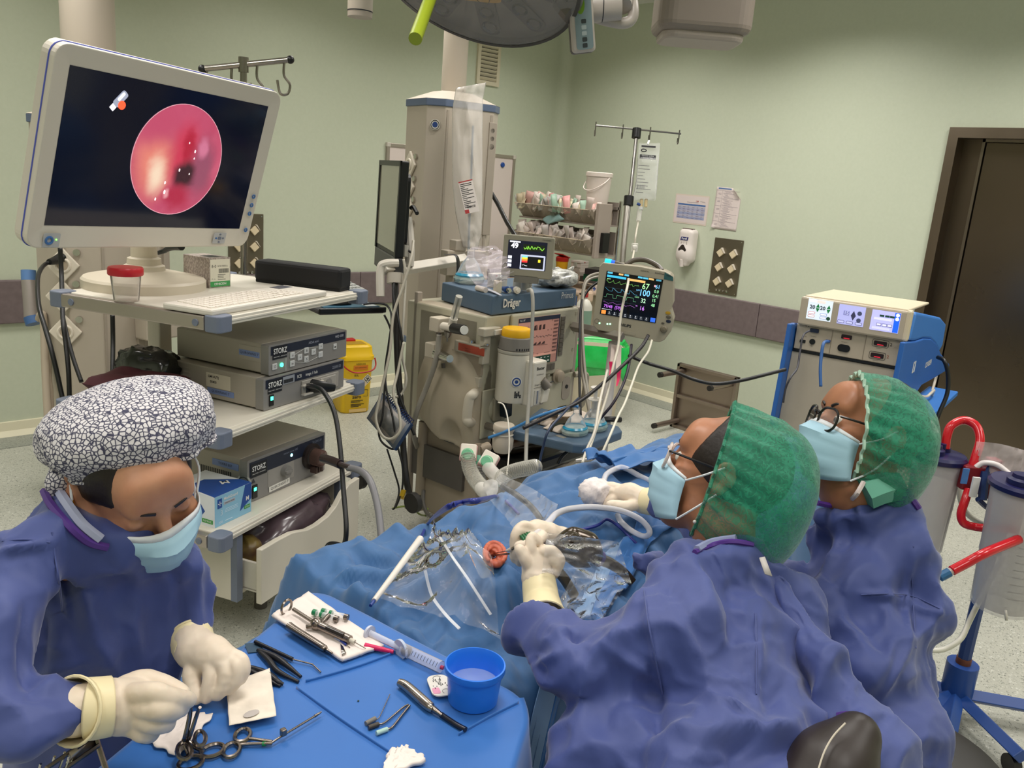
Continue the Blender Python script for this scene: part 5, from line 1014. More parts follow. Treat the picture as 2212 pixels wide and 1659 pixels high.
for k,(a,b,lb) in enumerate((((1012,978,3.75),(1010,990,3.72),'square white breathing filter with a pink edge and green port, on the left'),((1056,995,3.7),(1048,1008,3.66),'square white breathing filter with a pink edge and green port, on the right'))):
    c = DA(*a); ax = (DA(*b)-c).normalized(); n = (-FWD+Vector((0,0,.5))).normalized(); Mx = faceM(c,Vector((0,0,1)).cross(n) if k == 0 else Vector((0,0,1)).cross(n)+Vector((0,0,-.45)),n); t = thing('breathing_filter',lb,'filter',Mx)
    G().prism(rrect(.062,.062,.006,3),0,.02).done('filter_case',mat('#d8cdbf',.4),t,bev=.004); G().prism(rrect(.068,.068,.007,3),-.012,0).done('rear_case',mat('#b98a86',.4),t,bev=.003); G().cyl((-.002,-.012,.02),(-.002,-.02,.045),.021,.018,18).done('green_port',mat('#76bb92',.35),t); G().torus(T(-.002,-.012,.021),.021,.003,20,6).done('port_ring',mat('#5fae80',.35),t)
gc = thing('green_connector','brown and green tube connector between the two white filters','connector',DA(1032,975,3.8)); G().tube(PA((1033,958,3.8),(1032,985,3.8)),.013,12,0).tube(PA((1034,972,3.8),(1054,965,3.85)),.02,12,0).done('elbow',mat('#8a7c69',.4),gc,1); G().tube(PA((1031,988,3.78),(1030,1014,3.75)),.022,14,0).done('green_sleeve',mat('#4f9a78',.35),gc,1)
yp = thing('y_connector','clear plastic y-piece joining the breathing hoses at the drape edge','connector',DA(1055,1055,3.5)); G().tube(PA((1055,1010,3.66),(1068,1025,3.6),(1085,1038,3.54)),.026,14).tube(PA((1040,1056,3.5),(1052,1066,3.4),(1060,1058,3.4),(1060,1045,3.42)),.026,14).done('clear_tube',clearm('#f0ece4',.3,.08,edge=.5),yp,1)
cable('sampling_line','thin clear gas sampling line hanging from the water trap',PA((1076,869,3.9),(1088,875,3.88),(1096,900,3.85),(1100,940,3.8),(1099,985,3.75),(1093,1040,3.6)),.003,mat('#d8d2c4',.3),'tube')
cable('monitor_cable','grey cable dropping in front of the machine from the blue tray',PA((1141,627,3.98),(1148,628,3.9),(1151,650,3.88),(1150,700,3.87),(1146,800,3.85),(1140,900,3.8),(1137,960,3.75),(1136,1005,3.7)),.008,mat('#97948a',.45))
# ================================================================ RIGHT HALF OF THE ROOM
def PLN(M):
    I = M.inverted(); o = I @ CAM
    def f(px,py,z=0.): r = I.to_3x3() @ ray(px,py); return o+r*((z-o.z)/r.z)
    return f
# ---- patient monitor on its pole
yw,tl,ro = R(-56.9),0.,R(-3.3); n_ = Vector((math.sin(yw),-math.cos(yw),0)); x_ = Vector((math.cos(yw),math.sin(yw),0)); u_ = n_.cross(x_); VM = faceM(D_(1363.5,641.5,3.6),math.cos(ro)*x_+math.sin(ro)*u_,n_); VP = PLN(VM)
vm = thing('patient_monitor','grey patient monitor showing 67, 100, 32 and 16 on a pole right of the machine','monitor',VM)
VC = mat('#a39b86',.42); vw,vh = .245,.19
out = [VP(*q) for q in ((1302,567),(1380,575),(1436,586),(1448,592),(1455,600),(1455,655),(1449,668),(1456,690),(1450,715),(1435,735),(1424,740),(1290,713),(1282,705),(1280,695),(1295,575))]; pp = [(p.x,p.y) for p in out][::-1]
G().prism(pp,-.11,-.012).done('rear_case',mat('#8d8572',.45),vm,bev=.006); g = G(); m_ = len(pp); inner = [(vw/2,vh/2),(-vw/2,vh/2),(-vw/2,-vh/2),(vw/2,-vh/2)]
fc = G().prism(pp,-.012,.0); fc.done('front_case',VC,vm,bev=.004)
vs = G().prism([(x,y) for x,y in inner],-.001,.002).done('screen',mat('#06070a',.1,emit=.3,spec=.4),vm); EM = lambda c,e=1.: mat(c,.3,emit=e)
def vb(x0,y0,x1,y1,c,e=.8): return ((x0-.5)*vw,(.5-y1)*vh,.002),((x1-.5)*vw,(.5-y0)*vh,.0026),EM(c,e)
for k,(x0,x1,c) in enumerate(((.02,.11,'#58b8d8'),(.22,.3,'#d8b070'),(.32,.4,'#58b8d8'),(.56,.64,'#58b8d8'),(.65,.74,'#58b8d8'),(.75,.84,'#d8b070'),(.88,.97,'#4a90a8'))): a,b,m = vb(x0,.01+.0*k,x1,.05,c); G().box(a,b).done('menu_tab',m,vs)
a,b,m = vb(.02,.08,.36,.13,'#3fb2d6',.9); G().box(a,b).done('alarm_bar',m,vs); a,b,m = vb(.38,.09,.7,.14,'#e0b068',.9); G().box(a,b).done('alarm_bar',m,vs)
def vtxt(s,x,y,sz,c,e=1.): txt(vs,s,T((x-.5)*vw,(.5-y)*vh,.003),sz,EM(c,e),bold=.01,sx=.85)
for s_,x,y,sz,c in (('67',.72,.22,.036,'#a8e0a0'),('100',.72,.37,.038,'#7ac4f4'),('32',.72,.545,.026,'#b8e8c0'),('16',.72,.72,.026,'#c078dc'),('61',.93,.18,.024,'#7ac4f4'),('0.0',.92,.29,.019,'#8fd49a'),('0.41',.92,.4,.019,'#8fd49a'),('15',.9,.5,.019,'#8fd49a'),('48',.9,.61,.019,'#8fd49a'),('79/48  (59)',.2,.8,.02,'#b868dc'),('SpO2',.6,.32,.008,'#7ac4f4'),('etCO2',.6,.48,.008,'#8fd49a'),('RR',.62,.68,.008,'#c078dc'),('M-EKG',.06,.17,.006,'#a8e0a0')): vtxt(s_,x,y,sz,c)
def trace(fn,y,c,amp): G().tube([((x-.5)*vw,(.5-y)*vh+amp*fn(x),.003) for x in np.linspace(.02,.6,90)],.0006,4,0).done('trace',EM(c,.8),vs)
trace(lambda x: .6*math.exp(-((x*9) % 1-.3)**2*120)+.2*math.sin(x*60),.24,'#6aa850',.014); trace(lambda x: max(0,1-((x*6.5) % 1)*1.6),.44,'#4a98b8',.016); trace(lambda x: 1 if (x*5.5) % 1 > .35 else -.2,.58,'#62a87a',.012); trace(lambda x: .5*math.sin(x*40)**3,.71,'#9a60b0',.008)
for y in (.36,.65): a,b,m = vb(.02,y,.6,y+.003,'#3d5560',.5); G().box(a,b).done('scale_line',m,vs)
a,b,m = vb(.865,.145,.89,.19,'#f0a8b0',1); G().box(a,b).done('alarm_icon',m,vs)
a,b,m = vb(.02,.9,.1,.985,'#e88a3c',1); G().box(a,b).done('orange_key',m,vs); a,b,m = vb(.9,.89,.985,.985,'#2f62d0',1); G().box(a,b).done('blue_key',m,vs)
for k in range(8): a,b,m = vb(.13+.095*k,.9,.205+.095*k,.985,'#20242c',.5); o = G().box(a,b).done('screen_key',m,vs); G().box((a[0]+.004,a[1]+.004,.0026),(b[0]-.006,a[1]+.0056,.003)).box((a[0]+.006,a[1]+.009,.0026),(b[0]-.009,b[1]-.002,.003)).done('key_symbol',EM('#c8ccd4',.7),vs,kind='stuff')
a,b,m = vb(.02,.865,.2,.875,'#d8dce4',.6); G().box(a,b).done('caption',m,vs)
txt(vm,'PHILIPS',T(*VP(1350,703).xy,.001),.017,TXTK,bold=.03); txt(vm,'IntelliVue',T(*VP(1425,591).xy,.001),.0105,TXTK); txt(vm,'SURGICAL',T(*VP(1393,586).xy,.001),.008,TXTK)
q = [VP(*p) for p in ((1436,588),(1454,598),(1454,607),(1434,603))]; G().prism([(p.x,p.y) for p in q][::-1],.0,.0015).done('teal_corner',mat('#2c5a5a',.4),vm); txt(vm,'MP50',T(*VP(1445,596).xy,.002),.009,TXTK)
p0,p1 = VP(1304,566),VP(1336,571); G().tube([(p0.x+.003,p0.y+.004,-.02),(p0.x+.03,p0.y+.004,-.02)],.011,10,0).done('alarm_lamp',EM('#20c8e8',1.6),vm); G().tube([(p0.x+.03,p0.y+.003,-.02),(p0.x+.046,p0.y+.002,-.02)],.0105,10,0).done('alarm_lamp',EM('#2a60d8',.8),vm); G().tube([(p0.x+.046,p0.y+.002,-.02),(p0.x+.085,p0.y-.004,-.02)],.0105,10,0).done('lamp_cover',mat('#5d564c',.4),vm)
G().tube([VP(1352,572,-.06),VP(1370,562,-.08),VP(1395,562,-.09),VP(1420,574,-.08),VP(1430,585,-.06)],.011,10).done('carry_handle',mat('#4d453a',.4),vm)
for px,py,c,r in ((1443,676,'#b08a1c',.011),(1444,685,'#5d5648',.011),(1444,694,'#1c2438',.011),(1432,698,'#5d5648',.007)): p = VP(px,py); G().lathe([(r,0),(r,.002),(0,.003)],T(p.x,p.y,0),20,False,1,.62).done('oval_button',mat(c,.4),vm)
p = VP(1434,711); G().lathe([(.016,0),(.016,.006),(.012,.01),(.011,.018),(0,.02)],T(p.x,p.y,0),22,False).done('knob',mat('#6f6754',.4),vm)
for px,py in ((1295,698),(1312,700),(1318,700)): p = VP(px,py); G().lathe([(.004,0),(.003,.002),(0,.002)],T(p.x,p.y,0),10,False).done('green_light',EM('#9cffc0',3),vm)
p = VP(1285,692); G().torus(T(p.x+.01,p.y,.001),.01,.0015,20,5).done('power_ring',mat('#8f8773',.4),vm)
p = VP(1352,718); G().prism(rrect(.085,.015,.006,3,p.x,p.y),.0,.002).done('lower_badge',VC,vm)
pst = thing('monitor_pole','white pole with a bracket and shelf arm carrying the patient monitor','stand',Vector((2.79,2.3,0)))
mp = D_(1322,745,3.72); pb_ = Vector((mp.x,mp.y,0)); POLE = mat('#b9b4ae',.4)
G().tube([D_(1326,740,3.72),D_(1316,830,3.66),D_(1306,930,3.6),D_(1296,1010,3.58),Vector((D_(1296,1010,3.58).x,D_(1296,1010,3.58).y,.05))],.024,14,0).done('pole',POLE,pst,1)
e = D_(1296,1010,3.58); 
for k in range(5): a = 2*math.pi*k/5+.3; G().tube([(e.x,e.y,.07),(e.x+.25*math.cos(a),e.y+.25*math.sin(a),.035)],.018,8,0).done('foot',POLE,pst,1)
G().tube([D_(1236,705,3.85),D_(1290,716,3.72),D_(1345,728,3.62)],.024,4,0,flat=(1,.8,(0,0,1))).done('bracket_arm',mat('#8d857a',.4,.4),pst,1,bev=.003); G().box((-.09,-.035,-.1),(.05,-.01,-.03),VM @ T(-.01,-.09,0)).done('mount_plate',mat('#6e675c',.4,.4),pst,1)
G().box((-.04,-.05,-.1),(.05,-.0,-.06),VM @ T(-.03,-.13,0)).done('clamp',mat('#a29c92',.4),pst,1)
g = VM @ T(.11,-.14,-.05); G().box((-.03,-.025,-.03),(.03,.015,.03),g).done('module_rack',mat('#25355e',.5),pst,1)
for k,(a,b,c,lb) in enumerate((((1326,745,3.66),(1323,785,3.62),(1320,806,3.6),'left of two white straps with a pink tip hanging under the patient monitor'),((1337,745,3.64),(1336,790,3.6),(1336,822,3.58),'right of two white straps with a pink tip hanging under the patient monitor'))):
    t = thing('hanging_strap',lb,'strap',D_(*c)); y2 = c[1]; G().tube([D_(*a),D_(*b),D_(c[0]+1,c[1]-24,c[2])],.011,4,6,flat=(1,.15,RGT)).done('strap',mat('#c9b8ae',.6),t,1); G().tube([D_(c[0]+1,c[1]-25,c[2]),D_(c[0],c[1]-5,c[2]),D_(c[0]-4,c[1]+12,c[2]-.02)],lambda q: .011*(1-.75*q),4,4,flat=(1,.2,RGT)).done('pink_tip',mat('#e0225e',.5),t,1)
# ---- waste bin with a green bag
bn = thing('waste_bin','tall cream waste bin lined with a bright green bag beside the right wall','bin',rz((4.445,3.70,0),R(-42)))
BM_ = mat('#d9cdb6',.45); pr = lambda w,d,z,r=.06: [(x,y,z) for x,y in rrect(w,d,r,5)]
rings = [pr(.29,.25,0.004),pr(.3,.26,.01),pr(.36,.32,.5),pr(.345,.305,.5),pr(.29,.25,.02)]
G().grid([r+[r[0]] for r in rings]).add(pr(.29,.25,.004),[tuple(range(23,-1,-1))]).add(pr(.29,.25,.02),[tuple(range(24))]).done('bin_body',BM_,bn,ang=50)
A = []; 
for i,(w,d,z) in enumerate(((.375,.335,.34),(.385,.345,.38),(.382,.342,.44),(.385,.345,.5),(.375,.335,.53),(.34,.3,.52),(.33,.29,.42),(.31,.27,.3))):
    r = rrect(w,d,.06,9); row = []
    for j,(x,y) in enumerate(r+[r[0]]): k = j % len(r); nz = float(ridged(np.array([[x*9,y*9,z*6]]))[0])*.018; sag = .05*math.sin(j*.5)*(i == 0)+.02*math.sin(j*.9+1)*(i == 1); l = math.hypot(x,y); row.append((x*(1+nz/l),y*(1+nz/l),z+sag+nz*.5*(i in (3,4))))
    A.append(row)
G().grid(A).done('bin_bag',mat('#19b548',.22,spec=.7,var='#2fd062',scale=12),bn,ang=60,solid=.002); G().box((.02,-.1655,.06),(.06,-.1635,.075)).done('maker_label',mat('#8fa8bb',.5),bn)
# ---- drug trolley against the right wall
TM_ = Matrix(((0,1,0,4.42),(-1,0,0,4.66),(0,0,1,0),(0,0,0,1)))     # local x = -y (right in view), local y = +x (towards the wall)
dt = thing('drug_trolley','cream drug trolley with a worktop and two tilted rows of clear bins full of packets','trolley',TM_)
TC = mat('#c2ab98',.45); G().box((0,0,.83),(.78,.5,.86)).done('worktop',TC,dt,bev=.01); G().box((.04,.03,.1),(.74,.47,.83)).done('cabinet',mat('#b4a392',.5),dt,bev=.006)
for k in range(4): dq = G().box((.05,.018,.14+.17*k),(.73,.03,.3+.17*k)).done('drawer',mat('#bfae9c',.45),dt,bev=.005); G().box((.28,.008,.25+.17*k),(.5,.018,.275+.17*k)).done('drawer_handle',mat('#8d8377',.4),dq,bev=.003)
for x in (.06,.72): 
    G().cyl((x,.4,.86),(x,.4,1.5),.013,n=12).done('post',CHROME,dt)
    for y in (.06,.44): G().cyl((x-.012,y,.045),(x+.012,y,.045),.045,n=16).done('caster',DARK,dt); G().cyl((x,y,.05),(x,y,.1),.012,n=8).done('caster_stem',CHROME,dt)
G().box((.735,.0,.78),(.81,.1,.87)).done('corner_bumper',mat('#cdb29c',.4),dt,bev=.02); G().box((.76,.2,.8),(.83,.45,.83)).done('side_shelf',TC,dt,bev=.004)
# packets: little leaves of paper standing in the bins
def packs(n,x0,x1,y0,y1,z0,hmin,hmax,cols,parent,wid=.05):
    for i in range(n):
        x = random.uniform(x0,x1); y = random.uniform(y0,y1); h = random.uniform(hmin,hmax); w = random.uniform(.6,1.1)*wid; M = T(x,y,z0) @ RO(random.uniform(-.9,.9),4,'Z') @ RO(random.uniform(-.75,.45),4,'X') @ RO(random.uniform(-.5,.5),4,'Y')
        g = G(); b = random.uniform(-.01,.01); g.grid([[tuple(M @ Vector((-w/2+w*i_/3,b*math.sin(j_*1.5)+.004*i_*(j_-1),h*j_/3))) for j_ in range(4)] for i_ in range(4)]); c = random.choice(cols)
        o = g.done('packet',mat(c,.5),parent,solid=.0025,ang=80)
PKW = ['#d9ccc2','#cfc0b8','#e2d8cf','#c9bdb4','#d6c4bd','#b9b0aa']; PKC = ['#d9ccc2','#cfa39a','#c98f8a','#bcae92','#8aa590','#d9d0b0','#c9b8ae','#a7a39c']
for r_,(z,y,nb,cols,n) in enumerate(((1.33,.0,6,PKC,70),(1.12,-.02,5,PKW,70))):
    rk = G().box((.0,.08,z-.01),(.78,.3,z)).box((.0,.3,z-.01),(.78,.31,z+.16)).done('rack_shelf',mat('#8d8279',.45),dt)
    for k in range(nb):
        x0 = .02+.75*k/nb; x1 = .02+.75*(k+1)/nb-.006; g = G(); y0,y1,z1 = y+.1,y+.26,z+.13; yf = y-.005
        g.add([(x0,y0,z),(x1,y0,z),(x1,yf,z1*.0+z+.1),(x0,yf,z+.1),(x0,y1,z),(x1,y1,z),(x1,y1,z1),(x0,y1,z1)],[(0,1,2,3),(0,4,7,3),(1,5,6,2),(0,1,5,4)])
        g.done('clear_bin',clearm('#d9c8ae',.22,.08,edge=.4,bump=0),dt,solid=.003)
        g = G().tube([(x0,yf,z+.1),(x1,yf,z+.1)],.0025,5,0).done('bin_lip',mat('#c9b9a0',.3),dt)
    packs(n,.03,.75,y+.02,y+.14,z+.06,.08,.14,cols,dt,.06)
G().box((.78,.06,1.1),(.81,.2,1.48)).done('rack_side',mat('#a1948a',.45),dt,bev=.004); G().box((.81,.1,1.14),(.84,.17,1.28)).done('rack_clamp',BLACK,dt,bev=.004); G().box((0,.28,1.44),(.78,.32,1.46)).done('rack_top',mat('#6f655d',.5),dt)
wl = lambda x,y,z: TM_ @ Vector((x,y,z))
def tleaf(name,label,cat,pts,m,bend=.0,solid=.003): 
    P = [Vector(p) for p in pts]; g = G().grid([[P[0].lerp(P[1],i/6).lerp(P[3].lerp(P[2],i/6),j/6)+Vector((-.02*math.sin(i*.9+j)*bend-.03*bend*math.sin(j*.5),0,0)) for j in range(7)] for i in range(7)]); o = g.done(name,m,None,solid=solid,ang=60); return tag(o,label,cat)
def X3(*q): return [X_(x,y,X) for x,y,X in q]
dp = thing('dressing_pack','white sterile pack with a dark blue label sticking up at the left of the bins','packet',X_(1200,470,4.62)); P_ = X3((1184,413,4.62),(1224,427,4.62),(1211,478,4.56),(1166,463,4.56)); PW2 = mat('#ddd0c3',.5,bump=.3,scale=30)
G().grid([[P_[0].lerp(P_[1],i/6).lerp(P_[3].lerp(P_[2],i/6),j/6)+Vector((-.012*math.sin(i*1.1+j),0,0)) for j in range(7)] for i in range(7)]).done('wrapper',PW2,dp,1,solid=.004,ang=60)
Q_ = X3((1196,427,4.585),(1212,432,4.585),(1208,448,4.58),(1190,443,4.58)); G().add(Q_,[(0,1,2,3)]).done('label',mat('#24405e',.5),dp,1,solid=.002); Q_ = X3((1192,429,4.575),(1195,428,4.575),(1192,441,4.57),(1189,440,4.57)); G().add(Q_,[(0,1,2,3)]).done('label_stripe',TXTW,dp,1,solid=.001)
tleaf('dressing_pack','second white pack behind the labelled one at the left end of the bins','packet',X3((1168,446,4.66),(1200,462,4.66),(1190,474,4.64),(1162,462,4.64)),PW2,.5)
tleaf('dressing_pack','pale blue wrapped pack leaning out over the lower row of bins','packet',X3((1176,470,4.5),(1212,456,4.5),(1218,474,4.45),(1182,486,4.45)),mat('#8fb0b0',.5),.6)
tleaf('dressing_pack','large cream pack hanging out below at the left end of the lower bins','packet',X3((1164,475,4.6),(1205,480,4.6),(1200,520,4.55),(1188,518,4.55)),PW2,.5)
tleaf('paper_pack','small pointed cream packet standing up from the upper bins','packet',X3((1236,440,4.6),(1246,425,4.6),(1247,440,4.58),(1222,452,4.58)),mat('#cfc0a8',.5),.2)
tleaf('catheter_pack','flat grey printed packet lying on top of the upper bins','packet',X3((1240,443,4.66),(1284,446,4.66),(1298,455,4.5),(1262,457,4.5)),mat('#a9a49b',.5),.2)
bk_ = thing('white_bucket','white plastic bucket with a lid and handle on top of the bin rack','bucket',wl(.66,.2,1.4605)); WB = mat('#dccfc6',.4)
G().lathe([(.075,0),(.09,.2),(.09,.2)],None,28).done('pail',WB,bk_); G().lathe([(.094,.198),(.097,.2),(.097,.225),(.085,.23),(0,.23)],None,28,False).done('lid',WB,bk_); G().tube([(-.0,-.097,.195),(-.05,-.1,.16),(-.09,-.06,.12),(-.1,0,.1),(-.09,.06,.12),(0,.097,.195)],.004,6).done('handle',WB,bk_); 
def onW(px,py): q = Z_(px,py,.86); return q
def wob(name,label,cat,px,py): return thing(name,label,cat,T(*onW(px,py)+Vector((0,0,.0005))))
t = wob('sharps_box','small yellow sharps box with a red lid on the drug trolley','sharps bin',1212,590); G().lathe([(.05,0),(.058,.1)],None,16,True,1,.8).done('box',mat('#e0a318',.4),t); G().lathe([(.06,.1),(.062,.13),(.05,.14)],None,16,True,1,.8).done('lid',mat('#b01c14',.4),t); G().box((-.1,-.05,.135),(0,.05,.142),RO(R(18),4,'Y')).done('flap',mat('#b01c14',.4),t)
for k in range(5):
    t = wob('tape_roll',('tan tape roll at the left end of the row on the drug trolley','cream tape roll, second from the left in the trolley row','brownish tape roll in the middle of the trolley row','grey tape roll, second from the right in the trolley row','pinkish tape roll at the right end of the trolley row')[k],'tape',1216+7*k,608+1.2*k); G().lathe([(.018,-.008),(.045,-.008),(.045,.008),(.018,.008)],T(0,0,.045) @ axM((0,0,0),(.3,-.95,0)),20,False).done('tape',mat(('#cdb08a','#d9cbb8','#b9a08a','#7d8a94','#d6bdb0')[k],.6),t)
for k,(px,py) in enumerate(((1183,606),(1190,608),(1197,611),(1203,613))):
    t = wob('ampoule_box',('tiny pale carton with a red band, leftmost on the trolley top','tiny tall pink carton, second from left on the trolley top','tiny white carton with a pink band, third on the trolley top','tiny tall pale carton nearest the tape rolls on the trolley')[k],'box',px,py); G().box((-.014,-.014,0),(.014,.014,.05+.015*(k % 2))).done('carton',mat(('#d9b8b0','#c98f8a','#ded2ca','#d6c4bd')[k],.5),t,bev=.001); G().box((-.0145,-.0145,.02),(.0145,.0145,.03)).done('band',mat(('#a04a4a','#ded2ca','#b0605a','#8a6a70')[k],.5),t)
t = wob('spray_bottle','clear plastic spray bottle with a white cap in front of the tape rolls','bottle',1239,612); G().lathe([(.036,0),(.038,.005),(.038,.09),(.03,.115),(.012,.13)],None,20).done('bottle',clearm('#e2d2cc',.4,.15,edge=.4),t); G().lathe([(.014,.13),(.014,.15),(.008,.16)],None,14).done('cap',TXTW,t)
t = wob('white_carton','stack of flat white cartons with a red mark behind the spray bottle','box',1251,594)
for k in range(5): G().box((-.05+.004*(k % 2),-.05,.018*k+.03),(.05,.06,.018*k+.047)).done('carton',mat('#cfc3ba',.5),t,bev=.001)
G().box((-.055,-.06,0),(.06,.06,.03)).done('carton',mat('#a79c93',.5),t); G().cyl((.0,-.0505,.11),(0,-.052,.11),.006,n=10).done('red_dot',mat('#a83a2a',.5),t)
t = wob('steel_tray','shallow steel tray with a dark cloth at the front of the trolley top','tray',1262,622); G().box((-.06,-.07,0),(.06,.08,.004)).box((-.06,-.07,.004),(-.056,.08,.024)).box((.056,-.07,.004),(.06,.08,.024)).box((-.06,-.07,.004),(.06,-.066,.024)).done('tray',STEEL,t); G().box((-.05,-.06,.006),(.05,.07,.022)).done('dark_cloth',mat('#5a4a44',.6),t,bev=.004)
for k,(c,lb,z) in enumerate((('#0f5a3a','green ring binder lying on the trolley behind the patient monitor',0.0),('#2a2224','black ring binder lying on the green one behind the patient monitor',.047))):
    t = thing('ring_binder',lb,'binder',T(*onW(1300,606)) @ T(0,0,z+.001)); M2 = RO(R(12+8*k),4,'Z'); G().box((-.11,-.09,0),(.11,.11,.003),M2).box((-.11,-.09,.042),(.11,.11,.045),M2).box((-.113,-.09,0),(-.11,.11,.045),M2).done('cover',mat(c,.5),t); G().box((-.1,-.085,.004),(.1,.1,.036),M2).done('pages',mat('#d9b8b4',.6),t)
t = thing('glove_carton','white carton with a blue star on the side shelf of the drug trolley','box',TM_ @ T(.79,.05,.8305)); G().box((-.05,.1,0),(.12,.3,.07)).done('carton',mat('#dccdc2',.5),t,bev=.001); txt(t,'+',T(-.03,.099,.045) @ FX,.05,mat('#2a4a9a',.5),bold=.06)
sb_ = D_(1322,690,4.4); t = thing('solution_bottle','white bottle with a green label and red cap standing beyond the tray machine','bottle',D_(1256,715,4.6)); G().lathe([(.045,0),(.047,.02),(.047,.14),(.03,.17),(.016,.18),(.016,.2)],None,20).done('bottle',mat('#c5c2b4',.4),t); G().lathe([(.0475,.03),(.0475,.12)],None,20,False).done('label',mat('#7d9a84',.5),t); G().lathe([(.019,.19),(.019,.215)],None,14).done('cap',mat('#b03030',.4),t); G().box((-.09,-.06,-.02),(.09,.06,-.0)).done('holder',mat('#a79d93',.5),t)
# ---- infusion stand with a fluid bag
ivp = thing('infusion_stand','slim infusion stand with a four-hook bar and black clamps by the right wall','stand',Vector((3.84,3.1,0)))
ia,ib = D_(1376,285,4.75),D_(1340,620,4.62); icg = mat('#8d8a86',.28,1); ib0 = Vector((ib.x,ib.y,.05))
G().cyl(ib,ia,.0105,n=12).done('inner_pole',icg,ivp,1); G().tube([D_(1355,440,4.69),ib,ib0],.017,12,0).done('outer_pole',mat('#a7a29a',.3,.9),ivp,1)
G().tube([D_(1376,278,4.75),D_(1374,298,4.75)],.026,12,0).done('top_clamp',BLACK,ivp,1); G().tube([D_(1359,424,4.69),D_(1357,444,4.69)],.028,12,0).done('height_clamp',BLACK,ivp,1); ja,jb = D_(1287,271,4.75),D_(1471,289,4.75)
G().cyl(ja,jb,.005,n=8).done('crossbar',icg,ivp,1)
for f in (.0,.32,.64,.98):
    p = ja.lerp(jb,f); d = Vector((0,0,1)); e_ = FWD.cross(Vector((0,0,1))).normalized(); G().tube([p+d*.02,p-d*.035,p-d*.05+FWD*.012,p-d*.045+FWD*.03,p-d*.015+FWD*.034],.004,6).done('hook',icg,ivp,1)
for k in range(5): a = 2*math.pi*k/5; G().tube([ib0,ib0+Vector((.26*math.cos(a),.26*math.sin(a),-.03))],.014,8,0).done('foot',icg,ivp,1)
fb = thing('infusion_bag','clear infusion fluid bag with black print hanging from the infusion stand','bag',D_(1398,380,4.7)); A = []
for i in range(15):
    t_ = i/14; y = 310+122*t_; xl = np.interp(y,[310,335,390,420,432],[1380,1378,1374,1368,1366]); xr = np.interp(y,[310,335,390,420,432],[1426,1424,1420,1418,1416])
    row = []
    for j in range(21):
        a = 2*math.pi*j/20; bul = .032*np.interp(t_,[0,.18,.3,.85,1],[.12,.12,1,1.1,.15]); row.append(tuple(D_((xl+xr)/2+(xr-xl)/2*math.cos(a),y+2*math.sin(3*a),4.68+bul*math.sin(a)*(1+.3*float(perlin(np.array([[a*2,t_*6,.5]]))[0])))))
    A.append(row)
G().grid(A).done('bag',clearm(WF,.16,.06,edge=.5,scale=18,bump=.9),fb,1,ang=80)
LM = faceM(D_(1400,330,4.665),D_(1420,332,4.665)-D_(1380,329,4.665),-FWD); g = G().box((-.04,.03,0),(.04,.04,.001),LM).box((-.045,-.036,0),(.045,-.012,.001),LM).torus(LM @ T(-.025,.012,0),.014,.003,16,4,ey=.5)
for k in range(9): g.box((-.05,-.07-.019*k,-.02),(-.05+random.uniform(.03,.09),-.067-.019*k,-.019),LM)
for k in range(12): g.box((-.045+.004*k,-.2,-.028),(-.045+.004*k+random.choice((.0012,.0024)),-.175,-.027),LM)
g.done('print',mat('#26262a',.5),fb,1,kind='stuff'); txt(fb,'Cloruro sódico',LM @ T(0,-.018,.0015),.011,TXTW,world=True); txt(fb,'Solución Fisio',LM @ T(0,-.03,.0015),.01,TXTW,world=True)
G().tube(P3((1399,312,4.7),(1402,304,4.72)),.006,6,0).done('hanger',mat('#d9d9d2',.3),fb,1)
for px in (1386,1396): G().tube(P3((px,430,4.68),(px-1,447,4.68)),.009,8,0).done('port',mat('#cdb98a',.4),fb,1)
dc = thing('drip_chamber','clear drip chamber with a blue cap under the fluid bag','drip chamber',D_(1379,470,4.68)); G().tube(P3((1384,447,4.68),(1383,453,4.68)),.015,12,0).done('cap',mat('#c9cac6',.4),dc,1); G().tube(P3((1382,453,4.68),(1379,478,4.67)),.014,12,0).done('chamber',clearm('#f0ece4',.3,.05,edge=.5),dc,1); G().tube(P3((1376,440,4.68),(1387,444,4.68)),.008,8,0).done('blue_clip',mat('#2a4a8a',.4),dc,1)
rc_ = thing('roller_clamp','small clear roller clamp on the drip line','clamp',D_(1371,535,4.6)); G().box((-.018,-.01,-.025),(.018,.012,.025),T(*D_(1371,535,4.6))).cyl(D_(1366,534,4.58),D_(1376,534,4.58),.012,n=12).done('clamp',clearm('#efece4',.4,.08,edge=.5),rc_,1,bev=.004)
LINE = mat('#cfc8b6',.35)
cable('drip_line','thin clear drip line running down over the patient monitor screen',P3((1379,478,4.67),(1373,510,4.63),(1369,545,4.55),(1362,580,3.8),(1355,620,3.5),(1345,660,3.48),(1339,700,3.47),(1336,745,3.45),(1325,790,3.4),(1312,850,3.35),(1290,920,3.2),(1268,985,3.05)),.0055,LINE,'tube')
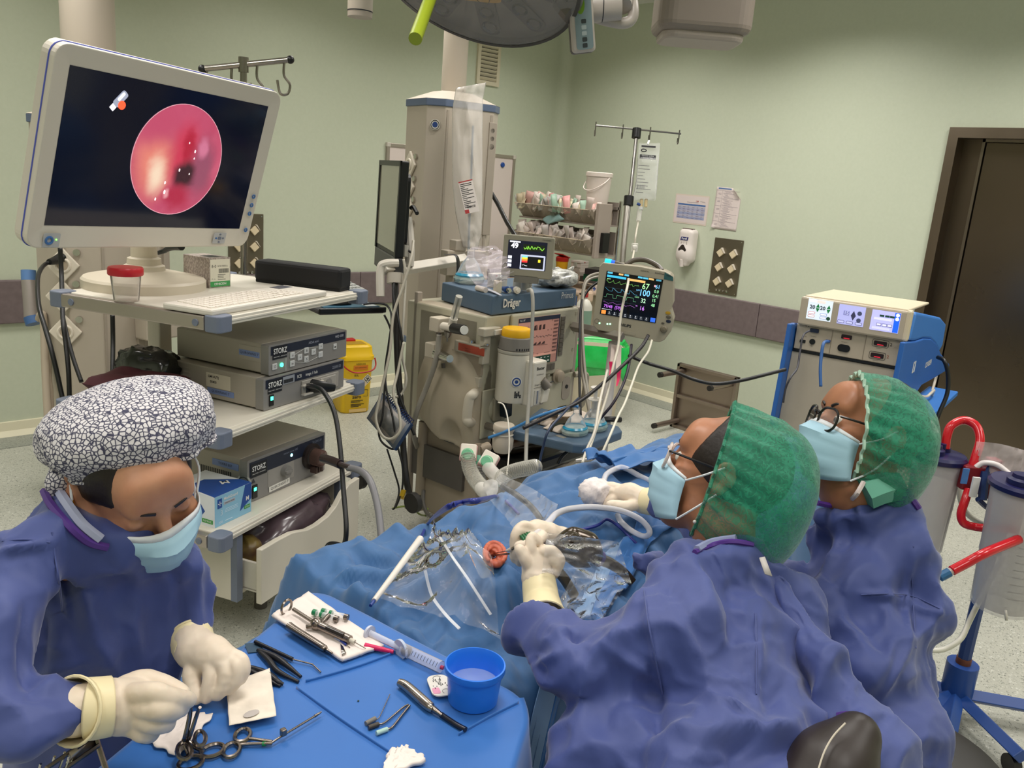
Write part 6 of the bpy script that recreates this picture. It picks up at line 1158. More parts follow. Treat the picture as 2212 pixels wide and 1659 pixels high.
# ---- cables around the monitor
for i,(lb,pts,r,c) in enumerate((
    ('black cable sagging in front of the wall from the monitor to the blue electrosurgical cart',((1358,768,3.5),(1400,785,3.45),(1450,800,3.4),(1500,820,3.3),(1545,829,3.3),(1600,822,3.3),(1650,810,3.3),(1697,798,3.32)),.0075,'#101012'),
    ('black cable running down left from the monitor behind the side tray',((1400,725,3.5),(1385,750,3.45),(1350,785,3.4),(1300,830,3.35),(1250,868,3.3),(1200,892,3.25),(1130,925,3.2)),.0075,'#1a1416'),
    ('dark purple cable hanging from the monitor past the pink tips',((1364,745,3.5),(1358,790,3.4),(1346,830,3.35),(1325,870,3.3),(1296,905,3.3)),.006,'#201626'),
    ('white cable hanging from the right end of the monitor to the drape',((1408,735,3.5),(1400,760,3.45),(1380,790,3.4),(1365,830,3.3),(1350,870,3.2),(1335,900,3.1),(1318,940,3.0),(1298,985,2.95)),.005,'#cfcab8'),
    ('grey cable looping down from the left side of the patient monitor',((1300,590,3.75),(1270,600,3.72),(1258,640,3.7),(1256,720,3.65),(1258,800,3.6),(1266,850,3.55),(1275,900,3.5)),.0075,'#8d8678'),
    ('second grey cable hanging straight down beside the looped one',((1296,597,3.72),(1266,612,3.7),(1258,680,3.65),(1262,780,3.6),(1272,860,3.55),(1276,895,3.5)),.006,'#a39d90'),
    ('black cable hanging straight down left of the patient monitor',((1300,605,3.72),(1272,625,3.7),(1256,660,3.66),(1252,740,3.6),(1252,830,3.55),(1254,897,3.5)),.006,'#141416'),
    ('dark blue cable slanting over the front of the side tray',((1250,860,3.4),(1215,895,3.2),(1185,930,3.1),(1172,970,3.1),(1163,1010,3.1)),.005,'#22304a'),
    ('white tube crossing the side tray towards the drape',((1312,800,3.4),(1295,870,3.2),(1285,930,3.1),(1268,970,3.05),(1258,1000,3.0)),.0055,'#c9c3b4'),
    ('thick black cable on the left of the side tray near the floor',((1236,968,3.4),(1215,985,3.4),(1205,1002,3.4)),.007,'#141414'))):
    cable('cable',lb,P3(*pts),r,mat(c,.4))
# ---- sharps bin on the floor
sbm = rz((3.02,4.63,0),R(-12)); sb = thing('sharps_bin','tall yellow sharps bin with a red lid flap and red handle on the floor','sharps bin',sbm); YEL = mat('#e8bd10',.38)
rings = [[(x,y,z) for x,y in rrect(w,d,.04,4)] for w,d,z in ((.185,.185,0),(.2,.2,.01),(.225,.225,.36),(.24,.24,.365),(.24,.24,.39),(.225,.225,.4),(.215,.215,.45),(.19,.19,.462))]
G().grid([r+[r[0]] for r in rings]).add(rings[0],[tuple(range(len(rings[0])-1,-1,-1))]).add(rings[-1],[tuple(range(len(rings[0])))]).done('bin_body',YEL,sb,ang=40)
G().box((-.06,-.07,.4615),(.07,.03,.464)).done('drop_opening',mat('#b08a18',.5),sb); G().box((-.1,.04,.455),(.07,.1,.472),RO(R(-4),4,'Y')).done('red_flap',mat('#b81818',.4),sb,bev=.004)
G().tube([(-.118,-.1,.37),(-.1,-.125,.33),(-.04,-.127,.29),(.04,-.127,.285),(.1,-.127,.3),(.125,-.11,.33),(.12,-.1,.375)],.005,8).done('red_handle',mat('#b02424',.4),sb)
def sbz(z): return -.1-.0125*(z/.36)-.0015
G().prism(rrect(.1,.03,.001,1),0,.001,fp(.02,sbz(.315),.315)).done('orange_label',mat('#d07a1c',.5),sb); txt(sb,'RESIDUOS',fp(.02,sbz(.335)-.001,.338),.016,TXTK,sx=.9); txt(sb,'MAT. CORTO-PUNZ.',fp(.02,sbz(.315)-.002,.315),.011,TXTK,sx=.8); txt(sb,'15 L',fp(-.01,sbz(.26)-.001,.262),.018,TXTK,bold=.03); txt(sb,'pre\nzero',fp(.0,sbz(.13)-.001,.13),.034,TXTK,'CENTER',bold=.02)
for (x,z) in ((.07,.235),(.035,.2)):
    o = G().prism([(0,.034),(-.034,0),(0,-.034),(.034,0)],0,.001,fp(x,sbz(z),z)).done('hazard_label',mat('#e8e0cc' if x > .05 else '#e8cfae',.5),sb); G().prism([(0,.028),(-.028,0),(0,-.028),(.028,0)],.001,.0014,fp(x,sbz(z),z)).done('hazard_border',TXTK if x > .05 else mat('#e8cfae',.5),o) if x > .05 else None
    if x > .05: G().prism([(0,.023),(-.023,0),(0,-.023),(.023,0)],.0014,.0018,fp(x,sbz(z),z)).done('hazard_face',mat('#e8e0cc',.5),o)
    g = G()
    for k in range(3): a = 2*math.pi*k/3+math.pi/2; g.torus(fp(x+.008*math.cos(a),sbz(z)-.002,z+.008*math.sin(a)),.007,.0018,12,4)
    g.cyl((x,sbz(z)-.0035,z),(x,sbz(z)-.0018,z),.005,n=10); g.done('hazard_symbol',TXTK,sb,kind='stuff')
g = G().tube([fp(0,sbz(.14)-.001,0) @ Vector((x,z,0)) for x,z in ((.035,.16),(.075,.16),(.075,.115),(.045,.115))],.0015,4,0)
for z in (.085,.075,.06,.052,.044): g.box((-.04,sbz(z)-.001,z),(random.uniform(.0,.06),sbz(z),z+.004))
g.done('print',TXTK,sb,kind='stuff'); G().box((-.05,sbz(.015)-.001,.008),(.07,sbz(.015),.03)).done('base_label',mat('#d9b878',.5),sb)
# ---- steel footstool leaning on its side
fs = thing('footstool','steel footstool tipped on its side against the right wall, legs sticking out','footstool',Vector((4.75,3.1,0)))
f1 = D_(1470,783,5.75); f2 = X_(1600,807,f1.x)
M5 = Matrix.Identity(4); ex = Vector((f2.x-f1.x,f2.y-f1.y,f2.z-f1.z)); ex.z = 0; W5 = ex.length; ex.normalize(); ez = Vector((0,0,1)); H5 = f1.z; M5 = faceM((f1.x,f1.y,0),ex,ex.cross(ez)*1.); nn = ex.cross(ez)
FSM = mat('#94867a',.36,.85); MB5 = Matrix(((ex.x,nn.x,0,f1.x),(ex.y,nn.y,0,f1.y),(ex.z,nn.z,1,0),(0,0,0,1)))
sgn = 1 if nn.dot(CAM-f1) > 0 else -1
G().box((0,0,.0),(W5,-sgn*.006,H5),MB5).done('step_plate',FSM,fs,1)
for lo,hi in (((0,-.0,0),(.022,sgn*.035,H5)),((W5-.022,0,0),(W5,sgn*.035,H5)),((0,0,0),(W5,sgn*.035,.022)),((0,0,H5-.022),(W5,sgn*.035,H5)),((0,0,H5*.5-.012),(W5,sgn*.03,H5*.5+.012))): G().box([min(a,b) for a,b in zip(lo,hi)],[max(a,b) for a,b in zip(lo,hi)],MB5).done('rim',FSM,fs,1,bev=.003)
for x in (.04,W5-.04):
    for z in (.05,H5-.05):
        a,b = MB5 @ Vector((x,0,z)),MB5 @ Vector((x,sgn*.27,z)); lg = G().cyl(a,b,.018,n=14).done('leg',FSM,fs,1); G().cyl(a.lerp(b,.97),a.lerp(b,1.06),.0185,n=14).done('rubber_tip',mat('#1d1816',.6),lg,1)
# ---- electrosurgical unit on its blue cart
yw = R(-80); n_ = Vector((math.sin(yw),-math.cos(yw),0)); x_ = Vector((math.cos(yw),math.sin(yw),0)); EMx = faceM(D_(1840,690,3.4),x_,n_); EP = PLN(EMx)
es = thing('electrosurgical_unit','beige electrosurgical generator with three lit screens on a blue cart by the door','device',EMx)
EB = mat('#b7ab98',.42); EC = mat('#cfc2a8',.42); BL = mat('#2a62ae',.42); BLD = mat('#1c4a92',.45)
q = [EP(*p) for p in ((1735,637),(1968,675),(1951,738),(1725,698))]; x0 = (q[0].x+q[3].x)/2; x1 = (q[1].x+q[2].x)/2; yt = (q[0].y+q[1].y)/2; yb = (q[2].y+q[3].y)/2
G().box((x0,yb,-.08),(x1,yt,.02)).done('screen_head',EB,es,bev=.008); G().box((x0+.01,yt-.004,-.4),(x1-.005,yt+.006,.0)).done('top_cover',EC,es,bev=.004); G().box((x1-.008,yb,-.02),(x1+.012,yt+.004,.022)).done('head_end',EC,es,bev=.008)
SCS = (((1747,645),(1802,651),(1792,695),(1741,688),'#cdd8e4',.8),((1815,656),(1872,665),(1863,707),(1806,698),'#a8aade',.75),((1886,668),(1948,677),(1938,721),(1877,711),'#b4b4ea',.75))
for k,(a,b,c,d,col,e) in enumerate(SCS):
    P_ = [EP(*p,.021) for p in (a,b,c,d)]; xa,xb,ya,yb_ = (P_[0].x+P_[3].x)/2,(P_[1].x+P_[2].x)/2,(P_[0].y+P_[1].y)/2,(P_[2].y+P_[3].y)/2; w,h = xb-xa,ya-yb_; S_ = G().box((xa,yb_,.019),(xb,ya,.021)).done('screen',mat(col,.15,emit=e),es)
    b_ = lambda x0_,y0_,x1_,y1_: ((xa+w*x0_,ya-h*y1_,.021),(xa+w*x1_,ya-h*y0_,.0215))
    tri = lambda cx,cy,s,up: [(xa+w*cx-s,ya-h*cy-(s if up else -s)),(xa+w*cx+s,ya-h*cy-(s if up else -s)),(xa+w*cx,ya-h*cy+(s if up else -s))][::1 if up else -1]
    if k == 0:
        for x,s_ in ((.2,'20'),(.62,'20')): txt(S_,s_,T(xa+w*x,ya-h*.4,.0222),.022,mat('#18283a',.4),bold=.03)
        for x in (.42,.86): G().prism(tri(x,.3,.008,True),.021,.0216).done('up_arrow',EM('#1c7a42',.4),S_); G().prism(tri(x,.52,.008,False),.021,.0216).done('down_arrow',EM('#1c7a42',.4),S_)
        for x0_,y0_,c_ in ((.06,.62,'#d04a4a'),(.06,.78,'#d06a5a'),(.55,.64,'#4a6ac0'),(.55,.8,'#4a6ac0')): o = G().prism(rrect(w*.28,h*.12,.004,3,xa+w*(x0_+.14),ya-h*(y0_+.06)),.021,.0214).done('mode_key',EM(c_,.4),S_); G().prism(rrect(w*.25,h*.085,.003,3,xa+w*(x0_+.14),ya-h*(y0_+.06)),.0214,.0217).done('key_face',EM('#e4e8f0',.7),o)
        a_,c_ = b_(.05,.04,.35,.16); G().box(a_,c_).done('header',EM('#e8ecf4',.8),S_); a_,c_ = b_(.36,.04,.7,.16); G().box(a_,c_).done('header',EM('#f0d0c8',.8),S_)
        G().lathe([(.008,.021),(.008,.0216)],T(xa+w*.9,ya-h*.86,0),14).done('mute_key',mat('#2a5a42',.4),S_)
    elif k == 1:
        a_,c_ = b_(.2,.3,.42,.52); G().box(a_,c_).done('number_box',EM('#8082b8',.6),S_); txt(S_,'15',T(xa+w*.31,ya-h*.41,.0222),.02,EM('#c4c6ee',.7))
        G().prism(tri(.58,.38,.01,True),.021,.0216).done('up_arrow',mat('#4a4a70',.4),S_); G().prism(tri(.58,.62,.01,False),.021,.0216).done('down_arrow',mat('#4a4a70',.4),S_)
        for y in (.35,.7): G().lathe([(.009,.021),(.009,.0216)],T(xa+w*.8,ya-h*y,0),14).done('round_key',mat('#5a6288',.4),S_)
        for x in (.15,.48,.82): o = G().prism(rrect(w*.26,h*.14,.004,3,xa+w*x,ya-h*.87),.021,.0214).done('mode_key',mat('#5a5a90',.4),S_); G().prism(rrect(w*.23,h*.1,.003,3,xa+w*x,ya-h*.87),.0214,.0217).done('key_face',EM('#bcbee8',.7),o)
    else:
        a_,c_ = b_(.8,.02,.99,.98); G().box(a_,c_).done('blue_column',EM('#1a5ad8',.9),S_)
        for y in (.13,.32): G().lathe([(.007,.0215),(.007,.022)],T(xa+w*.9,ya-h*y,0),14).done('white_dot',EM('#f0f4ff',.9),S_)
        for x in (.36,.55,.72): a_,c_ = b_(x-.08,.2,x+.08,.3); G().box(a_,c_).done('green_key',mat('#2c5a4a',.4),S_)
        a_,c_ = b_(.1,.36,.72,.47); G().box(a_,c_).done('bar',EM('#d0d0f4',.8),S_)
        for x in (.3,.5,.68): a_,c_ = b_(x-.085,.62,x+.085,.76); o = G().box(a_,c_).done('key_frame',mat('#6a6aa8',.4),S_); a_,c_ = b_(x-.07,.64,x+.07,.74); G().box((a_[0],a_[1],.0215),(c_[0],c_[1],.022)).done('key_face',EM('#d4d4f6',.8),o)
        a_,c_ = b_(.08,.82,.7,.93); G().box(a_,c_).done('bar',EM('#c8c8f0',.8),S_)
q = [EP(*p) for p in ((1724,698),(1944,738),(1926,792),(1712,750))]; y2 = (q[2].y+q[3].y)/2; xl,xr = x0-.005,x1-.01
G().box((xl,y2,-.4),(xr,yb,.0)).done('lower_panel',EB,es,bev=.003); G().box((xl,y2-.01,-.4),(xr+.01,y2,.004)).done('black_gap',BLACK,es)
for f in (.36,.68): G().box((xl+(xr-xl)*f-.001,y2,0),(xl+(xr-xl)*f+.001,yb,.0015)).done('panel_seam',mat('#857a6a',.5),es)
def ep(px,py): p = EP(px,py); return p.x,p.y
def slot(px,py,w,h,c,z=.003): x,y = ep(px,py); return G().prism(rrect(w,h,min(w,h)*.2,3,x,y),0,z).done('socket',mat(c,.4),es)
slot(1760,714,.036,.016,'#16233e',.008); slot(1734,737,.024,.013,'#141416'); slot(1829,728,.042,.018,'#241010'); slot(1902,742,.05,.018,'#241010'); slot(1895,768,.05,.018,'#241010'); slot(1789,737,.018,.012,'#2a4a8a',.01)
for px,py in ((1829,731),(1902,745),(1895,771)): x,y = ep(px,py); G().box((x-.012,y-.002,.003),(x+.012,y+.002,.0036)).done('red_light',EM('#c02030',.8),es)
x,y = ep(1755,738); G().lathe([(.012,0),(.012,.004)],T(x,y,0),18).done('round_socket',BLACK,es); x,y = ep(1823,752); G().prism(rrect(.05,.03,.014,5,x,y),0,.004).done('double_socket',BLACK,es)
for px,py in ((1902,742),(1895,768)): x,y = ep(px,py); G().tube([Vector((a+x,b+y,.001)) for a,b in rrect(.062,.029,.006,3)],.0008,4,0,True).done('socket_outline',TXTK,es); x2,y2_ = ep(px+23,py+3); txt(es,'2',T(x2,y2_,.002),.018,mat('#a04a2a' if py > 750 else '#3a3024',.5),bold=.0)
x,y = ep(1759,704); txt(es,'COVIDIEN',T(x,y,.002),.009,TXTK,bold=.03); x,y = ep(1745,702); txt(es,'[+]',T(x,y,.002),.012,TXTK,bold=.04); x,y = ep(1781,709); txt(es,'ForceTriad',T(x,y,.002),.006,TXTK)
for px,py,s_ in ((1758,727,'Monopolar 1'),(1825,739,'Monopolar 2'),(1898,752,'LigaSure 1'),(1891,778,'LigaSure 2'),(1740,727,'CEM'),(1753,747,'REM')): x,y = ep(px,py); txt(es,s_,T(x,y,.002),.005,TXTK)
# cart: sides cut to the photo's curved outline, front panel
ec = thing('equipment_cart','blue electrosurgery cart with curved side panels, a wire hook and a small shelf','cart',EMx)
zf = 1.6+EMx.translation.z*0; ydown = -EMx.translation.z+.08
SXP = Matrix(((0,0,1,xr+.005),(0,1,0,0),(-1,0,0,0),(0,0,0,1))); SPM = EMx @ SXP; SPf = PLN(SPM)
side = [SPf(*p) for p in ((1944,738),(1968,736),(1986,730),(2002,731),(2015,743),(2023,762),(2042,785),(2041,796),(2007,816),(1981,830),(1970,846),(1954,865))]; d0 = .0
poly = [(p.x,p.y) for p in side]+[(side[-1].x,ydown),(side[0].x-.08,ydown),(side[0].x-.005,side[0].y-.1)]
G().prism(poly[::-1],0,.02,SXP).done('side_panel',BL,ec,bev=.005); G().prism([(x,y) for x,y in poly][::-1],0,.02,SXP @ T(0,0,-(xr-xl)-.03)).done('side_panel',BL,ec,bev=.005)
G().box((xl-.028,ydown,-.02),(xl-.006,yb,.012)).done('front_edge',BLD,ec,bev=.004)
G().add([(xl-.005,y2-.012,.0),(xr+.006,y2-.012,.0),(xr+.006,ydown,.09),(xl-.005,ydown,.09),(xl-.005,y2-.012,-.3),(xr+.006,y2-.012,-.3),(xr+.006,ydown,-.3),(xl-.005,ydown,-.3)],[(3,2,1,0),(4,5,6,7),(0,1,5,4),(2,3,7,6),(1,2,6,5),(3,0,4,7)]).done('front_panel',mat('#b4ab9b',.5,var='#a39a8a',scale=2),ec,bev=.004)
up = [SPf(*p) for p in ((1972,673),(1992,677),(2026,685),(2037,698),(2029,746),(2022,759),(2013,742),(2002,731),(1986,730),(1968,736),(1956,735))]; pu = [(p.x,p.y) for p in up][::-1]
G().prism(pu,-(xr-xl)-.01,.015,SXP).done('rear_housing',mat('#3a78c4',.42),ec,bev=.012,seg=3)
SM = SXP @ T(0,0,.0205); p = SPf(1995,784); LT = RO(R(8),4,'Z'); txt(ec,'COVIDIEN',SM @ T(p.x,p.y,0),.036,TXTW,bold=.02,sx=.85); p = SPf(1963,791)
g = G(); 
for sx_ in (-1,1): g.box((sx_*.017-.006,-.024,0),(sx_*.017+.006,.024,.001),SM @ T(p.x,p.y,0)); g.box((min(sx_*.017,sx_*.006),.015,0),(max(sx_*.017,sx_*.006),.024,.001),SM @ T(p.x,p.y,0)); g.box((min(sx_*.017,sx_*.006),-.024,0),(max(sx_*.017,sx_*.006),-.015,.001),SM @ T(p.x,p.y,0))
g.done('emblem',TXTW,ec,kind='stuff')
tr_q = [SPf(*p) for p in ((1958,868),(2001,866))]; G().box((xr+.0,tr_q[0].y-.035,-abs(tr_q[1].x)-.02),(xr+.13,tr_q[0].y-.012,-.02)).done('side_shelf',mat('#3a78c4',.42),ec,bev=.004)
G().tube([SXP @ SPf(1960,849,.02),SXP @ SPf(1998,857,.05),SXP @ SPf(2010,850,.06),SXP @ SPf(2018,843,.06),SXP @ SPf(2013,855,.05)],.006,8).tube([SXP @ SPf(2025,806,.0),SXP @ SPf(2012,850,.03)],.006,8,0).done('wire_hook',mat('#cfc5b4',.3),ec)
G().tube([SXP @ SPf(1955,868,.02),SXP @ SPf(1968,848,.02)],.014,8,0).done('hook_mount',mat('#d9cfbd',.4),ec)
for xx in (xl+.05,xr-.05):
    for zz in (.05,-.25): G().cyl((xx-.012,-EMx.translation.z+.045,zz),(xx+.012,-EMx.translation.z+.045,zz),.045,n=16).done('caster',DARK,ec)
cable('cable','black mains cable looping behind the blue cart beside the steel door',P3((2026,772,3.55),(2040,780,3.5),(2048,810,3.5),(2046,850,3.5),(2030,890,3.5),(2020,920,3.5),(2016,965,3.5)),.009,CBK)
cable('cable','thin dark cable hanging from the left socket of the electrosurgical unit',P3((1748,715,3.36),(1735,725,3.3),(1728,760,3.28),(1722,795,3.25),(1708,815,3.2),(1697,840,3.2),(1692,870,3.2)),.004,mat('#2a2a33',.4))
cable('cable','blue cable hanging from the middle socket of the electrosurgical unit',P3((1789,738,3.37),(1779,742,3.33),(1774,770,3.32),(1772,800,3.31),(1773,835,3.3)),.0065,mat('#2c5a96',.4))
# ---- suction stand
ss = thing('suction_stand','blue suction stand with a five-legged base on casters at the right edge','stand',Vector((2.798,.667,0))); SB = mat('#16356e',.42); sx0,sy0 = 2.798,.667; ptop = D_(2177,1040,2.53)
def pole_pt(z): return Vector((sx0,sy0,z)).lerp(ptop,z/ptop.z)
G().tube([pole_pt(.06),pole_pt(.42)],.021,8,0).done('lower_pole',SB,ss,1); G().tube([pole_pt(.38),ptop],.034,8,0).done('upper_pole',SB,ss,1,bev=.003); G().tube([pole_pt(.1),pole_pt(.112)],.023,12,0).done('rusty_collar',mat('#7a4a34',.5,.5),ss,1); G().tube([pole_pt(.04),pole_pt(.1)],.048,20,0).done('hub',mat('#1d448a',.42),ss,1)
for k,(px,py) in enumerate(((2180,1518),(2212,1640),(2045,1590),(1985,1530),(2010,1480))):
    e = Z_(px,py,.075); d = (e-Vector((sx0,sy0,.075))); d.z = 0; d.normalize(); a = Vector((sx0,sy0,.075)); b = a+d*.31; lg = G().tube([a,b],.024,4,0,flat=(1,1.2,(0,0,1))).done('leg',mat('#1d448a',.42),ss,1,bev=.003)
    c = b-d*.03; G().cyl(c+Vector((-d.y,d.x,0))*.013+Vector((0,0,-.045)),c-Vector((-d.y,d.x,0))*.013+Vector((0,0,-.045)),.029,n=18).cyl(c+Vector((0,0,-.045)),c+Vector((0,0,.0)),.01,n=10).done('caster',mat('#1a1614',.4),ss,1)
# bracket frames and red clamps
q0 = D_(2150,1040,2.5); G().tube(P3((2180,1050,2.5),(2150,1032,2.45),(2128,1022,2.42)),.02,4,0,flat=(1.4,.4,(0,0,1))).tube(P3((2182,1102,2.5),(2140,1100,2.45),(2112,1078,2.42)),.008,6).tube(P3((2128,1018,2.42),(2122,1080,2.42)),.012,6,0).done('bracket',mat('#1c3568',.42),ss,1)
RED = mat('#7a1620',.4); G().box((-.04,-.022,-.036),(.045,.022,.036),axM(D_(2102,1030,2.45),(0,0,1),(RGT.x,RGT.y,0))).box((.025,-.02,-.06),(.06,.02,.06),axM(D_(2108,1030,2.45),(0,0,1),(RGT.x,RGT.y,0))).done('red_clamp',RED,ss,1,bev=.004); G().box((-.008,-.004,-.03),(.012,.004,.03),axM(D_(2104,1052,2.4),(0,0,1),(RGT.x,RGT.y,0))).done('white_lever',TXTW,ss,1); G().box((-.012,-.002,-.024),(.006,.002,.022),axM(D_(2087,1028,2.41),(0,0,1),(RGT.x,RGT.y,0))).done('blue_sticker',mat('#4a7ab8',.5),ss,1)
G().box((-.02,-.02,-.1),(.02,.02,.06),axM(D_(2196,1080,2.45),(0,0,1),(RGT.x,RGT.y,0))).done('red_clamp',RED,ss,1,bev=.004)
CANM = clearm('#d6d2d2',.42,.2,edge=.4,bump=.1); LID = mat('#17184a',.35)
def canister(label,c,r,h,n):
    t = thing('suction_canister',label,'canister',c); G().lathe([(r*.82,0),(r*.86,.006),(r,h),(r*.97,h),(r*.83,.01),(0,.01)],None,40,False).done('jar',CANM,t); G().lathe([(r*1.0,h-.004),(r*1.1,h),(r*1.12,h+.012),(r*1.04,h+.02),(0,h+.024)],None,40,False).done('lid',LID,t)
    G().lathe([(r*.42,h+.02),(r*.42,h+.035),(r*.3,h+.04),(r*.28,h+.05),(0,h+.05)],T(-r*.45,r*.1,0),24,False).done('lid_cap',LID,t); G().lathe([(r*.26,h+.02),(r*.26,h+.035),(r*.16,h+.04),(r*.15,h+.06)],T(r*.3,-r*.05,0),20).done('lid_port',LID,t); G().lathe([(r*.14,h+.02),(r*.14,h+.05)],T(-r*.0,-r*.05,0),14).done('lid_port',LID,t); return t
c1 = D_(2029,985,2.5); canister('clear suction canister with a dark blue lid beside the far surgeon',c1-Vector((0,0,.3)),.07,.29,0)
c2 = D_(2222,1050,2.3); t = canister('large frosted suction canister cut by the right edge of the photo',c2-Vector((0,0,.37)),.09,.36,1); g = G()
for k in range(12): g.torus(T(0,0,.06+.022*k),.0745+.0125*(.06+.022*k)/.36,.0012,24,4,R(200),R(245))
g.done('scale_marks',mat('#8f8a88',.5),t,kind='stuff')
RT = mat('#c41020',.22,spec=.6); tp = D_(2043,962,2.5)
cable('suction_tube','red suction tube arching up from the canister lid into the red clamp',P3((2042,970,2.5),(2045,945,2.5),(2055,920,2.5),(2082,908,2.5),(2108,920,2.48),(2117,950,2.46),(2108,985,2.45),(2098,1015,2.45)),.013,RT,'tube',12)
cable('suction_tube','red suction tube curving from the clamp down towards the blue pole',P3((2092,1058,2.43),(2085,1080,2.42),(2076,1110,2.42),(2082,1130,2.42),(2105,1138,2.42),(2135,1141,2.4),(2190,1142,2.4)),.012,RT,'tube',12)
t = thing('suction_tube','red suction tube slanting in front of the blue pole with a blue end','tube',D_(2090,1215,2.2)); G().tube(P3((2056,1233,2.2),(2090,1215,2.2),(2130,1194,2.2),(2200,1165,2.26)),.013,12,8).done('hose',RT,t,1,ang=180); G().tube(P3((2056,1233,2.2),(2050,1237,2.2)),.0095,10,0).done('clear_neck',mat('#c9b8b0',.3),t,1); G().tube(P3((2051,1236,2.2),(2030,1247,2.2)),.0125,10,0).done('blue_connector',mat('#1f5a86',.35),t,1)
gc2 = thing('green_connector','short green tube end on the canister lid with a white hose','connector',D_(2023,955,2.5)); G().tube(P3((2023,937,2.5),(2023,968,2.5)),.0105,12,0).done('green_sleeve',mat('#0c5a34',.4),gc2,1); G().tube(P3((2023,938,2.5),(2014,918,2.52),(1995,902,2.55),(1960,893,2.6)),.0085,10).done('white_hose',mat('#d2cec6',.3),gc2,1)
cable('clear_tube','pale tube looping behind the blue pole below the red clamp',P3((2072,1040,2.6),(2075,1080,2.6),(2090,1110,2.6),(2120,1130,2.6),(2160,1140,2.6)),.009,mat('#c6c4b4',.3),'tube')
cable('clear_tube','clear tube lying in a curve from the far gown across to the right',P3((2012,1405,2.4),(2040,1402,2.4),(2075,1380,2.4),(2095,1340,2.45),(2130,1270,2.5),(2170,1200,2.5)),.008,mat('#cfccbe',.3),'tube')
cable('clear_tube','short clear tube stub under the right suction canister',P3((2172,1318,2.3),(2174,1340,2.3)),.004,mat('#c9c4ba',.3),'tube')
crumple('tubing_pack','clear plastic pack of coiled tubing on top of the blue stand','packet',P3((2108,990,2.45),(2150,995,2.42),(2200,1008,2.4),(2240,1018,2.4)),clearm('#f2e6e6',.35,.08,edge=.5,bump=.8),.05,6)
cable('clear_tube','white tubing lying on the blue stand under the plastic pack',P3((2108,1010,2.43),(2125,1000,2.42),(2155,1005,2.4),(2185,1028,2.38),(2215,1050,2.36)),.008,mat('#e0d8d6',.3),'tube')
# ---- cables and the manual at the left of the anaesthesia machine
mb = thing('manual','spiral-bound blue manual hanging tilted among the cables','book',D_(845,910,3.5)); ma = [D_(830,851,3.5),D_(893,918,3.42),D_(857,974,3.42),D_(797,905,3.5)]
def quad(P_,off,s=1.): c = sum(P_,Vector())/4; n = (P_[1]-P_[0]).cross(P_[3]-P_[0]).normalized(); n = n if n.dot(CAM-c) > 0 else -n; return [c+(p-c)*s+n*off for p in P_]
a,b = quad(ma,0),quad(ma,.02); G().add(a+b,[(3,2,1,0),(4,5,6,7),(0,1,5,4),(1,2,6,5),(2,3,7,6),(3,0,4,7)]).done('cover',mat('#1c3a62',.5),mb,1)
G().add(quad(ma,.0205,.97),[(0,1,2,3)]).done('grey_cover',mat('#6d7580',.4),mb,1,solid=.001); c_ = quad(ma,.022,.8); G().add(c_,[(0,1,2,3)]).done('page',mat('#a09890',.4),mb,1,solid=.001); c_ = quad(ma,.0235,.6); G().add(c_,[(0,1,2,3)]).done('photo_panel',mat('#5a5f60',.4,var='#7d7a74',scale=40),mb,1,solid=.001)
for k in range(16): p = ma[0].lerp(ma[1],.08+.056*k); nn_ = (CAM-p).normalized(); d = (ma[1]-ma[0]).normalized(); G().torus(axM(p+nn_*.012,d),.014,.0018,12,5).done('spiral_ring',mat('#1a2a5a',.4),mb,1)
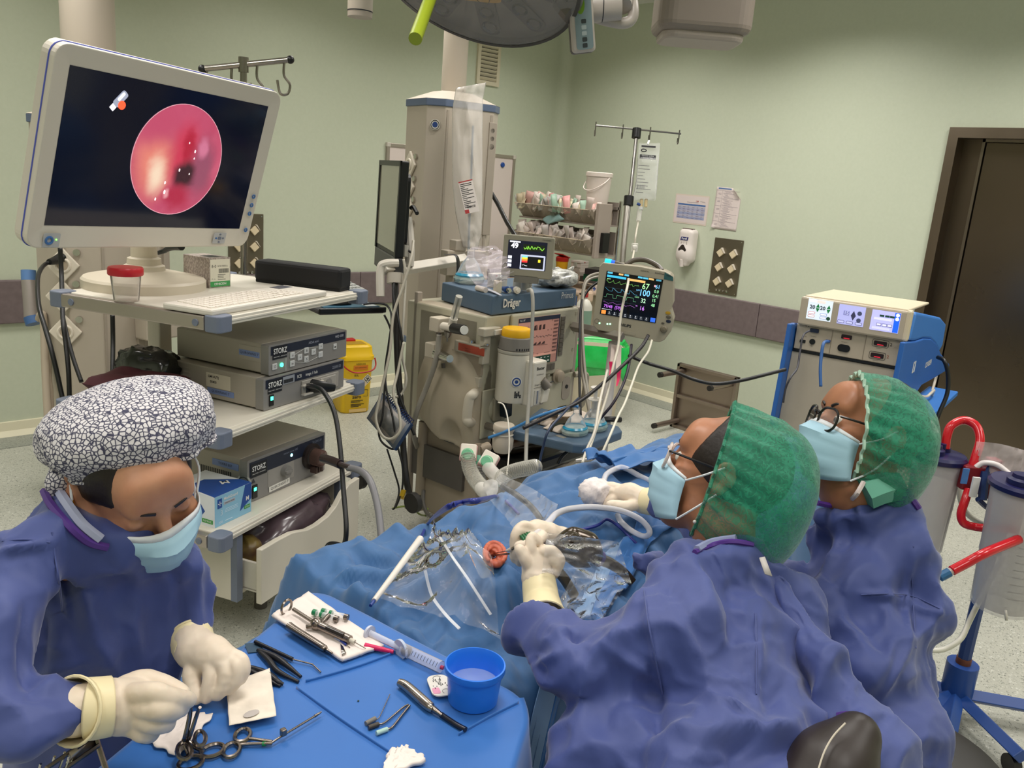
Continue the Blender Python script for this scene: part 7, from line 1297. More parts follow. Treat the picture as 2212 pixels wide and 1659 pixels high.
for i,(lb,pts,r,c) in enumerate((
    ('thick black ribbed hose hanging straight beside the pendant',((853,610,3.52),(856,700,3.5),(860,800,3.5),(868,900,3.5),(872,980,3.5),(880,1050,3.5),(892,1080,3.6),(905,1075,3.7)),.014,'#2a2826'),
    ('black cable crossing the bundle under the monitor arm',((853,600,3.5),(850,640,3.48),(862,700,3.46),(868,750,3.46),(858,830,3.45),(880,900,3.45),(895,940,3.45)),.006,'#101012'),
    ('black mouse cable looping from the mat into the cable bundle',((785,657,3.5),(815,655,3.5),(838,662,3.5),(846,690,3.48),(840,740,3.46),(832,800,3.46),(836,850,3.44),(848,900,3.42),(858,960,3.42),(870,1010,3.42),(868,1060,3.45),(855,1095,3.5)),.0045,'#141416'),
    ('thin black cable hanging left of the bundle behind the manual',((830,680,3.5),(845,720,3.5),(836,780,3.48),(830,850,3.46),(826,900,3.44),(818,930,3.44),(825,955,3.44),(850,970,3.42),(866,950,3.42)),.0045,'#141416'),
    ('grey cable hanging in a long loop in front of the manual',((893,520,3.55),(888,560,3.5),(870,620,3.48),(850,680,3.46),(842,760,3.44),(820,860,3.4),(812,905,3.38),(825,940,3.36),(845,948,3.36),(864,930,3.36),(862,890,3.38),(850,850,3.4),(860,800,3.44),(872,740,3.46)),.006,'#aca696'),
    ('second grey cable hanging from the white swing arm',((872,560,3.5),(876,600,3.5),(872,680,3.48),(868,760,3.48),(878,820,3.48),(868,850,3.48),(855,858,3.46)),.0055,'#b9b3a4'),
    ('pale cable between the pendant and the machine',((900,765,3.9),(902,830,3.9),(905,850,3.9)),.008,'#b5ad9c'),
    ('black cable between the pendant and the machine',((908,768,3.95),(910,800,3.95),(914,830,3.95)),.012,'#141414'),
    ('thin black cable trailing down to the floor below the manual',((836,970,3.42),(852,1020,3.45),(862,1060,3.5),(853,1095,3.6),(848,1100,3.6)),.004,'#141416'),
    ('yellow-green earth cable lying on the floor by the machine',((848,1098,3.62),(870,1094,3.62),(900,1092,3.62),(925,1100,3.6)),.0045,'#8fa04a'),
    ('thin yellow-green cable hanging to the floor',((876,990,3.5),(880,1030,3.5),(884,1060,3.52),(888,1090,3.56),(905,1110,3.56),(920,1114,3.5)),.004,'#6d7a3a'),
    ('grey cable curving at the foot of the machine',((915,1060,3.6),(914,1085,3.55),(922,1108,3.5),(932,1115,3.45)),.009,'#55524c'))):
    cable('cable',lb,P3(*pts),r,mat(c,.4))
o = G().tube(P3((872,1058,3.45),(868,1072,3.45)),.011,8,0).tube(P3((866,1074,3.45),(873,1077,3.45)),.006,6,0).done('yellow_plug',mat('#b8961c',.4),None); tag(o,'small yellow plug dangling at the end of a cable near the floor','plug')
ad = thing('cable_adapter','grey cable adapter and black plug hanging behind the black screen','adapter',D_(877,540,3.55)); G().tube(P3((876,530,3.55),(875,555,3.55)),.014,8,0).done('adapter_body',mat('#aaa59a',.4),ad,1); G().tube(P3((866,543,3.55),(880,541,3.55),(890,547,3.55)),.005,6).done('black_plug',BLACK,ad,1)
# ---- cables from the video tower
cable('camera_cable','black camera cable looping from the camera unit down to the floor',[KM @ Vector((.51,.02-.0,.822))]+P3((680,835,2.85),(700,848,2.8),(722,890,2.75),(734,960,2.7),(742,1060,2.65),(748,1140,2.6),(742,1180,2.6),(720,1200,2.6),(705,1193,2.62),(712,1176,2.64),(740,1180,2.6),(765,1205,2.55),(785,1240,2.5),(786,1290,2.45)),.0085,CBK,'cable')
o = G().tube([KM @ Vector((.515,.02,.822)),KM @ Vector((.53,-.03,.822)),KM @ Vector((.57,-.06,.816))],lambda t: .022-.012*t,10,flat=(1.4,.8,(0,0,1))).done('camera_plug',CBK,None); tag(o,'black camera plug pushed into the front of the camera unit','plug')
cable('light_cable','grey light guide cable curving down from the light source to the drape',P3((752,1010,2.65),(780,1018,2.6),(800,1040,2.55),(815,1090,2.5),(823,1150,2.45),(828,1222,2.4)),.0115,mat('#6f6e70',.4),'cable')
o = G().tube(P3((697,990,2.72),(715,995,2.69),(735,1003,2.66)),.015,12).tube(P3((733,1002,2.66),(757,1010,2.64)),.009,10).done('light_guide_plug',mat('#2a1d1b',.3),None); tag(o,'dark light guide plug in the glass socket of the light source','plug')
# ---- ceiling: surgical light, arms, boxes
LC = D_(1022,-62,2.0); hd_ = D_(897,84,1.9)-D_(930,-10,1.95); ln = (D_(905,60,1.8)-D_(945,-45,2.0)); 
LNv = (-.34*RGT-.94*UPV).normalized()*math.cos(R(40))-FWD*math.sin(R(40)); rh_ = (LC-CAM).normalized(); aa_ = -.34*RGT-.94*UPV; aa_ = (aa_-rh_*aa_.dot(rh_)).normalized(); LMx = axM(LC,aa_*math.cos(R(37))-rh_*math.sin(R(37))); lr = .265
sl_ = thing('surgical_light','round grey surgical light with lens spots, a green handle and a yellow reflection','surgical light',LMx); LGR = mat('#5d5853',.3,.3)
G().lathe([(lr,0),(lr*1.035,-.012),(lr*1.03,-.05),(lr*.9,-.085),(0,-.1)],None,64,False).done('housing',mat('#77716b',.35,.2),sl_); G().lathe([(lr*.985,.002),(lr*1.02,.002),(lr*1.02,-.004),(lr*.985,-.004)],None,64,False).done('rim',mat('#3d3a38',.25),sl_)
G().lathe([(lr*.99,-.022),(0,-.022)],None,64,False).done('reflector',mat('#77706a',.3,.5),sl_)
for k in range(10):
    a = 2*math.pi*k/10; Mr_ = RO(a,4,'Z'); o = G().prism(rrect(.17,.056,.026,5,.165,0),-.021,-.017,Mr_).done('lens_module',mat('#4a4643',.3),sl_)
    for j in range(3): G().lathe([(.021,-.016),(.019,-.013),(.014,-.017),(0,-.018)],Mr_ @ T(.108+.055*j,0,0),16,False).done('lens',mat('#1c1a19',.1,spec=.9),o)
G().lathe([(lr*.985,.0),(lr*.985,.0012)],None,64).done('glass_cover',clearm('#cfc9c2',.12,.03,edge=.3,bump=0),sl_)
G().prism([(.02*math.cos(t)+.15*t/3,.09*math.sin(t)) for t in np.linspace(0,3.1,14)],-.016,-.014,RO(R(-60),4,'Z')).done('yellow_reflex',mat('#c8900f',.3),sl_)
Gt = [D_(947,-50,1.93),D_(930,-5,1.86),D_(897,84,1.74)]; G().tube([LMx.inverted() @ p for p in Gt],lambda t: .0135+.001*t,16,4).done('green_handle',mat('#93a31f',.4),sl_)
p0 = Matrix.Identity(4); cpn = faceM(D_(1257,45,2.05),(D_(1280,50,2.05)-D_(1235,40,2.0)),(-FWD-.5*Vector((0,0,1))).normalized()); cpn = cpn @ RO(R(22),4,'Z')
G().box((-.03,-.075,-.02),(.03,.08,.0),cpn).done('control_panel',mat('#b9b0a8',.4),sl_,1,bev=.012,seg=3); G().box((-.034,-.08,-.035),(.026,.078,-.018),cpn).done('panel_back',mat('#6a645e',.4),sl_,1,bev=.01); o = G().prism(rrect(.042,.125,.008,4,.004,-.004),.0,.0012,cpn).done('touch_panel',mat('#7d8f94',.3),sl_,1)
G().lathe([(.014,.0012),(.014,.002)],cpn @ T(-.002,.038,0),20,True,.8,1.6).done('green_key',mat('#6f9a12',.4),sl_,1); G().lathe([(.0035,.001),(.003,.003)],cpn @ T(-.006,.068,0),10).done('green_led',mat('#c8ff50',.4,emit=3),sl_,1)
for k in range(5): G().prism(rrect(.012,.01,.002,2,.004,-.001-.014*k),.0012,.002,cpn).done('key',mat('#a9b4b6',.4) if k in (1,2) else mat('#333a3c',.4),sl_,1)
LA = mat('#b5aca4',.4); G().tube(P3((1270,18,2.1),(1300,15,2.1),(1340,12,2.1)),.036,20,0).done('yoke_joint',LA,sl_,1); G().tube(P3((1300,14,2.1),(1302,14,2.1)),.0375,20,0).done('joint_ring',DARK,sl_,1); G().tube(P3((1278,34,2.12),(1310,44,2.12),(1345,50,2.12),(1364,42,2.12),(1368,15,2.12),(1358,-40,2.15)),.014,12).done('yoke',LA,sl_,1); G().tube(P3((1340,12,2.1),(1345,-60,2.15),(1330,-200,2.3)),.03,14).done('arm',LA,sl_,1)
G().tube([D_(1215,0,2.06),D_(1240,30,2.05)],.03,10,0).done('panel_mount',mat('#6a645e',.4),sl_,1)
pm_ = LMx @ Vector((0,0,-.09)); G().cyl(pm_,Vector((pm_.x,pm_.y,CEIL)),.025,n=16).done('drop_tube',LA,sl_,1)
cb_ = thing('ceiling_box','taupe rounded box hanging from the ceiling at the top right','pendant',D_(1516,40,3.0)); cq = D_(1516,30,3.0); Mz = rz((cq.x,cq.y,0),R(-44)); G().prism(rrect(.335,.26,.06,6),2.15,CEIL,Mz).done('box_body',mat('#8a7f75',.45),cb_,1,bev=.03,seg=4); G().prism(rrect(.29,.22,.05,6),2.125,2.16,Mz).done('bottom_cap',mat('#a59a90',.45),cb_,1,bev=.012)
cc_ = thing('ceiling_cylinder','short beige cylinder on the ceiling tube left of the surgical light','ceiling fixture',D_(778,15,2.6)); q = D_(778,14,2.6); G().cyl((q.x,q.y,q.z-.018),(q.x,q.y,CEIL),.039,n=28).done('cylinder',PB_,cc_,1); G().cyl((q.x,q.y,q.z-.0165),(q.x,q.y,q.z-.013),.0395,n=28).done('dark_ring',DARK,cc_,1); G().cyl((q.x,q.y,q.z-.032),(q.x,q.y,q.z-.018),.0385,n=28).done('cap',mat('#a89d90',.45),cc_,1)
# ================================================================ PATIENT, DRAPES, INSTRUMENT TABLE
def sstep(a,b,x): t = np.clip((x-a)/(b-a),0,1); return t*t*(3-2*t)
EAR = Z_(1068,1200,.8)
CR1 = crumple_fn((.6,.6,0),(2.8,1.9,0),.09,.42,14,5); CR2 = crumple_fn((.6,.6,0),(2.8,1.9,0),.05,.36,12,6)
def hgt(x,y,wr=1.):
    x = np.asarray(x,float); y = np.asarray(y,float)
    h = .685+.115*np.exp(-(((x-EAR.x-.01)/.15)**2+((y-EAR.y-.02)/.15)**2)**1.3)+.12*np.exp(-((np.maximum(0,np.abs(x-2.15)-.45)/.22)**2+((y-1.33)/.3)**4))
    P = np.stack([x,y,x*0],-1); r = np.hypot(x-EAR.x,y-EAR.y)+1e-6; th = np.arctan2(y-EAR.y,x-EAR.x)
    Q = np.stack([np.cos(th)*1.6,np.sin(th)*1.6,r*2.2],-1); rad = ridged(Q*1.7,3)-.45
    wob = P+.06*perlin(P*5)[...,None]
    h = h+wr*(.03*rad*sstep(.03,.1,r)*sstep(.55,.2,r)+.9*CR1(wob*[1,1,0]).reshape(x.shape)+.9*CR2(wob*[1,1,0]).reshape(x.shape)*(.25+.75*sstep(.8,.25,r)))
    e = .03*perlin(P*4+9)
    d = np.maximum(np.maximum((.93+.05*perlin(P*6)+e)-x,y-(1.63+e)),(.93+.12*sstep(1.3,1.7,x)+.5*e)-y); f = sstep(0,.1,d)
    fold = .025*np.sin(x*38+3*perlin(P*3))*f*(y < 1.2)+.02*np.sin(y*40)*f*(x < 1.0)
    return h-f*(.26+.5*np.maximum(d-.05,0))+fold
def hmat(h,h2,sc=14): return mat(h,.62,var=h2,scale=sc,bump=.25,dist=.002,sheen=.2)
def on_drape(px,py,off=.0):
    """first point where the line of sight meets the draped surface"""
    r = np.array(ray(px,py)); t = np.linspace(1.2,3.4,700); P = np.array(CAM)+t[:,None]*r; k = np.argmax(P[:,2] < hgt(P[:,0],P[:,1])+off); return Vector(P[k])
DR1 = hmat('#2d5f92','#285888'); DR2 = hmat('#2666a8','#2460a0'); DR3 = hmat('#6f94be','#6a8eb8')
xs = np.arange(.72,2.75,.0085); ys = np.arange(.72,1.86,.0085); Xg,Yg = np.meshgrid(xs,ys,indexing='ij'); Zg = np.maximum(hgt(Xg,Yg),.16); Zg -= .012*np.exp(-(np.hypot(Xg-EAR.x,Yg-EAR.y)/.03)**2)
idx = np.arange(Xg.size).reshape(Xg.shape); Fq = np.stack([idx[:-1,:-1],idx[1:,:-1],idx[1:,1:],idx[:-1,1:]],-1).reshape(-1,4)
o = npmesh('surgical_drape',np.stack([Xg,Yg,Zg],-1).reshape(-1,3),Fq,DR1); tag(o,'crumpled blue surgical drape over the patient with only one ear left bare','drape')
def overlay(name,label,quad_,m,off,n=46,solid=.002,wav=0.,cat='drape',mlt=1.):
    P = [on_drape(*q) for q in quad_]; g = []
    for i in range(n+1):
        row = []
        for j in range(n+1):
            u,v = i/n,j/n; p = P[0].lerp(P[1],u).lerp(P[3].lerp(P[2],u),v); ed = wav*math.sin(u*9+v*4); row.append((p.x+ed*.02,p.y+ed*.02,float(hgt(p.x,p.y,mlt))+off+abs(ed)*.02))
        g.append(row)
    o = G().grid(g).done(name,m,None,solid=solid,ang=80); return tag(o,label,cat)
overlay('drape_strip','pale blue drape strip lying diagonally across the patient',((1150,1018),(1345,1172),(1296,1206),(1112,1056)),DR3,.006,mlt=.6)
overlay('drape_sheet','bright blue drape sheet covering the patient body at the far right',((1153,1013),(1345,1176),(1540,1190),(1460,990)),DR2,.012,mlt=.7,wav=.3)
overlay('drape_edge','darker blue folded drape edge rising behind the far hand',((1255,1003),(1290,1012),(1480,1040),(1470,985)),hmat('#2a66a4','#265e98'),.035,wav=.5,mlt=1.)
# operating table under the drape and the patient lying on it
ot = thing('operating_table','operating table hidden under the blue surgical drape','table',(1.75,1.3,0)); G().box((1.05,1.02,.5),(2.7,1.58,.56)).done('mattress',mat('#1a1a1c',.6),ot,1,bev=.02); G().box((1.5,1.15,.08),(2.1,1.45,.5)).done('column',STEEL,ot,1); G().box((1.2,1.1,0),(2.4,1.5,.08)).done('base',STEEL,ot,1,bev=.02)
SKIN = mat('#b9805f',.5,sss=.15,var='#a86c4e',scale=30,bump=.15,dist=.001)
S = SDF((.95,.98,.54),(2.62,1.62,.86),.0135); S.ell((EAR.x+.01,EAR.y+.01,.675),(.095,.09,.07)); S.cap((EAR.x+.1,EAR.y,.63),(1.5,1.3,.61),.055,.07,.03); S.cap((1.55,1.3,.62),(2.3,1.32,.64),.085,.085,.05); S.cap((1.58,1.2,.61),(1.62,1.48,.61),.06,.06,.04); S.cap((2.25,1.22,.63),(2.55,1.22,.63),.06,.06); S.cap((2.25,1.42,.63),(2.55,1.42,.63),.06,.06); vv,ff = S.mesh()
pt = thing('person','patient lying under blue drapes, only one reddish ear showing','person',(1.6,1.3,.56)); npmesh('body',vv,ff,SKIN,pt)
# the bare ear, facing up
xr_ = (Z_(1090,1200,.8)-Z_(1046,1200,.8)).normalized(); EM_ = axM(EAR+Vector((0,0,float(hgt(EAR.x,EAR.y))-.8+.002)),Vector((-.25,-.35,1)),xr_); es_ = .0013
S = SDF((-.034,-.042,-.012),(.034,.042,.03),.0011); S.ell((0,0,.002),(.026,.033,.009),None,.004); rim = [(.022*math.cos(t)*(1-.1*math.sin(t)),.029*math.sin(t),.012) for t in np.linspace(-.9,3.9,16)]
S.chain(rim,[.005]*16,.003); S.ell((.002,-.027,.008),(.012,.01,.007),None,.005); S.chain([(.012*math.cos(t),.004+.016*math.sin(t),.010) for t in np.linspace(-.6,3.2,9)],[.0042]*9,.003); S.ell((-.006,-.003,.01),(.009,.012,.012),None,.003,sub=True); S.cap((-.004,-.002,.012),(.004,.004,-.01),.005,.004,.003,sub=True); S.ell((-.017,-.002,.011),(.004,.006,.005),None,.003); vv,ff = S.mesh()
vv = (np.c_[vv,np.ones(len(vv))]@np.array(EM_).T)[:,:3]; npmesh('ear',vv,ff,mat('#d0714e',.42,sss=.2,var='#b04a34',scale=70,sharp=.25),pt)
G().lathe([(.005,0),(.0,.0005)],EM_ @ T(-.004,-.001,.003),12).done('ear_canal',mat('#4a0f0a',.3),pt,1)
# clear pouch of the adhesive drape, pencil, cables
FL = clearm(WF,.05,.06,edge=.25,scale=9,bump=.7,dist=.02)
def film(name,label,quad_,off,amp,seed,m,n=28,cat='film',D=None):
    P = [on_drape(*q) for q in quad_] if D is None else P3(*quad_); g = []
    for i in range(n+1):
        row = []
        for j in range(n+1):
            u,v = i/n,j/n; p = P[0].lerp(P[1],u).lerp(P[3].lerp(P[2],u),v); nz = amp*float(ridged(np.array([[u*3.1,v*3.1,seed]]))[0]); z = float(hgt(p.x,p.y,.4))+off if D is None else p.z
            row.append((p.x,p.y,z+nz) if D is None else tuple(p+(CAM-p).normalized()*nz))
        g.append(row)
    o = G().grid(g).done(name,m,None,ang=60); return tag(o,label,cat)
film('clear_drape_film','clear plastic film edge of the drape spread over its left side',((905,1165),(1060,1240),(1080,1410),(812,1305)),.012,.02,2,FL)
film('fluid_pouch','clear folded plastic fluid pouch with shiny seams in front of the ear',((935,1150),(985,1185),(1062,1326),(915,1225)),.03,.03,7,clearm(WF,.07,.05,edge=.3,scale=20,bump=1.))
SEAM = clearm(WF,.3,.12,edge=.4,bump=.2)
for k,q in enumerate((((918,1232,.035),(932,1285,.03),(960,1325,.03),(992,1358,.03)),((950,1160,.045),(975,1200,.045),(1010,1250,.045),(1060,1328,.04)))):
    o = G().tube([on_drape(a,b,c) for a,b,c in q],.0035,5,6,flat=(1,.35,RGT)).done('pouch_seam',SEAM,None); tag(o,('shiny curved left seam' if k == 0 else 'shiny straight right seam')+' of the clear fluid pouch','film')
pc = thing('cautery_pencil','white cautery pencil in a clear sleeve lying along the left edge of the drape','pencil',on_drape(860,1225,.03)); a,b = on_drape(908,1164,.035),D_(808,1298,depth(on_drape(830,1260,.03))-.08)
G().tube([a,b],lambda t: .0088-.003*max(0,t-.85)/.15,12,8).done('handle',mat('#ded6cb',.35),pc,1); G().tube([b,b+(b-a).normalized()*.02],.0035,8,0).done('blue_tip',mat('#26408a',.4),pc,1)
BLC = mat('#1d2c82',.35)
cable('cautery_cable','dark blue cautery cable curving over the top of the drape',[on_drape(x,y,.008) for x,y in ((908,1164),(925,1130),(960,1100),(1000,1085),(1040,1080),(1075,1072),(1095,1085),(1120,1110))],.0042,BLC)
cable('cautery_cable','dark blue cable lying across the pale strip to the near surgeon',[on_drape(x,y,.016) for x,y in ((1205,1150),(1250,1145),(1290,1135),(1312,1122),(1340,1140),(1365,1165),(1390,1186))],.0042,BLC)
# ---- instrument table
ZT = .8; tA,tB = Z_(683,1268,ZT),Z_(1152,1515,ZT); tD = tA+Vector((-.545,-.3,0)); tC = tB+Vector((-.52,-.36,0)); TL = [tA,tB,tC,tD]
it = thing('instrument_table','instrument table under a bright blue cloth in the foreground','table',((tA+tC)/2*1.0-Vector((0,0,ZT)))); cI = (tA+tC)/2
G().add([p.lerp(cI,.06)+Vector((0,0,-.008)) for p in TL]+[p.lerp(cI,.06)+Vector((0,0,-.03)) for p in TL],[(3,2,1,0),(4,5,6,7),(0,1,5,4),(1,2,6,5),(2,3,7,6),(3,0,4,7)]).done('table_top',STEEL,it,1)
for p in TL: q = p.lerp(cI,.25); G().cyl((q.x,q.y,0),(q.x,q.y,ZT-.03),.014,n=12).done('leg',STEEL,it,1)
g = []; ring = []; n = 40
per = []
for k in range(4):
    a,b = TL[k],TL[(k+1) % 4]; pv,nx = TL[k-1],TL[(k+2) % 4]
    for i in range(n):
        t = i/n; q = a.lerp(b,t)
        if t < .1: q = (a.lerp(pv,.035*(1-t/.1)**2)+ (b-a)*t*.98)
        if t > .9: q = a.lerp(b,t)+(nx-b)*.035*((t-.9)/.1)**2
        per.append(q)
rows = []
for s in (0,.2,.4,.6,.78,.9,.97,1.0):
    row = []
    for i,q in enumerate(per+[per[0]]):
        p = cI.lerp(q,s); z = ZT+.0015*float(perlin(np.array([[p.x*9,p.y*9,.3]]))[0]); row.append((p.x,p.y,z-.002*(s > .99)))
    rows.append(row)
for dz in (.012,.04,.1,.2,.32,.42):
    row = []
    for i,q in enumerate(per+[per[0]]):
        o_ = (q-cI); o_.z = 0; o_.normalize(); w = sstep(.0,.3,dz); i_ = i % len(per); fl = .03*w*math.sin(i_*.32)+.018*w*math.sin(i_*.75+1); row.append(tuple(q+o_*(.004+.03*dz+fl)+Vector((0,0,-dz))))
    rows.append(row)
TBL = mat('#1f66b4',.5,var='#1f62ae',scale=8,bump=.2,dist=.0015,sheen=.25); cl = G().grid(rows).done('table_cloth',TBL,None,ang=60); tag(cl,'bright blue cloth draped over the instrument table','cloth')
def creases(pts,h): 
    G_ = G().tube([Z_(x,y,ZT-.0005) for x,y in pts],.006,6,6,flat=(1,h,(0,0,1))); return G_.done('fold_crease',TBL,cl,1,ang=180)
for q in (((640,1488),(740,1560),(860,1640)),((660,1475),(780,1440),(870,1405)),((990,1590),(1060,1550),(1120,1520))): creases(q,.16)
# ---- instruments
INS = mat('#8a8078',.26,1,rvar=.06,scale=20); INB = mat('#28282c',.35,.4); GZ = mat('#e6dad2',.85,bump=.5,scale=140,dist=.0006); 
def tp(x,y,dz=.0): return Z_(x,y,ZT+dz)
def flat_cloth(name,label,quad_,dz,m,amp=.004,n=22,cat='gauze',seed=0,solid=.002):
    P = [tp(x,y) for x,y in quad_]; g = [[tuple(P[0].lerp(P[1],i/n).lerp(P[3].lerp(P[2],i/n),j/n)+Vector((.5*amp*math.sin(j*.8+seed),.5*amp*math.sin(i*.9),dz+amp*abs(float(perlin(np.array([[i*.3,j*.3,seed+.5]]))[0]))))) for j in range(n+1)] for i in range(n+1)]
    o = G().grid(g).done(name,m,None,solid=solid,ang=80); return tag(o,label,cat)
flat_cloth('gauze_cloth','large folded white gauze under the injection syringe on the blue cloth',((666,1288),(830,1405),(738,1437),(584,1340)),.006,GZ,.006,seed=3,solid=.006)
flat_cloth('gauze_pad','frayed white gauze under the scissors at the bottom left',((300,1600),(405,1545),(458,1550),(385,1640)),.004,GZ,.005,seed=9)
flat_cloth('paper_card','cream paper square with a grey smudge on the blue cloth',((489,1492),(583,1458),(597,1562),(495,1583)),.012,mat('#e8dccb',.6,var='#d8ccbc',scale=24,sharp=.1),.0006,seed=5,solid=.0008)
o = G().lathe([(.012,0),(.008,.0006),(0,.0006)],T(*tp(543,1541,.0142)),16,False,1,.6).done('ink_smudge',mat('#b3aaa4',.7),None); tag(o,'grey smudge on the cream paper square','stain')
flat_cloth('gauze_pad','white gauze corner at the bottom edge of the photo',((845,1628),(875,1622),(922,1650),(820,1690)),.006,GZ,.004,seed=13,solid=.006)
def T3(*q): return [tp(x,y,z) for x,y,z in q]
def part(t,nm,pts,r,m=None,sm=6,n=10,flat=None): return G().tube(T3(*pts),r,n,sm,flat=flat).done(nm,m or INS,t,1,ang=60)
def ringp(t,c,r,m=None,nm='finger_ring',ey=.8,rot=0,th=.003): return G().torus(axM(tp(*c),(0,0,1),(math.cos(rot),math.sin(rot),0)),r,th,24,6,ey=ey).done(nm,m or INS,t,1)
t = thing('injection_syringe','steel dental injection syringe with a thumb ring lying on the gauze','syringe',tp(690,1345,.012)); part(t,'plunger_rod',((634,1316,.02),(676,1343,.02)),.0035); G().torus(axM(tp(619,1311,.02),tp(634,1316)-tp(606,1306),(0,0,1)),.0135,.0022,22,6).done('thumb_ring',INS,t,1)
part(t,'hub',((676,1343,.02),(684,1348,.02),(692,1352,.02)),lambda q: .006+.005*math.sin(q*3.1)); part(t,'finger_grip',((662,1354,.016),(672,1352,.018),(688,1349,.02),(700,1340,.022),(710,1330,.022)),.0045); part(t,'barrel',((692,1352,.02),(756,1382,.018)),.0075); part(t,'cartridge_window',((705,1357,.0245),(742,1374,.0225)),.0048,mat('#2a2522',.15)); part(t,'needle_hub',((756,1382,.018),(766,1387,.017)),.004,OFFW); part(t,'needle',((766,1387,.017),(790,1401,.013)),.0008)
for k,q in enumerate((((676,1322),(730,1338)),((695,1320),(752,1334)))):
    t = thing('anaesthetic_cartridge',('front' if k == 0 else 'rear')+' of two glass cartridges with green ends on the gauze','cartridge',tp(*q[0],.012)); a,b = tp(*q[0],.017),tp(*q[1],.017); G().cyl(a,b,.0052,n=12).done('glass',clearm(WF,.3,.05,edge=.5,bump=0),t,1); G().cyl(a,a.lerp(b,.14),.0056,n=12).done('green_cap',mat('#0c7a4a',.4),t,1); G().cyl(a.lerp(b,.3),a.lerp(b,.4),.0054,n=12).done('green_band',mat('#0c7a4a',.4),t,1); G().cyl(a.lerp(b,.86),b,.0056,n=12).done('metal_cap',INS,t,1)
t = thing('scalpel','flat steel scalpel handle lying on the gauze','scalpel',tp(665,1375,.011)); part(t,'handle',((624,1352,.014),(636,1360,.014),(690,1394,.014),(703,1402,.013)),lambda q: .0075-.002*q,None,4,8,(1.0,.3,(0,0,1)) if False else None); part(t,'blade_slot',((700,1400,.013),(717,1411,.012)),.0022)
t = thing('loose_blade','small loose scalpel blade on the gauze','blade',tp(741,1402,.011)); q = [tp(x,y,.012) for x,y in ((735,1391),(741,1396),(748,1411),(739,1416))]; G().add(q,[(0,1,2,3)]).done('blade',mat('#b7b0aa',.2,1),t,1,solid=.0008)
t = thing('cannula_needle','small needle with a pale blue hub on the gauze','needle',tp(738,1388,.011)); part(t,'hub',((724,1377,.012),(736,1384,.012)),.0025,mat('#8f9ab8',.4)); part(t,'blue_shaft',((736,1384,.012),(748,1393,.012)),.0018,mat('#2a3f9a',.4)); part(t,'tip',((748,1393,.012),(756,1399,.011)),.0006)
t = thing('pink_sheath','bright pink needle cap beside the gauze','cap',tp(820,1400)); part(t,'cap',((788,1395,.008),(850,1408,.006)),lambda q: .0056-.0022*q,mat('#d01e5a',.3))
t = thing('syringe','large clear plastic syringe with a black stopper on the blue cloth','syringe',tp(880,1405)); CP = clearm('#e8e6f0',.25,.08,edge=.45,bump=0); part(t,'barrel',((870,1402,.013),(952,1441,.013)),.0105,CP,0,16); part(t,'flange',((863,1403,.013),(868,1401,.013)),.017,mat('#b9c2d6',.35),0,16); part(t,'plunger',((800,1368,.014),(866,1400,.013)),.0058,clearm('#dfe3f2',.5,.2,edge=.3,bump=0),0,8); part(t,'thumb_rest',((796,1366,.014),(800,1368,.014)),.013,mat('#c3c8da',.35),0,16); part(t,'stopper',((874,1404,.013),(882,1408,.013)),.0098,DARK,0,14); part(t,'nozzle',((952,1441,.013),(958,1443,.013)),.0035,mat('#b0305a',.4),0)
g = G()
for k in range(9): p = tp(890+6.6*k,1411+3.1*k,.0235); g.box((-.004,-.0004,0),(.004,.0004,.0004),axM(p,CAM-p,RGT) @ RO(R(65),4,'Z'))
g.done('scale_marks',TXTK,t,1,kind='stuff')
bw = thing('blue_bowl','round bright blue plastic bowl half filled with clear water','bowl',tp(1021,1512)+Vector((0,0,.001))); BB = mat('#2376e0',.35,spec=.6); br = .0465
G().lathe([(br*.8,0),(br*.84,.002),(br*.93,.051),(br*1.0,.0515),(br*1.03,.055),(br*1.02,.063),(br*.97,.0635),(br*.9,.055),(br*.8,.006),(0,.005)],None,48).done('bowl',BB,bw); G().lathe([(br*.86,.03),(0,.0302)],None,40,False).done('water',clearm('#cfe4ff',.22,.03,edge=.4,bump=.05),bw)
t = thing('suture_card','white rounded suture card with pink print leaning under the blue bowl','card',tp(948,1482)); Mc = axM(tp(950,1482,.006),(0,0,1),tp(975,1500)-tp(950,1440)); G().prism(rrect(.056,.034,.012,5),0,.002,Mc).done('card',mat('#e2dcd2',.45),t,1); G().prism(rrect(.016,.012,.003,2,.014,-.009),.002,.0024,Mc).done('pink_print',mat('#e59ab4',.5),t,1); g = G()
for k in range(12): x,y = random.uniform(-.022,.012),random.uniform(-.012,.012); g.box((x,y,.002),(x+random.choice((.002,.004,.008)),y+.0012,.0024),Mc)
g.torus(Mc @ T(-.018,0,.002),.007,.0005,18,4,2,5.5).torus(Mc @ T(.018,.006,.002),.006,.0004,18,4,2,5.5); g.done('print',TXTK,t,1,kind='stuff'); txt(t,'Prolene',Mc @ T(-.006,.002,.0026) ,.006,TXTK,world=True)
t = thing('periosteal_elevator','chisel with a ridged steel handle and dark blade in front of the bowl','chisel',tp(930,1515)); part(t,'handle',((862,1474,.009),(880,1484,.009),(924,1523,.009),(934,1530,.008)),lambda q: .0062+.002*math.sin(3.1*q),mat('#a89e94',.25,1),6,12); 
for k in range(3): G().tube([p+Vector((.0035*(k-1),.0035*(k-1),.0065-.001*abs(k-1))) for p in T3((872,1480,.009),(922,1520,.009))],.0012,4,0).done('groove',DARK,t,1)
part(t,'neck',((934,1530,.008),(955,1545,.006)),lambda q: .005-.002*q); part(t,'blade',((952,1543,.005),(985,1565,.004),(1006,1576,.005)),.0042,mat('#3a3c46',.25,.8),6,8)
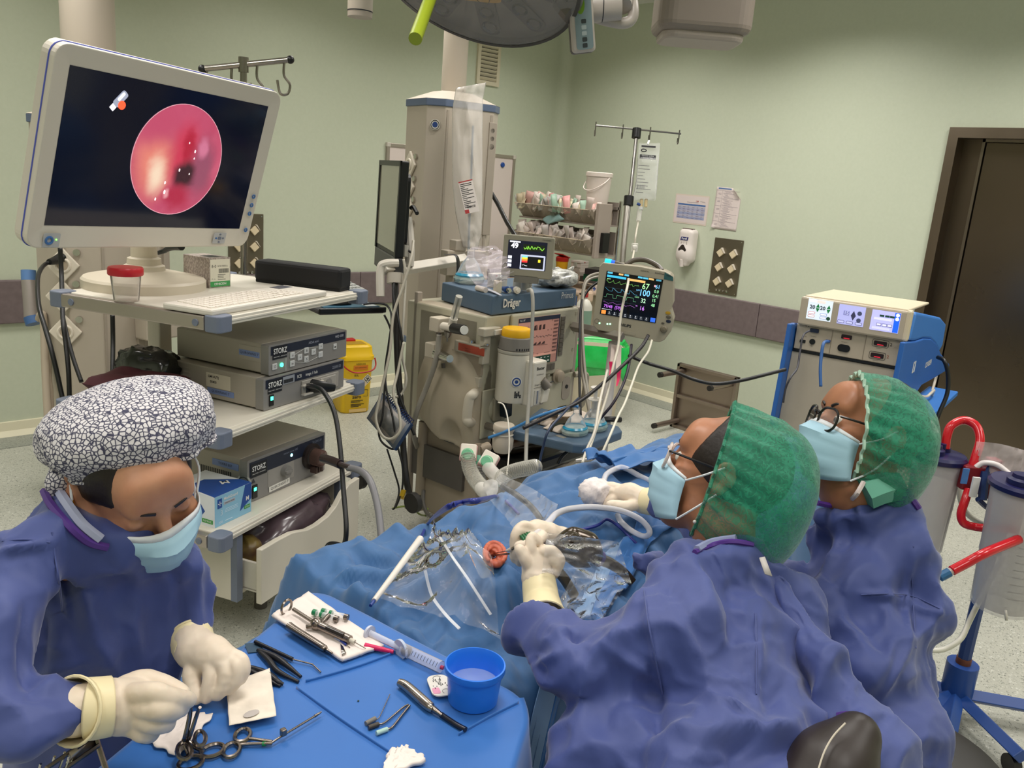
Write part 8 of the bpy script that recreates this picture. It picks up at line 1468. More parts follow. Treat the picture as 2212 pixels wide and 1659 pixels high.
for k,(hub,pts,c,lb) in enumerate((((790,1563,811,1552),((811,1552),(820,1548),(842,1500)),'#77726c','thin bent needle with a grey hub, upper left of the three'),((796,1572,818,1564),((818,1564),(832,1560),(868,1530),(882,1522)),'#3a332e','bent needle with a dark hub, middle of the three'),((813,1584,837,1575),((837,1575),(848,1570),(868,1545),(885,1524)),'#a8c8c0','thick bent cannula with a clear green hub, lowest of the three'))):
    t = thing('bent_cannula',lb,'needle',tp(hub[0],hub[1])); part(t,'hub',((hub[0],hub[1],.004),(hub[2],hub[3],.004)),.0036,mat(c,.35)); part(t,'needle',[(x,y,.003) for x,y in pts],.0007+.0007*(k > 0)+.0004*(k > 1))
o = G().lathe([(.0018,0),(.0012,.0008),(0,.0008)],T(*tp(774,1514,.001)),8,False).done('speck',mat('#1c3a34',.6),None); tag(o,'tiny dark speck on the blue cloth','speck')
t = thing('probe','long bent steel probe lying above the tweezers on the blue cloth','probe',tp(620,1415)); part(t,'handle',((551,1386,.005),(632,1424,.005)),.0033,INB); part(t,'shaft',((632,1424,.005),(672,1434,.004),(676,1436,.004),(693,1452,.003)),.0013,INS,3)
for k,(tail,m1,tips,lb) in enumerate((((557,1404),(580,1420),((650,1462),(645,1473),(600,1450)),'black tweezers with fine splayed tips in the middle of the blue cloth'),((520,1436),(560,1455),((612,1478),(606,1482),(580,1470)),'black tweezers partly under the hand and the paper square'))):
    t = thing('tweezers',lb,'tweezers',tp(*tail)); part(t,'arm',((tail[0],tail[1],.006),(m1[0]+12,m1[1]-2,.007),(m1[0]+38,m1[1]+16,.007),(*tips[0],.004)),lambda q: .0045*(.55+.8*math.sin(3*min(1,q+.1)))*.9,INB,6,8); part(t,'arm',((tail[0],tail[1],.005),(m1[0],m1[1]+6,.006),(tips[2][0],tips[2][1],.006),(*tips[1],.003)),lambda q: .0045*(.55+.8*math.sin(3*min(1,q+.1)))*.9,INB,6,8)
o = flat_cloth('dark_stain','brownish stain on the cloth beside the tweezers',((528,1392),(562,1388),(570,1408),(536,1412)),.0015,mat('#27445a',.7),.0,8,'stain',2,0)
t = thing('ear_forceps','steel ear forceps with ring handles and a thin angled shaft','forceps',tp(560,1600)); ringp(t,(500,1620,.005),.015,ey=.72,rot=.9); ringp(t,(524,1588,.006),.0145,ey=.72,rot=.9)
part(t,'handle_arm',((517,1609,.005),(540,1607,.005),(588,1606,.006)),.0024); part(t,'handle_arm',((535,1595,.006),(560,1598,.006),(588,1602,.007)),.0024); part(t,'green_band',((566,1607,.005),(575,1606.5,.005)),.0031,mat('#0c7a3a',.4),0); part(t,'shaft',((586,1605,.006),(612,1588,.008),(690,1541,.008)),.0016,None,2); G().box((-.004,-.004,0),(.004,.004,.01),T(*tp(612,1588,.008))).done('lock_knob',INS,t,1,bev=.001); part(t,'jaw',((680,1547,.008),(694,1538,.008)),lambda q: .0024-.0012*q)
t = thing('scissors','steel surgical scissors with ring handles standing tip up in the nurse hand','scissors',tp(400,1620)); sa,sb2 = D_(412,1520,1.13),tp(395,1600,.02)
G().tube([D_(412,1508,1.12),D_(410,1545,1.13),tp(400,1592,.03),tp(396,1602,.012)],lambda q: .0028+.0012*q,8).done('blade',INS,t,1); G().tube([D_(432,1528,1.12),D_(425,1545,1.13),tp(410,1590,.03),tp(402,1600,.014)],lambda q: .0022+.0014*q,8).done('blade',INS,t,1)
part(t,'shank',((400,1596,.012),(420,1612,.006),(440,1622,.005)),.0035); part(t,'shank',((398,1598,.012),(404,1618,.006),(408,1630,.005)),.0035); ringp(t,(459,1621,.005),.0155,ey=.78); ringp(t,(411,1648,.005),.016,ey=.8); ringp(t,(398,1622,.02),.018,ey=.5,rot=1.3,nm='finger_ring'); ringp(t,(432,1595,.02),.016,ey=.45,rot=1.2)
t = thing('instrument_rack','steel rack of instruments at the bottom left corner','rack',tp(170,1640)); q = [tp(205,1588,.06),tp(230,1665,.02),tp(110,1700,.03),tp(130,1655,.08)]; G().tube([q[0],q[1]],.0035,6,0).tube([q[0],tp(100,1660,.07)],.003,6,0).tube([tp(213,1610,.05),tp(100,1690,.05)],.003,6,0).done('frame',INS,t,1); G().add([tp(205,1590,.058),tp(212,1612,.045),tp(150,1650,.05),tp(150,1625,.07)],[(0,1,2,3)]).done('plate',mat('#b3a392',.35,.8),t,1,solid=.001)
for k,(x,y) in enumerate(((165,1610),(140,1625),(118,1634),(88,1650),(150,1632))): G().tube([tp(x,y,.07),tp(x-4,y+14,.06),tp(x-14,y+40,.05)],.0016,6).done('instrument_tip',CHROME,t,1)
# ================================================================ PEOPLE
from mathutils.bvhtree import BVHTree
def BV(r,u,f): return (RGT*r+UPV*u+FWD*f).normalized()
SK1 = mat('#b47a58',.46,sss=.12,var='#a06a4c',scale=22,bump=.12,dist=.001); HAIR = mat('#1c120c',.45,bump=.6,scale=90,dist=.002); GLV = mat('#e3d3bf',.5,sss=.08,var='#d9c8b2',scale=30,bump=.25,dist=.0012); CUFF = mat('#e8d9ae',.5,bump=.35,scale=60,dist=.001); STOCK = mat('#d8ccc2',.7)
MASKB = mat('#a5cadb',.65,bump=.15,scale=160,dist=.0006); MASKW = mat('#dfe3e6',.6)
GOWN = mat('#3b4a88',.6,var='#35437f',scale=7,bump=.6,dist=.006,sheen=.25,detail=4); PURP = mat('#4c2a80',.55)
def headM(c,f,u): y = Vector(f).normalized(); z = Vector(u); z = (z-y*z.dot(y)).normalized(); x = y.cross(z); return Matrix(((x.x,y.x,z.x,c[0]),(x.y,y.y,z.y,c[1]),(x.z,y.z,z.z,c[2]),(0,0,0,1)))
def head_body(t,M,neck,torso,skin,lids=False):
    """one continuous body surface: head, neck and upper trunk"""
    P = lambda *q: np.array(M @ Vector(q)); pts = np.array([P(0,0,0)]+[np.array(n_[0]) for n_ in neck+torso]); S = SDF(pts.min(0)-.19,pts.max(0)+.19,.0042); E = lambda c,r,k=.012,sub=False: S.ell(P(*c),r,M,k,sub); C = lambda a,b,r,r2=None,k=.008,sub=False: S.cap(P(*a),P(*b),r,r2,k,sub)
    E((0,-.012,.032),(.075,.096,.088)); E((0,.03,-.03),(.062,.062,.085),.03); E((0,.062,-.098),(.026,.024,.02),.03); C((-.045,.02,-.075),(0,.065,-.1),.022,.02,.025); C((.045,.02,-.075),(0,.065,-.1),.022,.02,.025)
    C((-.036,.082,.03),(.036,.082,.03),.011,.011,.014); E((0,.075,.055),(.05,.02,.03),.03)
    for s in (-1,1):
        E((s*.034,.1,.006),(.017,.014,.012),.012,True); E((s*.033,.078,.004),(.0145,.0145,.0125),.003); E((s*.045,.07,-.03),(.022,.02,.02),.02); E((s*.077,-.008,-.002),(.008,.019,.032),.006); S.chain([P(s*.083,-.012+.018*math.cos(a),.0+.03*math.sin(a)) for a in np.linspace(-1.2,3.3,9)],[.0045]*9,.004); E((s*.088,-.004,-.002),(.008,.009,.014),.004,True)
        E((s*.012,.098,-.036),(.008,.01,.008),.006)
        if lids: C((s*.02,.092,.0),(s*.046,.084,.0),.0016,.0016,.002)
    C((0,.09,.018),(0,.112,-.03),.008,.012,.01); E((0,.094,-.066),(.022,.01,.007),.006); E((0,.092,-.077),(.019,.01,.007),.006)
    S.chain([p for p,r in neck],[r for p,r in neck],.025); S.chain([p for p,r in torso],[r for p,r in torso],.04); vv,ff = S.mesh(None,2); return npmesh('body',vv,ff,skin,t)
def eyes(t,M,lids=False):
    for s in (-1,1):
        if not lids:
            o = G().sph((s*.033,.0815,.004),.0125,M,16,12).done('eye',mat('#d9d2c8',.15),t,1); G().sph((s*.033,.0905,.0035),(.006,.0042,.006),M,14,8).done('iris',mat('#2c1a10',.15),o,1)
        G().tube([M @ Vector((s*x,y,z)) for x,y,z in ((.014,.098,.028),(.03,.0965,.034),(.046,.084,.03))],lambda q: .0035-.0015*q,6).done('eyebrow',HAIR,t,1)
def facemask_on(t,M,ear_strap=True):
    g = []; n = 16
    for i in range(13):
        v = i/12; row = []
        for j in range(n+1):
            u = j/n*2-1; yc = np.interp(v,[0,.25,.5,.75,1],[.11,.133,.128,.118,.09]); zc = np.interp(v,[0,.25,.5,.75,1],[-.004,-.03,-.06,-.09,-.122]); ys_ = np.interp(v,[0,.5,1],[.052,.046,.04]); zs = np.interp(v,[0,.5,1],[-.022,-.055,-.1]); w = abs(u)**1.7; pl = .002*(i % 3 == 0)*(abs(u) < .9)*(0 < i < 12)
            x = .075*math.sin(u*1.35)/math.sin(1.35); row.append(tuple(M @ Vector((x,yc*(1-w)+ys_*w+pl+.002*math.sin(7*u+4*v),zc*(1-w)+zs*w))))
        g.append(row)
    mk = G().grid(g[1:]).done('face_mask',MASKB,t,1,solid=.0016,ang=50); G().grid(g[:2]).done('mask_top_band',MASKW,mk,1,solid=.002,ang=50)
    for s in (-1,1):
        k = 0 if s < 0 else n
        for i,e in ((1,(s*.085,-.008,.022)),(12,(s*.085,-.012,-.028))): a = Vector(g[i][k]); b = M @ Vector(e); m_ = (a+b)/2+(M.to_3x3() @ Vector((s*.012,0,-.002))); G().tube([a,m_,b],.002,6).done('ear_loop',MASKW,mk,1)
def hairpiece(t,M,yc=.05,zc=-.05,r=(.083,.104,.1)):
    S = SDF((-.1,-.125,-.1),(.1,.13,.15),.005); S.ell((0,-.012,.032),r); S.cut((0,yc,.03),(0,1,.35)); S.cut((0,0,zc),(0,.4,-1)); vv,ff = S.mesh(); d = .0035*ridged(np.c_[vv[:,0]*40,vv[:,1]*8,vv[:,2]*8]); nn = vnormals(vv,ff); vv = vv+nn*d[:,None]; vv = (np.c_[vv,np.ones(len(vv))]@np.array(M).T)[:,:3]; return npmesh('hair',vv,ff,HAIR,t)
def bouffant(t,c,ax,lg,ru,rv,L,m,droop=(0,0,0),edge=None,nm='surgical_cap',seed=0,rim=None,gath=26):
    a = Vector(ax).normalized(); u = Vector(lg); u = (u-a*u.dot(a)).normalized(); v = a.cross(u); dr = Vector(droop); g = []; nt,nph = 30,96
    for i in range(nt+1):
        s = i/nt; row = []
        for j in range(nph+1):
            ph = 2*math.pi*j/nph; k = (1+.16*math.sin(min(1,s*2.6)*math.pi/2)) if s < .4 else 1.16; rr = k*max(0,1-max(0,(s-.3)/.7)**2.3)**.5; q = np.array([[math.cos(ph)*2.2,math.sin(ph)*2.2,s*2.5+seed]]); gz = .045*math.sin(gath*ph+2*math.sin(3*ph+seed))*(1-s)**2.5; nz = .05*float(perlin(q))+.03*(float(ridged(q*1.6,seed))-.4)*min(1,s*4)
            rr *= 1+gz+nz; row.append(tuple(Vector(c)+a*(L*s**.85)+u*(ru*rr*math.cos(ph))+v*(rv*rr*math.sin(ph))+dr*(s*(1.2-s))))
        g.append(row)
    o = G().grid(g).done(nm,m,t,1,ang=180)
    G().tube(g[0][:-1],.0035,6,0,True).done('elastic_edge',rim or m,o,1); return o
def capmat(nm,hex_,hair):
    m = bpy.data.materials.new(nm); m.use_nodes = True; nt = m.node_tree; N = nt.nodes; L = nt.links; b = N['Principled BSDF']; b.inputs['Base Color'].default_value = lin(hex_); b.inputs['Roughness'].default_value = .6; b.inputs['Sheen Weight'].default_value = .3
    tc = N.new('ShaderNodeTexCoord'); pv = None
    for sc,ds,lo,hi in ((70,2.5,.38,.62),(12,1,.3,.75)):
        n = N.new('ShaderNodeTexNoise'); n.inputs['Scale'].default_value = sc; n.inputs['Distortion'].default_value = ds; n.inputs['Detail'].default_value = 3; L.new(tc.outputs['Object'],n.inputs[0]); r = N.new('ShaderNodeMapRange'); r.inputs[1].default_value = lo; r.inputs[2].default_value = hi; r.inputs[3].default_value = .66; r.inputs[4].default_value = 1.; L.new(n.outputs['Fac'],r.inputs[0])
        if pv is None: pv = r.outputs[0]
        else: mu = N.new('ShaderNodeMath'); mu.operation = 'MULTIPLY'; L.new(pv,mu.inputs[0]); L.new(r.outputs[0],mu.inputs[1]); pv = mu.outputs[0]
    L.new(pv,b.inputs['Alpha']); return m
CAPG = capmat('bouffant_green','#0b8664',None)
GB = {}
def on_gown(t,x,y,d,off=.002):
    b = None
    for bv in GB.get(t.name,[]):
        h_ = bv.ray_cast(CAM,ray(x,y).normalized(),3)
        if h_[0] is not None and (b is None or h_[3] < b[3]): b = h_
    return D_(x,y,d) if b is None or abs(depth(b[0])-d) > .16 else b[0]+b[1]*off
def seam(t,pts,r=.0013,nm='seam',m=None,off=.0005): return G().tube([on_gown(t,*p,off) for p in pts],r,6,6).done(nm,m or GOWN,t,1)
def garment(t,name,chains,m,h=.0068,amp=.013,seed=0,k=.022,cuts=(),folds=(),pad=.1):
    allp = np.array([np.array(p) for ch in chains for p,r in ch]); S = SDF(allp.min(0)-.2,allp.max(0)+.2,h)
    for ch in chains: S.chain([np.array(p) for p,r in ch],[r for p,r in ch],k)
    for p,n_ in cuts: S.cut(p,n_)
    vv,ff = S.mesh(None,2); nn = vnormals(vv,ff); w = vv+.07*np.stack([perlin(vv*4+i*9.1) for i in range(3)],-1)
    lo,hi = w.min(0),w.max(0); d = .5*crumple_fn(lo,hi,.15,.4,10,seed,(1,1,1.5))(w)
    for i,(fr_,st,a_) in enumerate(((5.5,(1,1,.35),1.35),(6,(.4,1,.8),1.0),(11,(1,.8,.4),.55),(13,(.6,1,.7),.45),(24,(1,1,.6),.18))): d += amp*a_*np.maximum(0,1-np.abs(perlin(w*fr_*np.array(st)+seed*3.1+i*7.7))*3.6)**1.3
    d = 1.25*(d-d.mean())-.006
    if len(folds):
        X,Y,Wd = proj(vv); fr = ((np.array(CAM)-vv)*nn).sum(1) > 0
        for (x0,y0,x1,y1,wd,dp) in folds:
            A = np.array([x0,y0]); B = np.array([x1,y1])-A; Q = np.stack([X,Y],1)-A; t_ = np.clip((Q@B)/(B@B),0,1); ds = np.linalg.norm(Q-t_[:,None]*B,axis=1)/wd; d += dp*np.exp(-ds**1.5)*fr*np.sin(np.pi*np.clip(t_*.8+.1,0,1))
    vv = vv+nn*d[:,None]; GB.setdefault(t.name,[]).append(BVHTree.FromPolygons(vv.tolist(),ff.tolist())); return npmesh(name,vv,ff,m,t)
def glove(t,wrist,palm,fingers,side=None,cuff=None,h=.0024,rs=1.,name='glove'):
    """palm: [(p, r)] blobs; fingers: list of [(p, r), ...] chains rooted in the palm"""
    allp = np.array([np.array(p) for ch in fingers+[palm,wrist] for p,r in ch]); S = SDF(allp.min(0)-.04,allp.max(0)+.04,h); cv = lambda ch: ([np.array(p) for p,r in ch],[r*rs for p,r in ch])
    S.chain(*cv(palm),.012); S.chain(*cv(wrist),.015)
    Sd = S.d.copy()
    for f in fingers:
        pp_ = smoothpts([p for p,r in f],4); rr = np.interp(np.linspace(0,len(f)-1,len(pp_)),range(len(f)),[r for p,r in f])*1.13; S.chain([np.array(p) for p in pp_],list(rr*rs),.0038)
    vv,ff = S.mesh(None,1); nn = vnormals(vv,ff); vv = vv+nn*(.0008*(ridged(vv*60,1)-.4))[:,None]; o = npmesh(name,vv,ff,GLV,t)
    if cuff: 
        P_ = [p for p,r in cuff]; Rr = [r for p,r in cuff]; G().tube([Vector(p) for p in P_],lambda q: float(np.interp(q,np.linspace(0,1,len(Rr)),Rr)),20,6,cap=False).done('glove_cuff',CUFF,o,1,ang=180,solid=.0015); d = (Vector(P_[-1])-Vector(P_[-2])).normalized(); G().torus(axM(P_[-1],d),Rr[-1],.0022,26,6).done('cuff_bead',CUFF,o,1)
    return o
def F3(r,*q): return [(D_(x,y,d),rr) for (x,y,d),rr in zip(q,r)]
FR = (.0095,.0092,.0085,.0074)
# ================= near surgeon (seen from behind, facing left)
s1 = thing('person','surgeon in the middle foreground, back turned, green bouffant cap, clear glasses and blue gown','person',(1.22,.62,.45))
c1_ = D_(1566,1030,1.56); M1 = headM(c1_,BV(-.84,.36,.42),BV(.3,.95,-.05))
nk = [(M1 @ Vector((0,-.03,-.06)),.05),(D_(1562,1150,1.53),.05),(D_(1590,1230,1.53),.04)]
head_body(s1,M1,nk,[(D_(1590,1260,1.54),.035),(D_(1575,1390,1.5),.06),(D_(1600,1600,1.34),.08)],SK1); eyes(s1,M1); facemask_on(s1,M1)
hairpiece(s1,M1,.055,-.05,(.079,.1,.093)); bouffant(s1,D_(1540,1012,1.55),BV(.9,-.3,-.2),BV(-.2,1,.0),.126,.108,.185,CAPG,BV(.1,-1,0)*.085,seed=2)
def glasses(t,M,m,lens,w=.054,h=.042,th=.0022,mt=None):
    gl = None
    for s in (-1,1):
        P_ = [M @ Vector((x+s*.034,.114-.22*abs(x+s*.034)**1.4*3,z)) for x,z in [(a,b-.002) for a,b in rrect(w,h,.018,5)]]
        if gl is None: gl = G().tube(P_,th,6,0,True).done('glasses',m,t,1)
        else: G().tube(P_,th,6,0,True).done('rim',m,gl,1)
        G().add(P_,[tuple(range(len(P_)))]).done('lens',lens,gl,1); G().tube([M @ Vector(q) for q in ((s*.063,.1,.01),(s*.077,.06,.012),(s*.081,.0,.014),(s*.08,-.022,.0))],.0024,6,flat=(1,1.5,(0,0,1))).done('temple',mt or m,gl,1)
    G().tube([M @ Vector(q) for q in ((-.01,.115,.008),(0,.119,.011),(.01,.115,.008))],th,6).done('bridge',m,gl,1)
LENS = clearm(WF,.05,.02,edge=.25,bump=0); glasses(s1,M1,mat('#cfc2bd',.2,spec=.7),LENS,.056,.046,.0032,mat('#0d0b0b',.3))
sh_l,sh_r = D_(1448,1352,1.36),D_(1700,1322,1.5)
garment(s1,'gown',[[(D_(1585,1250,1.49),.06),(D_(1572,1400,1.44),.115),(D_(1600,1760,1.24),.145)],[(sh_l,.062),(D_(1515,1248,1.46),.045),(D_(1590,1222,1.46),.05),(D_(1660,1250,1.47),.045),(sh_r,.06)],[(D_(1535,1215,1.49),.03),(D_(1625,1212,1.46),.032)],[(sh_l,.07),(D_(1515,1560,1.34),.085),(D_(1500,1780,1.17),.11)],[(sh_r,.07),(D_(1705,1540,1.42),.09),(D_(1715,1780,1.28),.12)],
    [(sh_l,.066),(D_(1330,1445,1.36),.07),(D_(1210,1425,1.38),.064),(D_(1172,1372,1.47),.05),(D_(1168,1342,1.52),.041)],[(sh_r+FWD*.08,.06),(D_(1560,1330,1.75),.05),(D_(1390,1210,1.72),.045)],[(D_(1500,1690,1.2),.1),(D_(1320,1640,1.3),.09),(D_(1280,1800,1.28),.08)]],GOWN,amp=.014,seed=4,
    folds=((1392,1275,1435,1500,14,.016),(1435,1500,1395,1560,20,-.02),(1640,1320,1640,1540,9,.01),(1240,1345,1250,1385,14,-.02),(1290,1390,1420,1470,18,.014),(1130,1440,1220,1400,16,.014),(1660,1240,1800,1560,12,.02),(1450,1560,1620,1580,16,.014),(1540,1520,1640,1560,10,.012),(1700,1480,1600,1640,18,-.014),(1480,1240,1560,1200,12,.012)))
garment(s1,'gown_back_flap',[[(D_(1690,1260,1.45),.035),(D_(1770,1420,1.36),.045),(D_(1850,1600,1.3),.07),(D_(1880,1760,1.25),.08)]],GOWN,.007,.01,7)
cl_ = lambda pts,r,nm,t_,m: seam(t_,pts,r,nm,m,r*.4)
cl_(((1500,1195,1.47),(1540,1180,1.44),(1580,1172,1.42),(1625,1178,1.41)),.005,'collar',s1,PURP); cl_(((1505,1190,1.475),(1540,1174,1.455),(1590,1166,1.44)),.007,'scrub_collar',s1,mat('#8a92b4',.7))
cl_(((1812,1548,1.17),(1845,1550,1.15),(1875,1585,1.14),(1888,1630,1.14),(1880,1680,1.14)),.006,'gown_hem',s1,PURP)
o = G().add(P3((1640,1205,1.38),(1652,1203,1.38),(1668,1245,1.36),(1652,1240,1.36)),[(0,1,2,3)]).done('collar_tape',mat('#bdb8b4',.6),s1,1,solid=.002)
er = G().tube([M1 @ Vector((-.088,.0,-.03)),M1 @ Vector((-.09,.002,-.045)),M1 @ Vector((-.088,.005,-.085))],.0009,5).done('earring',mat('#d9d2c8',.2,1),s1,1); G().sph((0,0,0),.0035,T(*(M1 @ Vector((-.088,.005,-.088)))),10,8).done('pearl',mat('#d9d4cc',.2),er,1)
for q in (((1392,1275,1.4),(1400,1340,1.35),(1415,1420,1.32),(1432,1500,1.32)),((1632,1325,1.35),(1634,1400,1.33),(1634,1500,1.3))): seam(s1,q)
# her left hand steadies the endoscope
dz = 1.63
glove(s1,F3((.031,.029),(1172,1300,1.58),(1163,1255,1.6)),F3((.03,.027,.024),(1160,1245,1.6),(1158,1215,1.61),(1170,1200,1.62)),[F3(FR,(1155,1205,1.6),(1146,1180,1.6),(1150,1160,1.61),(1165,1172,1.61)),F3(FR,(1172,1192,1.6),(1192,1190,1.6),(1210,1210,1.6),(1200,1225,1.61)),F3(FR,(1176,1205,1.61),(1195,1208,1.6),(1206,1222,1.6),(1196,1234,1.61)),F3((.0092,.0088,.008,.007),(1176,1218,1.61),(1196,1222,1.61),(1200,1236,1.61),(1190,1244,1.62)),F3((.0125,.0105,.0095,.0085),(1152,1232,1.6),(1136,1210,1.59),(1128,1196,1.59),(1122,1186,1.59))],None,[(D_(1164,1252,1.6),.0315),(D_(1166,1270,1.59),.033),(D_(1170,1300,1.57),.034),(D_(1176,1338,1.52),.041)],rs=.94)
# her right hand holds the suction tip
glove(s1,F3((.028,.026),(1215,1165,1.74),(1185,1158,1.72)),F3((.027,.025,.022),(1180,1155,1.71),(1160,1150,1.7),(1145,1160,1.69)),[F3(FR,(1160,1145,1.69),(1132,1136,1.68),(1115,1152,1.67),(1112,1178,1.67)),F3(FR,(1150,1150,1.69),(1120,1150,1.67),(1112,1175,1.67),(1118,1198,1.67)),F3(FR,(1150,1165,1.69),(1124,1172,1.67),(1112,1192,1.67),(1112,1208,1.68)),F3((.0085,.0082,.0076,.007),(1155,1172,1.69),(1132,1188,1.67),(1122,1204,1.67),(1122,1216,1.68)),F3((.0115,.0105,.0095,.0085),(1172,1160,1.67),(1158,1172,1.65),(1140,1177,1.645),(1120,1180,1.645))],rs=.94)
# ================= far surgeon
s2 = thing('person','surgeon behind on the right, looking up left, green cap, dark round glasses and blue gown','person',(1.55,.5,.45))
c2_ = D_(1872,940,1.68); M2_ = headM(c2_,BV(-.92,.35,-.12),BV(.34,.94,-.02))
nk = [(M2_ @ Vector((0,-.03,-.06)),.05),(D_(1832,1062,1.67),.05),(D_(1850,1120,1.7),.042)]
head_body(s2,M2_,nk,[(D_(1855,1155,1.72),.035),(D_(1870,1280,1.7),.055),(D_(1875,1470,1.6),.075)],SK1); eyes(s2,M2_); facemask_on(s2,M2_); hairpiece(s2,M2_,.035,-.05,(.079,.1,.092))
bouffant(s2,D_(1836,928,1.67),BV(.98,-.12,-.1),BV(-.06,1,0),.112,.1,.16,CAPG,BV(.15,-1,0)*.075,seed=5,rim=mat('#a9c8b4',.7)); glasses(s2,M2_,mat('#15130f',.3),LENS,.05,.046,.0026)
h2 = D_(1930,1180,1.62)
garment(s2,'gown',[[(D_(1862,1130,1.68),.055),(D_(1875,1260,1.65),.11),(D_(1875,1480,1.58),.125),(D_(1870,1640,1.5),.13)],[(D_(1765,1150,1.73),.05),(D_(1850,1128,1.66),.045),(D_(1925,1105,1.66),.042),(h2,.055)],[(D_(1785,1118,1.67),.03),(D_(1850,1112,1.62),.026),(D_(1940,1088,1.63),.026)],[(h2,.06),(D_(1982,1330,1.58),.062),(D_(1880,1440,1.5),.068),(D_(1760,1330,1.62),.065),(D_(1560,1160,1.9),.055),(D_(1440,1085,2.02),.04)],[(D_(1900,1600,1.5),.11),(D_(1750,1640,1.6),.09)],[(D_(1960,1560,1.5),.05),(D_(1955,1700,1.45),.06)]],GOWN,amp=.013,seed=11,
    folds=((1973,1190,1972,1400,8,.012),(1860,1285,1975,1288,9,.014),(1975,1288,2050,1330,9,.012),(1830,1310,1920,1410,16,-.016),(1760,1200,1900,1140,20,-.01),(1975,1400,1900,1520,9,.01),(2000,1180,2040,1240,14,.018)))
cl_(((1764,1086,1.62),(1800,1094,1.585),(1840,1090,1.565),(1880,1078,1.565),(1920,1070,1.58),(1955,1064,1.61)),.0058,'collar',s2,PURP); cl_(((1870,1068,1.6),(1900,1056,1.6),(1930,1050,1.62)),.03,'scrub_collar',s2,mat('#62a58e',.7)); cl_(((1958,1064,1.6),(1972,1085,1.58),(1982,1100,1.57)),.0065,'gown_tie',s2,PURP); cl_(((1865,1042,1.585),(1850,1068,1.575),(1838,1082,1.57)),.005,'lanyard',s2,mat('#cfc0bc',.6))
for q in (((1973,1180,1.58),(1970,1250,1.55),(1972,1290,1.54),(1978,1400,1.52)),((1860,1285,1.52),(1920,1283,1.52),(1972,1288,1.53),(2030,1315,1.55))): seam(s2,q)
glove(s2,F3((.03,.029),(1420,1083,2.04),(1395,1085,2.06)),F3((.029,.027,.022),(1385,1078,2.07),(1360,1068,2.08),(1340,1066,2.09)),[F3(FR,(1345,1058,2.09),(1318,1050,2.1),(1298,1062,2.1),(1285,1076,2.1)),F3(FR,(1340,1066,2.09),(1312,1062,2.09),(1296,1076,2.09),(1292,1088,2.09)),F3(FR,(1345,1074,2.09),(1322,1078,2.08),(1310,1088,2.08),(1308,1094,2.08)),F3((.0085,.0082,.0076,.007),(1350,1080,2.09),(1332,1088,2.08),(1322,1094,2.08),(1318,1098,2.08)),F3((.0125,.0115,.0105,.009),(1375,1090,2.05),(1352,1094,2.04),(1335,1092,2.04),(1318,1090,2.04))],None,[(D_(1392,1082,2.06),.031),(D_(1405,1083,2.05),.034),(D_(1424,1083,2.04),.036)])
gz = D_(1285,1070,2.1); sack('gauze_swab','crumpled white gauze held in the far surgeon gloved hand','gauze',T(*gz)@T(0,0,-.025),(.07,.06,.055),mat('#dfd5d2',.8,bump=.6,scale=60,dist=.004),15,.28)
# ================= scrub nurse
s3 = thing('person','scrub nurse on the left bent over her work, patterned cloth cap, mask and blue gown','person',(.3,1.1,.45))
c3_ = D_(288,1030,1.24); M3_ = headM(c3_,BV(.65,-.62,-.43),BV(.28,.7,-.62))
nk = [(M3_ @ Vector((0,-.035,-.05)),.05),(D_(190,1110,1.24),.05),(D_(160,1160,1.22),.06)]
SK3 = mat('#c99474',.48,sss=.12,var='#b47c5e',scale=22,bump=.12,dist=.001)
head_body(s3,M3_,nk,[(D_(160,1195,1.26),.045),(D_(185,1340,1.28),.06),(D_(205,1540,1.34),.07)],SK3,True); eyes(s3,M3_,True); facemask_on(s3,M3_); hairpiece(s3,M3_,.062,.0,(.079,.099,.09))
m = bpy.data.materials.new('cap_print'); m.use_nodes = True; nt = m.node_tree; N = nt.nodes; L = nt.links; b = N['Principled BSDF']; tc = N.new('ShaderNodeTexCoord'); vo = N.new('ShaderNodeTexVoronoi'); vo.feature = 'DISTANCE_TO_EDGE'; vo.inputs['Scale'].default_value = 150; vo.inputs['Randomness'].default_value = .75; L.new(tc.outputs['Object'],vo.inputs['Vector']); rp = N.new('ShaderNodeValToRGB'); e = rp.color_ramp.elements; e[0].position = .05; e[0].color = lin('#3a3a52'); e[1].position = .15; e[1].color = lin('#d6d2d4'); L.new(vo.outputs['Distance'],rp.inputs[0]); L.new(rp.outputs[0],b.inputs['Base Color']); b.inputs['Roughness'].default_value = .8
bouffant(s3,D_(300,968,1.25),BV(-.1,.92,-.36),BV(1,.04,.1),.108,.106,.1,m,BV(-1,-.1,0)*.015,nm='cloth_cap',seed=8,gath=9)
S = SDF(np.array(D_(140,1000,1.24))-.09,np.array(D_(140,1000,1.24))+.09,.004); S.chain([np.array(p) for p in P3((215,1015,1.24),(170,1025,1.22),(140,1015,1.21))],[.03,.022,.018],.02); S.chain([np.array(p) for p in P3((150,1015,1.21),(128,1040,1.2),(122,1075,1.2),(116,1092,1.2))],[.018,.013,.011,.007],.01); vv,ff = S.mesh(); vv += vnormals(vv,ff)*(.004*ridged(vv*30))[:,None]; npmesh('cap_knot',vv,ff,m,s3)
a0 = D_(30,1215,1.12); b0 = D_(372,1215,1.3)
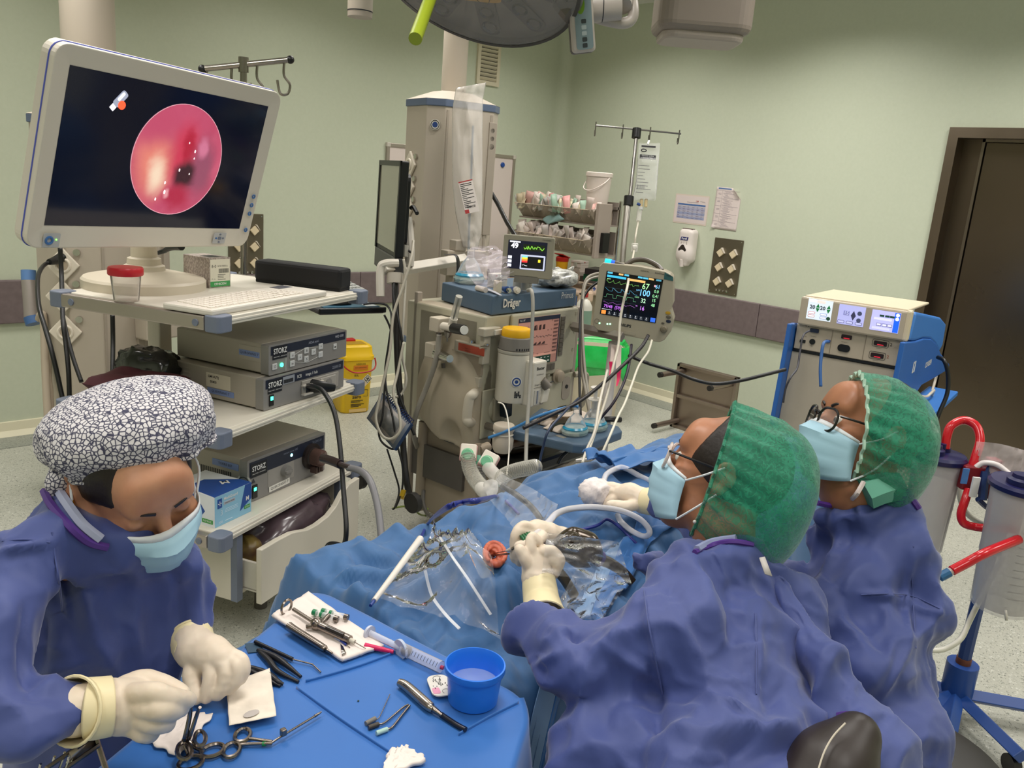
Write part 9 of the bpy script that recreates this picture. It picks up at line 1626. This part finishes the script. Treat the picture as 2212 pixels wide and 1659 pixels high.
garment(s3,'gown',[[(D_(165,1205,1.25),.05),(D_(185,1340,1.26),.1),(D_(205,1560,1.34),.115),(D_(190,1760,1.36),.13)],[(a0,.055),(D_(95,1135,1.19),.042),(D_(165,1190,1.17),.035),(D_(250,1210,1.2),.04),(b0,.05)],[(a0,.062),(D_(-20,1400,1.05),.062),(D_(-30,1560,1.0),.062),(D_(60,1568,1.0),.055),(D_(162,1536,1.03),.044)],[(b0,.055),(D_(400,1290,1.33),.05),(D_(418,1345,1.33),.042),(D_(412,1378,1.31),.036)],[(D_(320,1240,1.3),.055),(D_(315,1400,1.3),.065),(D_(280,1560,1.36),.07)]],GOWN,amp=.011,seed=17,
    folds=((108,1180,140,1330,8,.01),(0,1170,110,1175,7,.01),(300,1290,310,1440,18,.014),(60,1470,180,1440,14,.012),(380,1200,400,1380,12,-.012),(60,1300,75,1480,20,-.016)))
cl_(((95,1062,1.2),(112,1095,1.13),(150,1140,1.085),(190,1170,1.075),(232,1182,1.09)),.006,'collar',s3,PURP); cl_(((128,1062,1.2),(140,1090,1.16),(175,1135,1.12),(215,1165,1.11)),.0075,'scrub_collar',s3,mat('#a5abc4',.7)); cl_(((150,1056,1.2),(158,1080,1.175),(166,1115,1.16)),.0012,'necklace',s3,mat('#c9963c',.3,1))
for q in (((112,1150,1.12),(118,1200,1.12),(128,1260,1.14),(135,1320,1.15)),((5,1168,1.08),(60,1166,1.1),(108,1172,1.12))): seam(s3,q)
e = M3_ @ Vector((.088,.0,-.036)); er = G().torus(axM(e,RGT),.006,.001,16,5).done('earring',mat('#c9963c',.25,1),s3,1); G().tube([e+Vector((0,0,-.006)),e+Vector((0,0,-.022)),e+Vector((0,0,-.03))],lambda q: .0062-.0025*abs(q-.4),10).done('pendant',mat('#d8bc8a',.3),er,1)
glove(s3,F3((.033,.031),(165,1535,1.03),(205,1528,1.04)),F3((.032,.034,.03),(225,1524,1.05),(265,1526,1.06),(292,1520,1.065)),[F3((.0125,.0122,.011,.009),(285,1500,1.05),(330,1497,1.035),(372,1508,1.045),(408,1512,1.07)),F3((.0122,.0118,.011,.0095),(292,1528,1.05),(340,1532,1.03),(375,1534,1.05),(392,1528,1.08)),F3((.012,.0115,.0105,.009),(290,1550,1.055),(330,1560,1.04),(358,1562,1.06),(352,1556,1.09)),F3((.011,.0105,.0095,.0085),(280,1566,1.06),(308,1582,1.05),(326,1584,1.07),(318,1576,1.095)),F3((.0135,.0125,.0112,.009),(255,1492,1.08),(310,1470,1.09),(358,1482,1.09),(396,1500,1.085))],None,[(D_(240,1525,1.05),.036),(D_(205,1530,1.04),.037),(D_(180,1532,1.035),.037),(D_(158,1536,1.02),.041)],rs=.95)
glove(s3,F3((.03,.029),(412,1380,1.3),(420,1400,1.29)),F3((.03,.028,.024),(428,1405,1.28),(455,1415,1.27),(480,1425,1.26)),[F3(FR,(452,1425,1.255),(455,1460,1.24),(450,1490,1.235),(445,1508,1.235)),F3(FR,(472,1420,1.255),(488,1450,1.24),(480,1485,1.235),(468,1502,1.235)),F3(FR,(488,1422,1.26),(510,1440,1.245),(508,1470,1.24),(494,1488,1.24)),F3((.009,.0085,.008,.0072),(495,1415,1.265),(520,1425,1.255),(526,1448,1.25),(518,1468,1.25)),F3((.0125,.0115,.0102,.009),(425,1420,1.275),(415,1455,1.255),(418,1485,1.245),(422,1508,1.235))],None,[(D_(424,1402,1.285),.0315),(D_(416,1388,1.3),.033),(D_(410,1372,1.31),.034)],rs=.98)
o = G().tube(P3((352,1487,1.05),(378,1497,1.06)),.002,6,0).done('needle_holder_tip',mat('#2a2540',.3),None); tag(o,'thin dark instrument tip held between the nurse thumb and finger','instrument')
# ================= endoscope, suction tip and their sleeves
en = thing('endoscope','endoscope with a bronze camera head inside a clear sleeve, its thin shaft in the ear','endoscope',D_(1250,1190,1.66)); BR = mat('#3a2c1c',.16,.5,spec=.8); etip = EM_ @ Vector((-.002,0,.004)); e0 = D_(1150,1191,1.63)
G().tube([etip,e0],.0022,8,0).done('shaft',INS,en,1); G().tube([e0,D_(1180,1190,1.64)],.009,12,0).done('eyepiece',mat('#5a5450',.3,.8),en,1); G().tube(P3((1176,1182,1.64),(1186,1184,1.64),(1205,1188,1.65)),.013,16,0).done('coupler',mat('#2a1c26',.2),en,1); G().sph((0,0,0),.0028,T(*D_(1180,1182,1.625)),10,8).done('red_light',mat('#ff5048',.3,emit=4),en,1)
S = SDF(np.array(D_(1248,1186,1.66))-.085,np.array(D_(1248,1186,1.66))+.085,.003); S.chain([np.array(p) for p in P3((1216,1180,1.65),(1238,1178,1.655),(1262,1188,1.66),(1280,1200,1.67))],[.022,.034,.036,.02],.012); S.cap(D_(1225,1172,1.61),D_(1232,1170,1.625),.017,.02,.004); vv,ff = S.mesh(None,1); npmesh('camera_head',vv,ff,BR,en)
G().tube(P3((1280,1199,1.67),(1296,1208,1.68)),.017,16,0).done('purple_collar',mat('#3a3478',.35),en,1); G().tube(P3((1296,1208,1.68),(1320,1218,1.69),(1345,1235,1.7),(1366,1258,1.7)),lambda q: .0125-.003*q,12).done('camera_lead',mat('#2e251c',.3),en,1); G().tube(P3((1175,1200,1.65),(1200,1228,1.66),(1220,1252,1.66),(1240,1285,1.68)),.0105,12).done('light_lead',mat('#5c5648',.35),en,1)
txt(en,'H3-Z',axM(D_(1249,1177,1.615),CAM-D_(1249,1177,1.62),RGT) @ RO(R(-75),4,'Z'),.009,TXTW,world=True)
su = thing('suction_tip','suction tip with a ribbed green grip held beside the endoscope','suction tip',D_(1140,1165,1.66)); G().tube(P3((1128,1170,1.655),(1150,1160,1.66)),.0125,16,0).done('green_grip',mat('#0c6a38',.4),su,1); g = G()
for k in range(4): p = D_(1129+5*k,1169.5-2.3*k,1.655+.001*k); g.torus(axM(p,D_(1150,1160,1.66)-D_(1128,1170,1.655)),.0128,.0012,18,5)
g.done('grip_rib',mat('#0a5a30',.4),su,1,kind='stuff'); G().tube([D_(1128,1172,1.655),D_(1105,1186,1.66)],.003,8,0).done('metal_stem',INS,su,1); G().tube([D_(1105,1186,1.66),D_(1093,1190,1.665)],lambda q: .005-.003*q,10,0).done('tip_hub',mat('#b9b2aa',.3),su,1); G().tube([D_(1094,1190,1.665),EM_ @ Vector((.004,.002,.01))],.0011,6,0).done('needle',INS,su,1)
cable('suction_hose','clear suction hose arching from the green grip over the pale strip in a loop',P3((1148,1161,1.66),(1165,1148,1.68),(1185,1128,1.72),(1205,1108,1.76),(1240,1098,1.84),(1290,1096,1.92),(1340,1103,1.98),(1380,1120,2.0),(1400,1140,2.0),(1402,1154,2.0),(1388,1158,2.02),(1362,1145,2.06),(1340,1125,2.1),(1334,1112,2.12)),.0072,clearm('#e8e6ea',.45,.1,edge=.45,bump=0),'tube',10)
cable('suction_hose','clear hose looping over the drape edge behind the gauze',P3((1303,1048,2.25),(1310,1025,2.3),(1335,1011,2.35),(1352,1012,2.35),(1385,1030,2.35),(1425,1048,2.3)),.008,clearm('#e8e6ea',.4,.1,edge=.45,bump=0),'tube',10)
cable('camera_lead','black camera lead inside the clear sleeve running over the drape top',P3((1085,1050,2.1),(1110,1065,2.06),(1140,1088,2.02),(1160,1110,1.96),(1175,1135,1.9)),.0075,mat('#1a1a1c',.3))
FS = clearm(WF,.1,.05,edge=.35,scale=22,bump=1.,dist=.015)
crumple('camera_sleeve','clear crinkled plastic sleeve trailing from the hands over the drape','sleeve',P3((1068,1045,2.1),(1090,1065,2.06),(1125,1090,2.0),(1155,1120,1.92),(1185,1150,1.82)),FS,lambda t: .03+.035*t,4)
film('camera_bag','clear crinkled plastic bag around the bronze camera head',((1182,1150,1.6),(1335,1170,1.6),(1365,1262,1.62),(1170,1240,1.58)),0,.035,3,FS,34,'sleeve',D=True); film('camera_bag','lower fold of clear plastic hanging below the camera head',((1245,1230,1.6),(1362,1250,1.62),(1300,1340,1.58),(1190,1330,1.55)),0,.03,12,FS,30,'sleeve',D=True)
# ================= stools
st1 = thing('surgeon_chair','brown leather chair back with white stitching at the bottom right','chair',(1.2,.42,0)); LEA = mat('#2c2320',.45,bump=.3,scale=70,dist=.001)
S = SDF(np.array(D_(1810,1640,1.2))-.26,np.array(D_(1810,1640,1.2))+.26,.008); S.chain([np.array(p) for p in P3((1850,1590,1.2),(1800,1660,1.18),(1740,1760,1.15))],[.035,.055,.06],.03); vv,ff = S.mesh(); npmesh('backrest',vv,ff,LEA,st1); cq = D_(1600,1850,1.3); G().cyl((1.2,.42,.08),(1.2,.42,.45),.03,n=14).done('column',STEEL,st1,1); G().cyl((1.2,.42,.43),(1.2,.42,.5),.19,n=32).done('seat',LEA,st1,1,bev=.015)
for k in range(5): a = 2*math.pi*k/5+.2; G().tube([(1.2,.42,.08),(1.2+.26*math.cos(a),.42+.26*math.sin(a),.05)],.018,6,0).done('leg',STEEL,st1,1); G().sph((1.2+.26*math.cos(a),.42+.26*math.sin(a),.03),.03,None,12,8).done('caster',DARK,st1,1)
cl_(((1826,1562,1.15),(1800,1590,1.14),(1780,1625,1.125),(1766,1668,1.11)),.0013,'stitching',st1,mat('#c9bfae',.6))
q = D_(1962,1640,1.47); st2 = thing('stool','round black padded stool under the far surgeon','stool',(q.x,q.y,0)); G().lathe([(.15,q.z-.06),(.165,q.z-.045),(.17,q.z-.02),(.16,q.z),(.12,q.z+.008),(0,q.z+.008)],None,40).done('seat',mat('#1a1716',.4),st2); G().cyl((0,0,.06),(0,0,q.z-.05),.03,n=14).done('column',STEEL,st2)
for k in range(5): a = 2*math.pi*k/5+.5; G().tube([(0,0,.08),(.24*math.cos(a),.24*math.sin(a),.05)],.018,6,0).done('leg',STEEL,st2); G().sph((.24*math.cos(a),.24*math.sin(a),.03),.03,None,12,8).done('caster',DARK,st2)
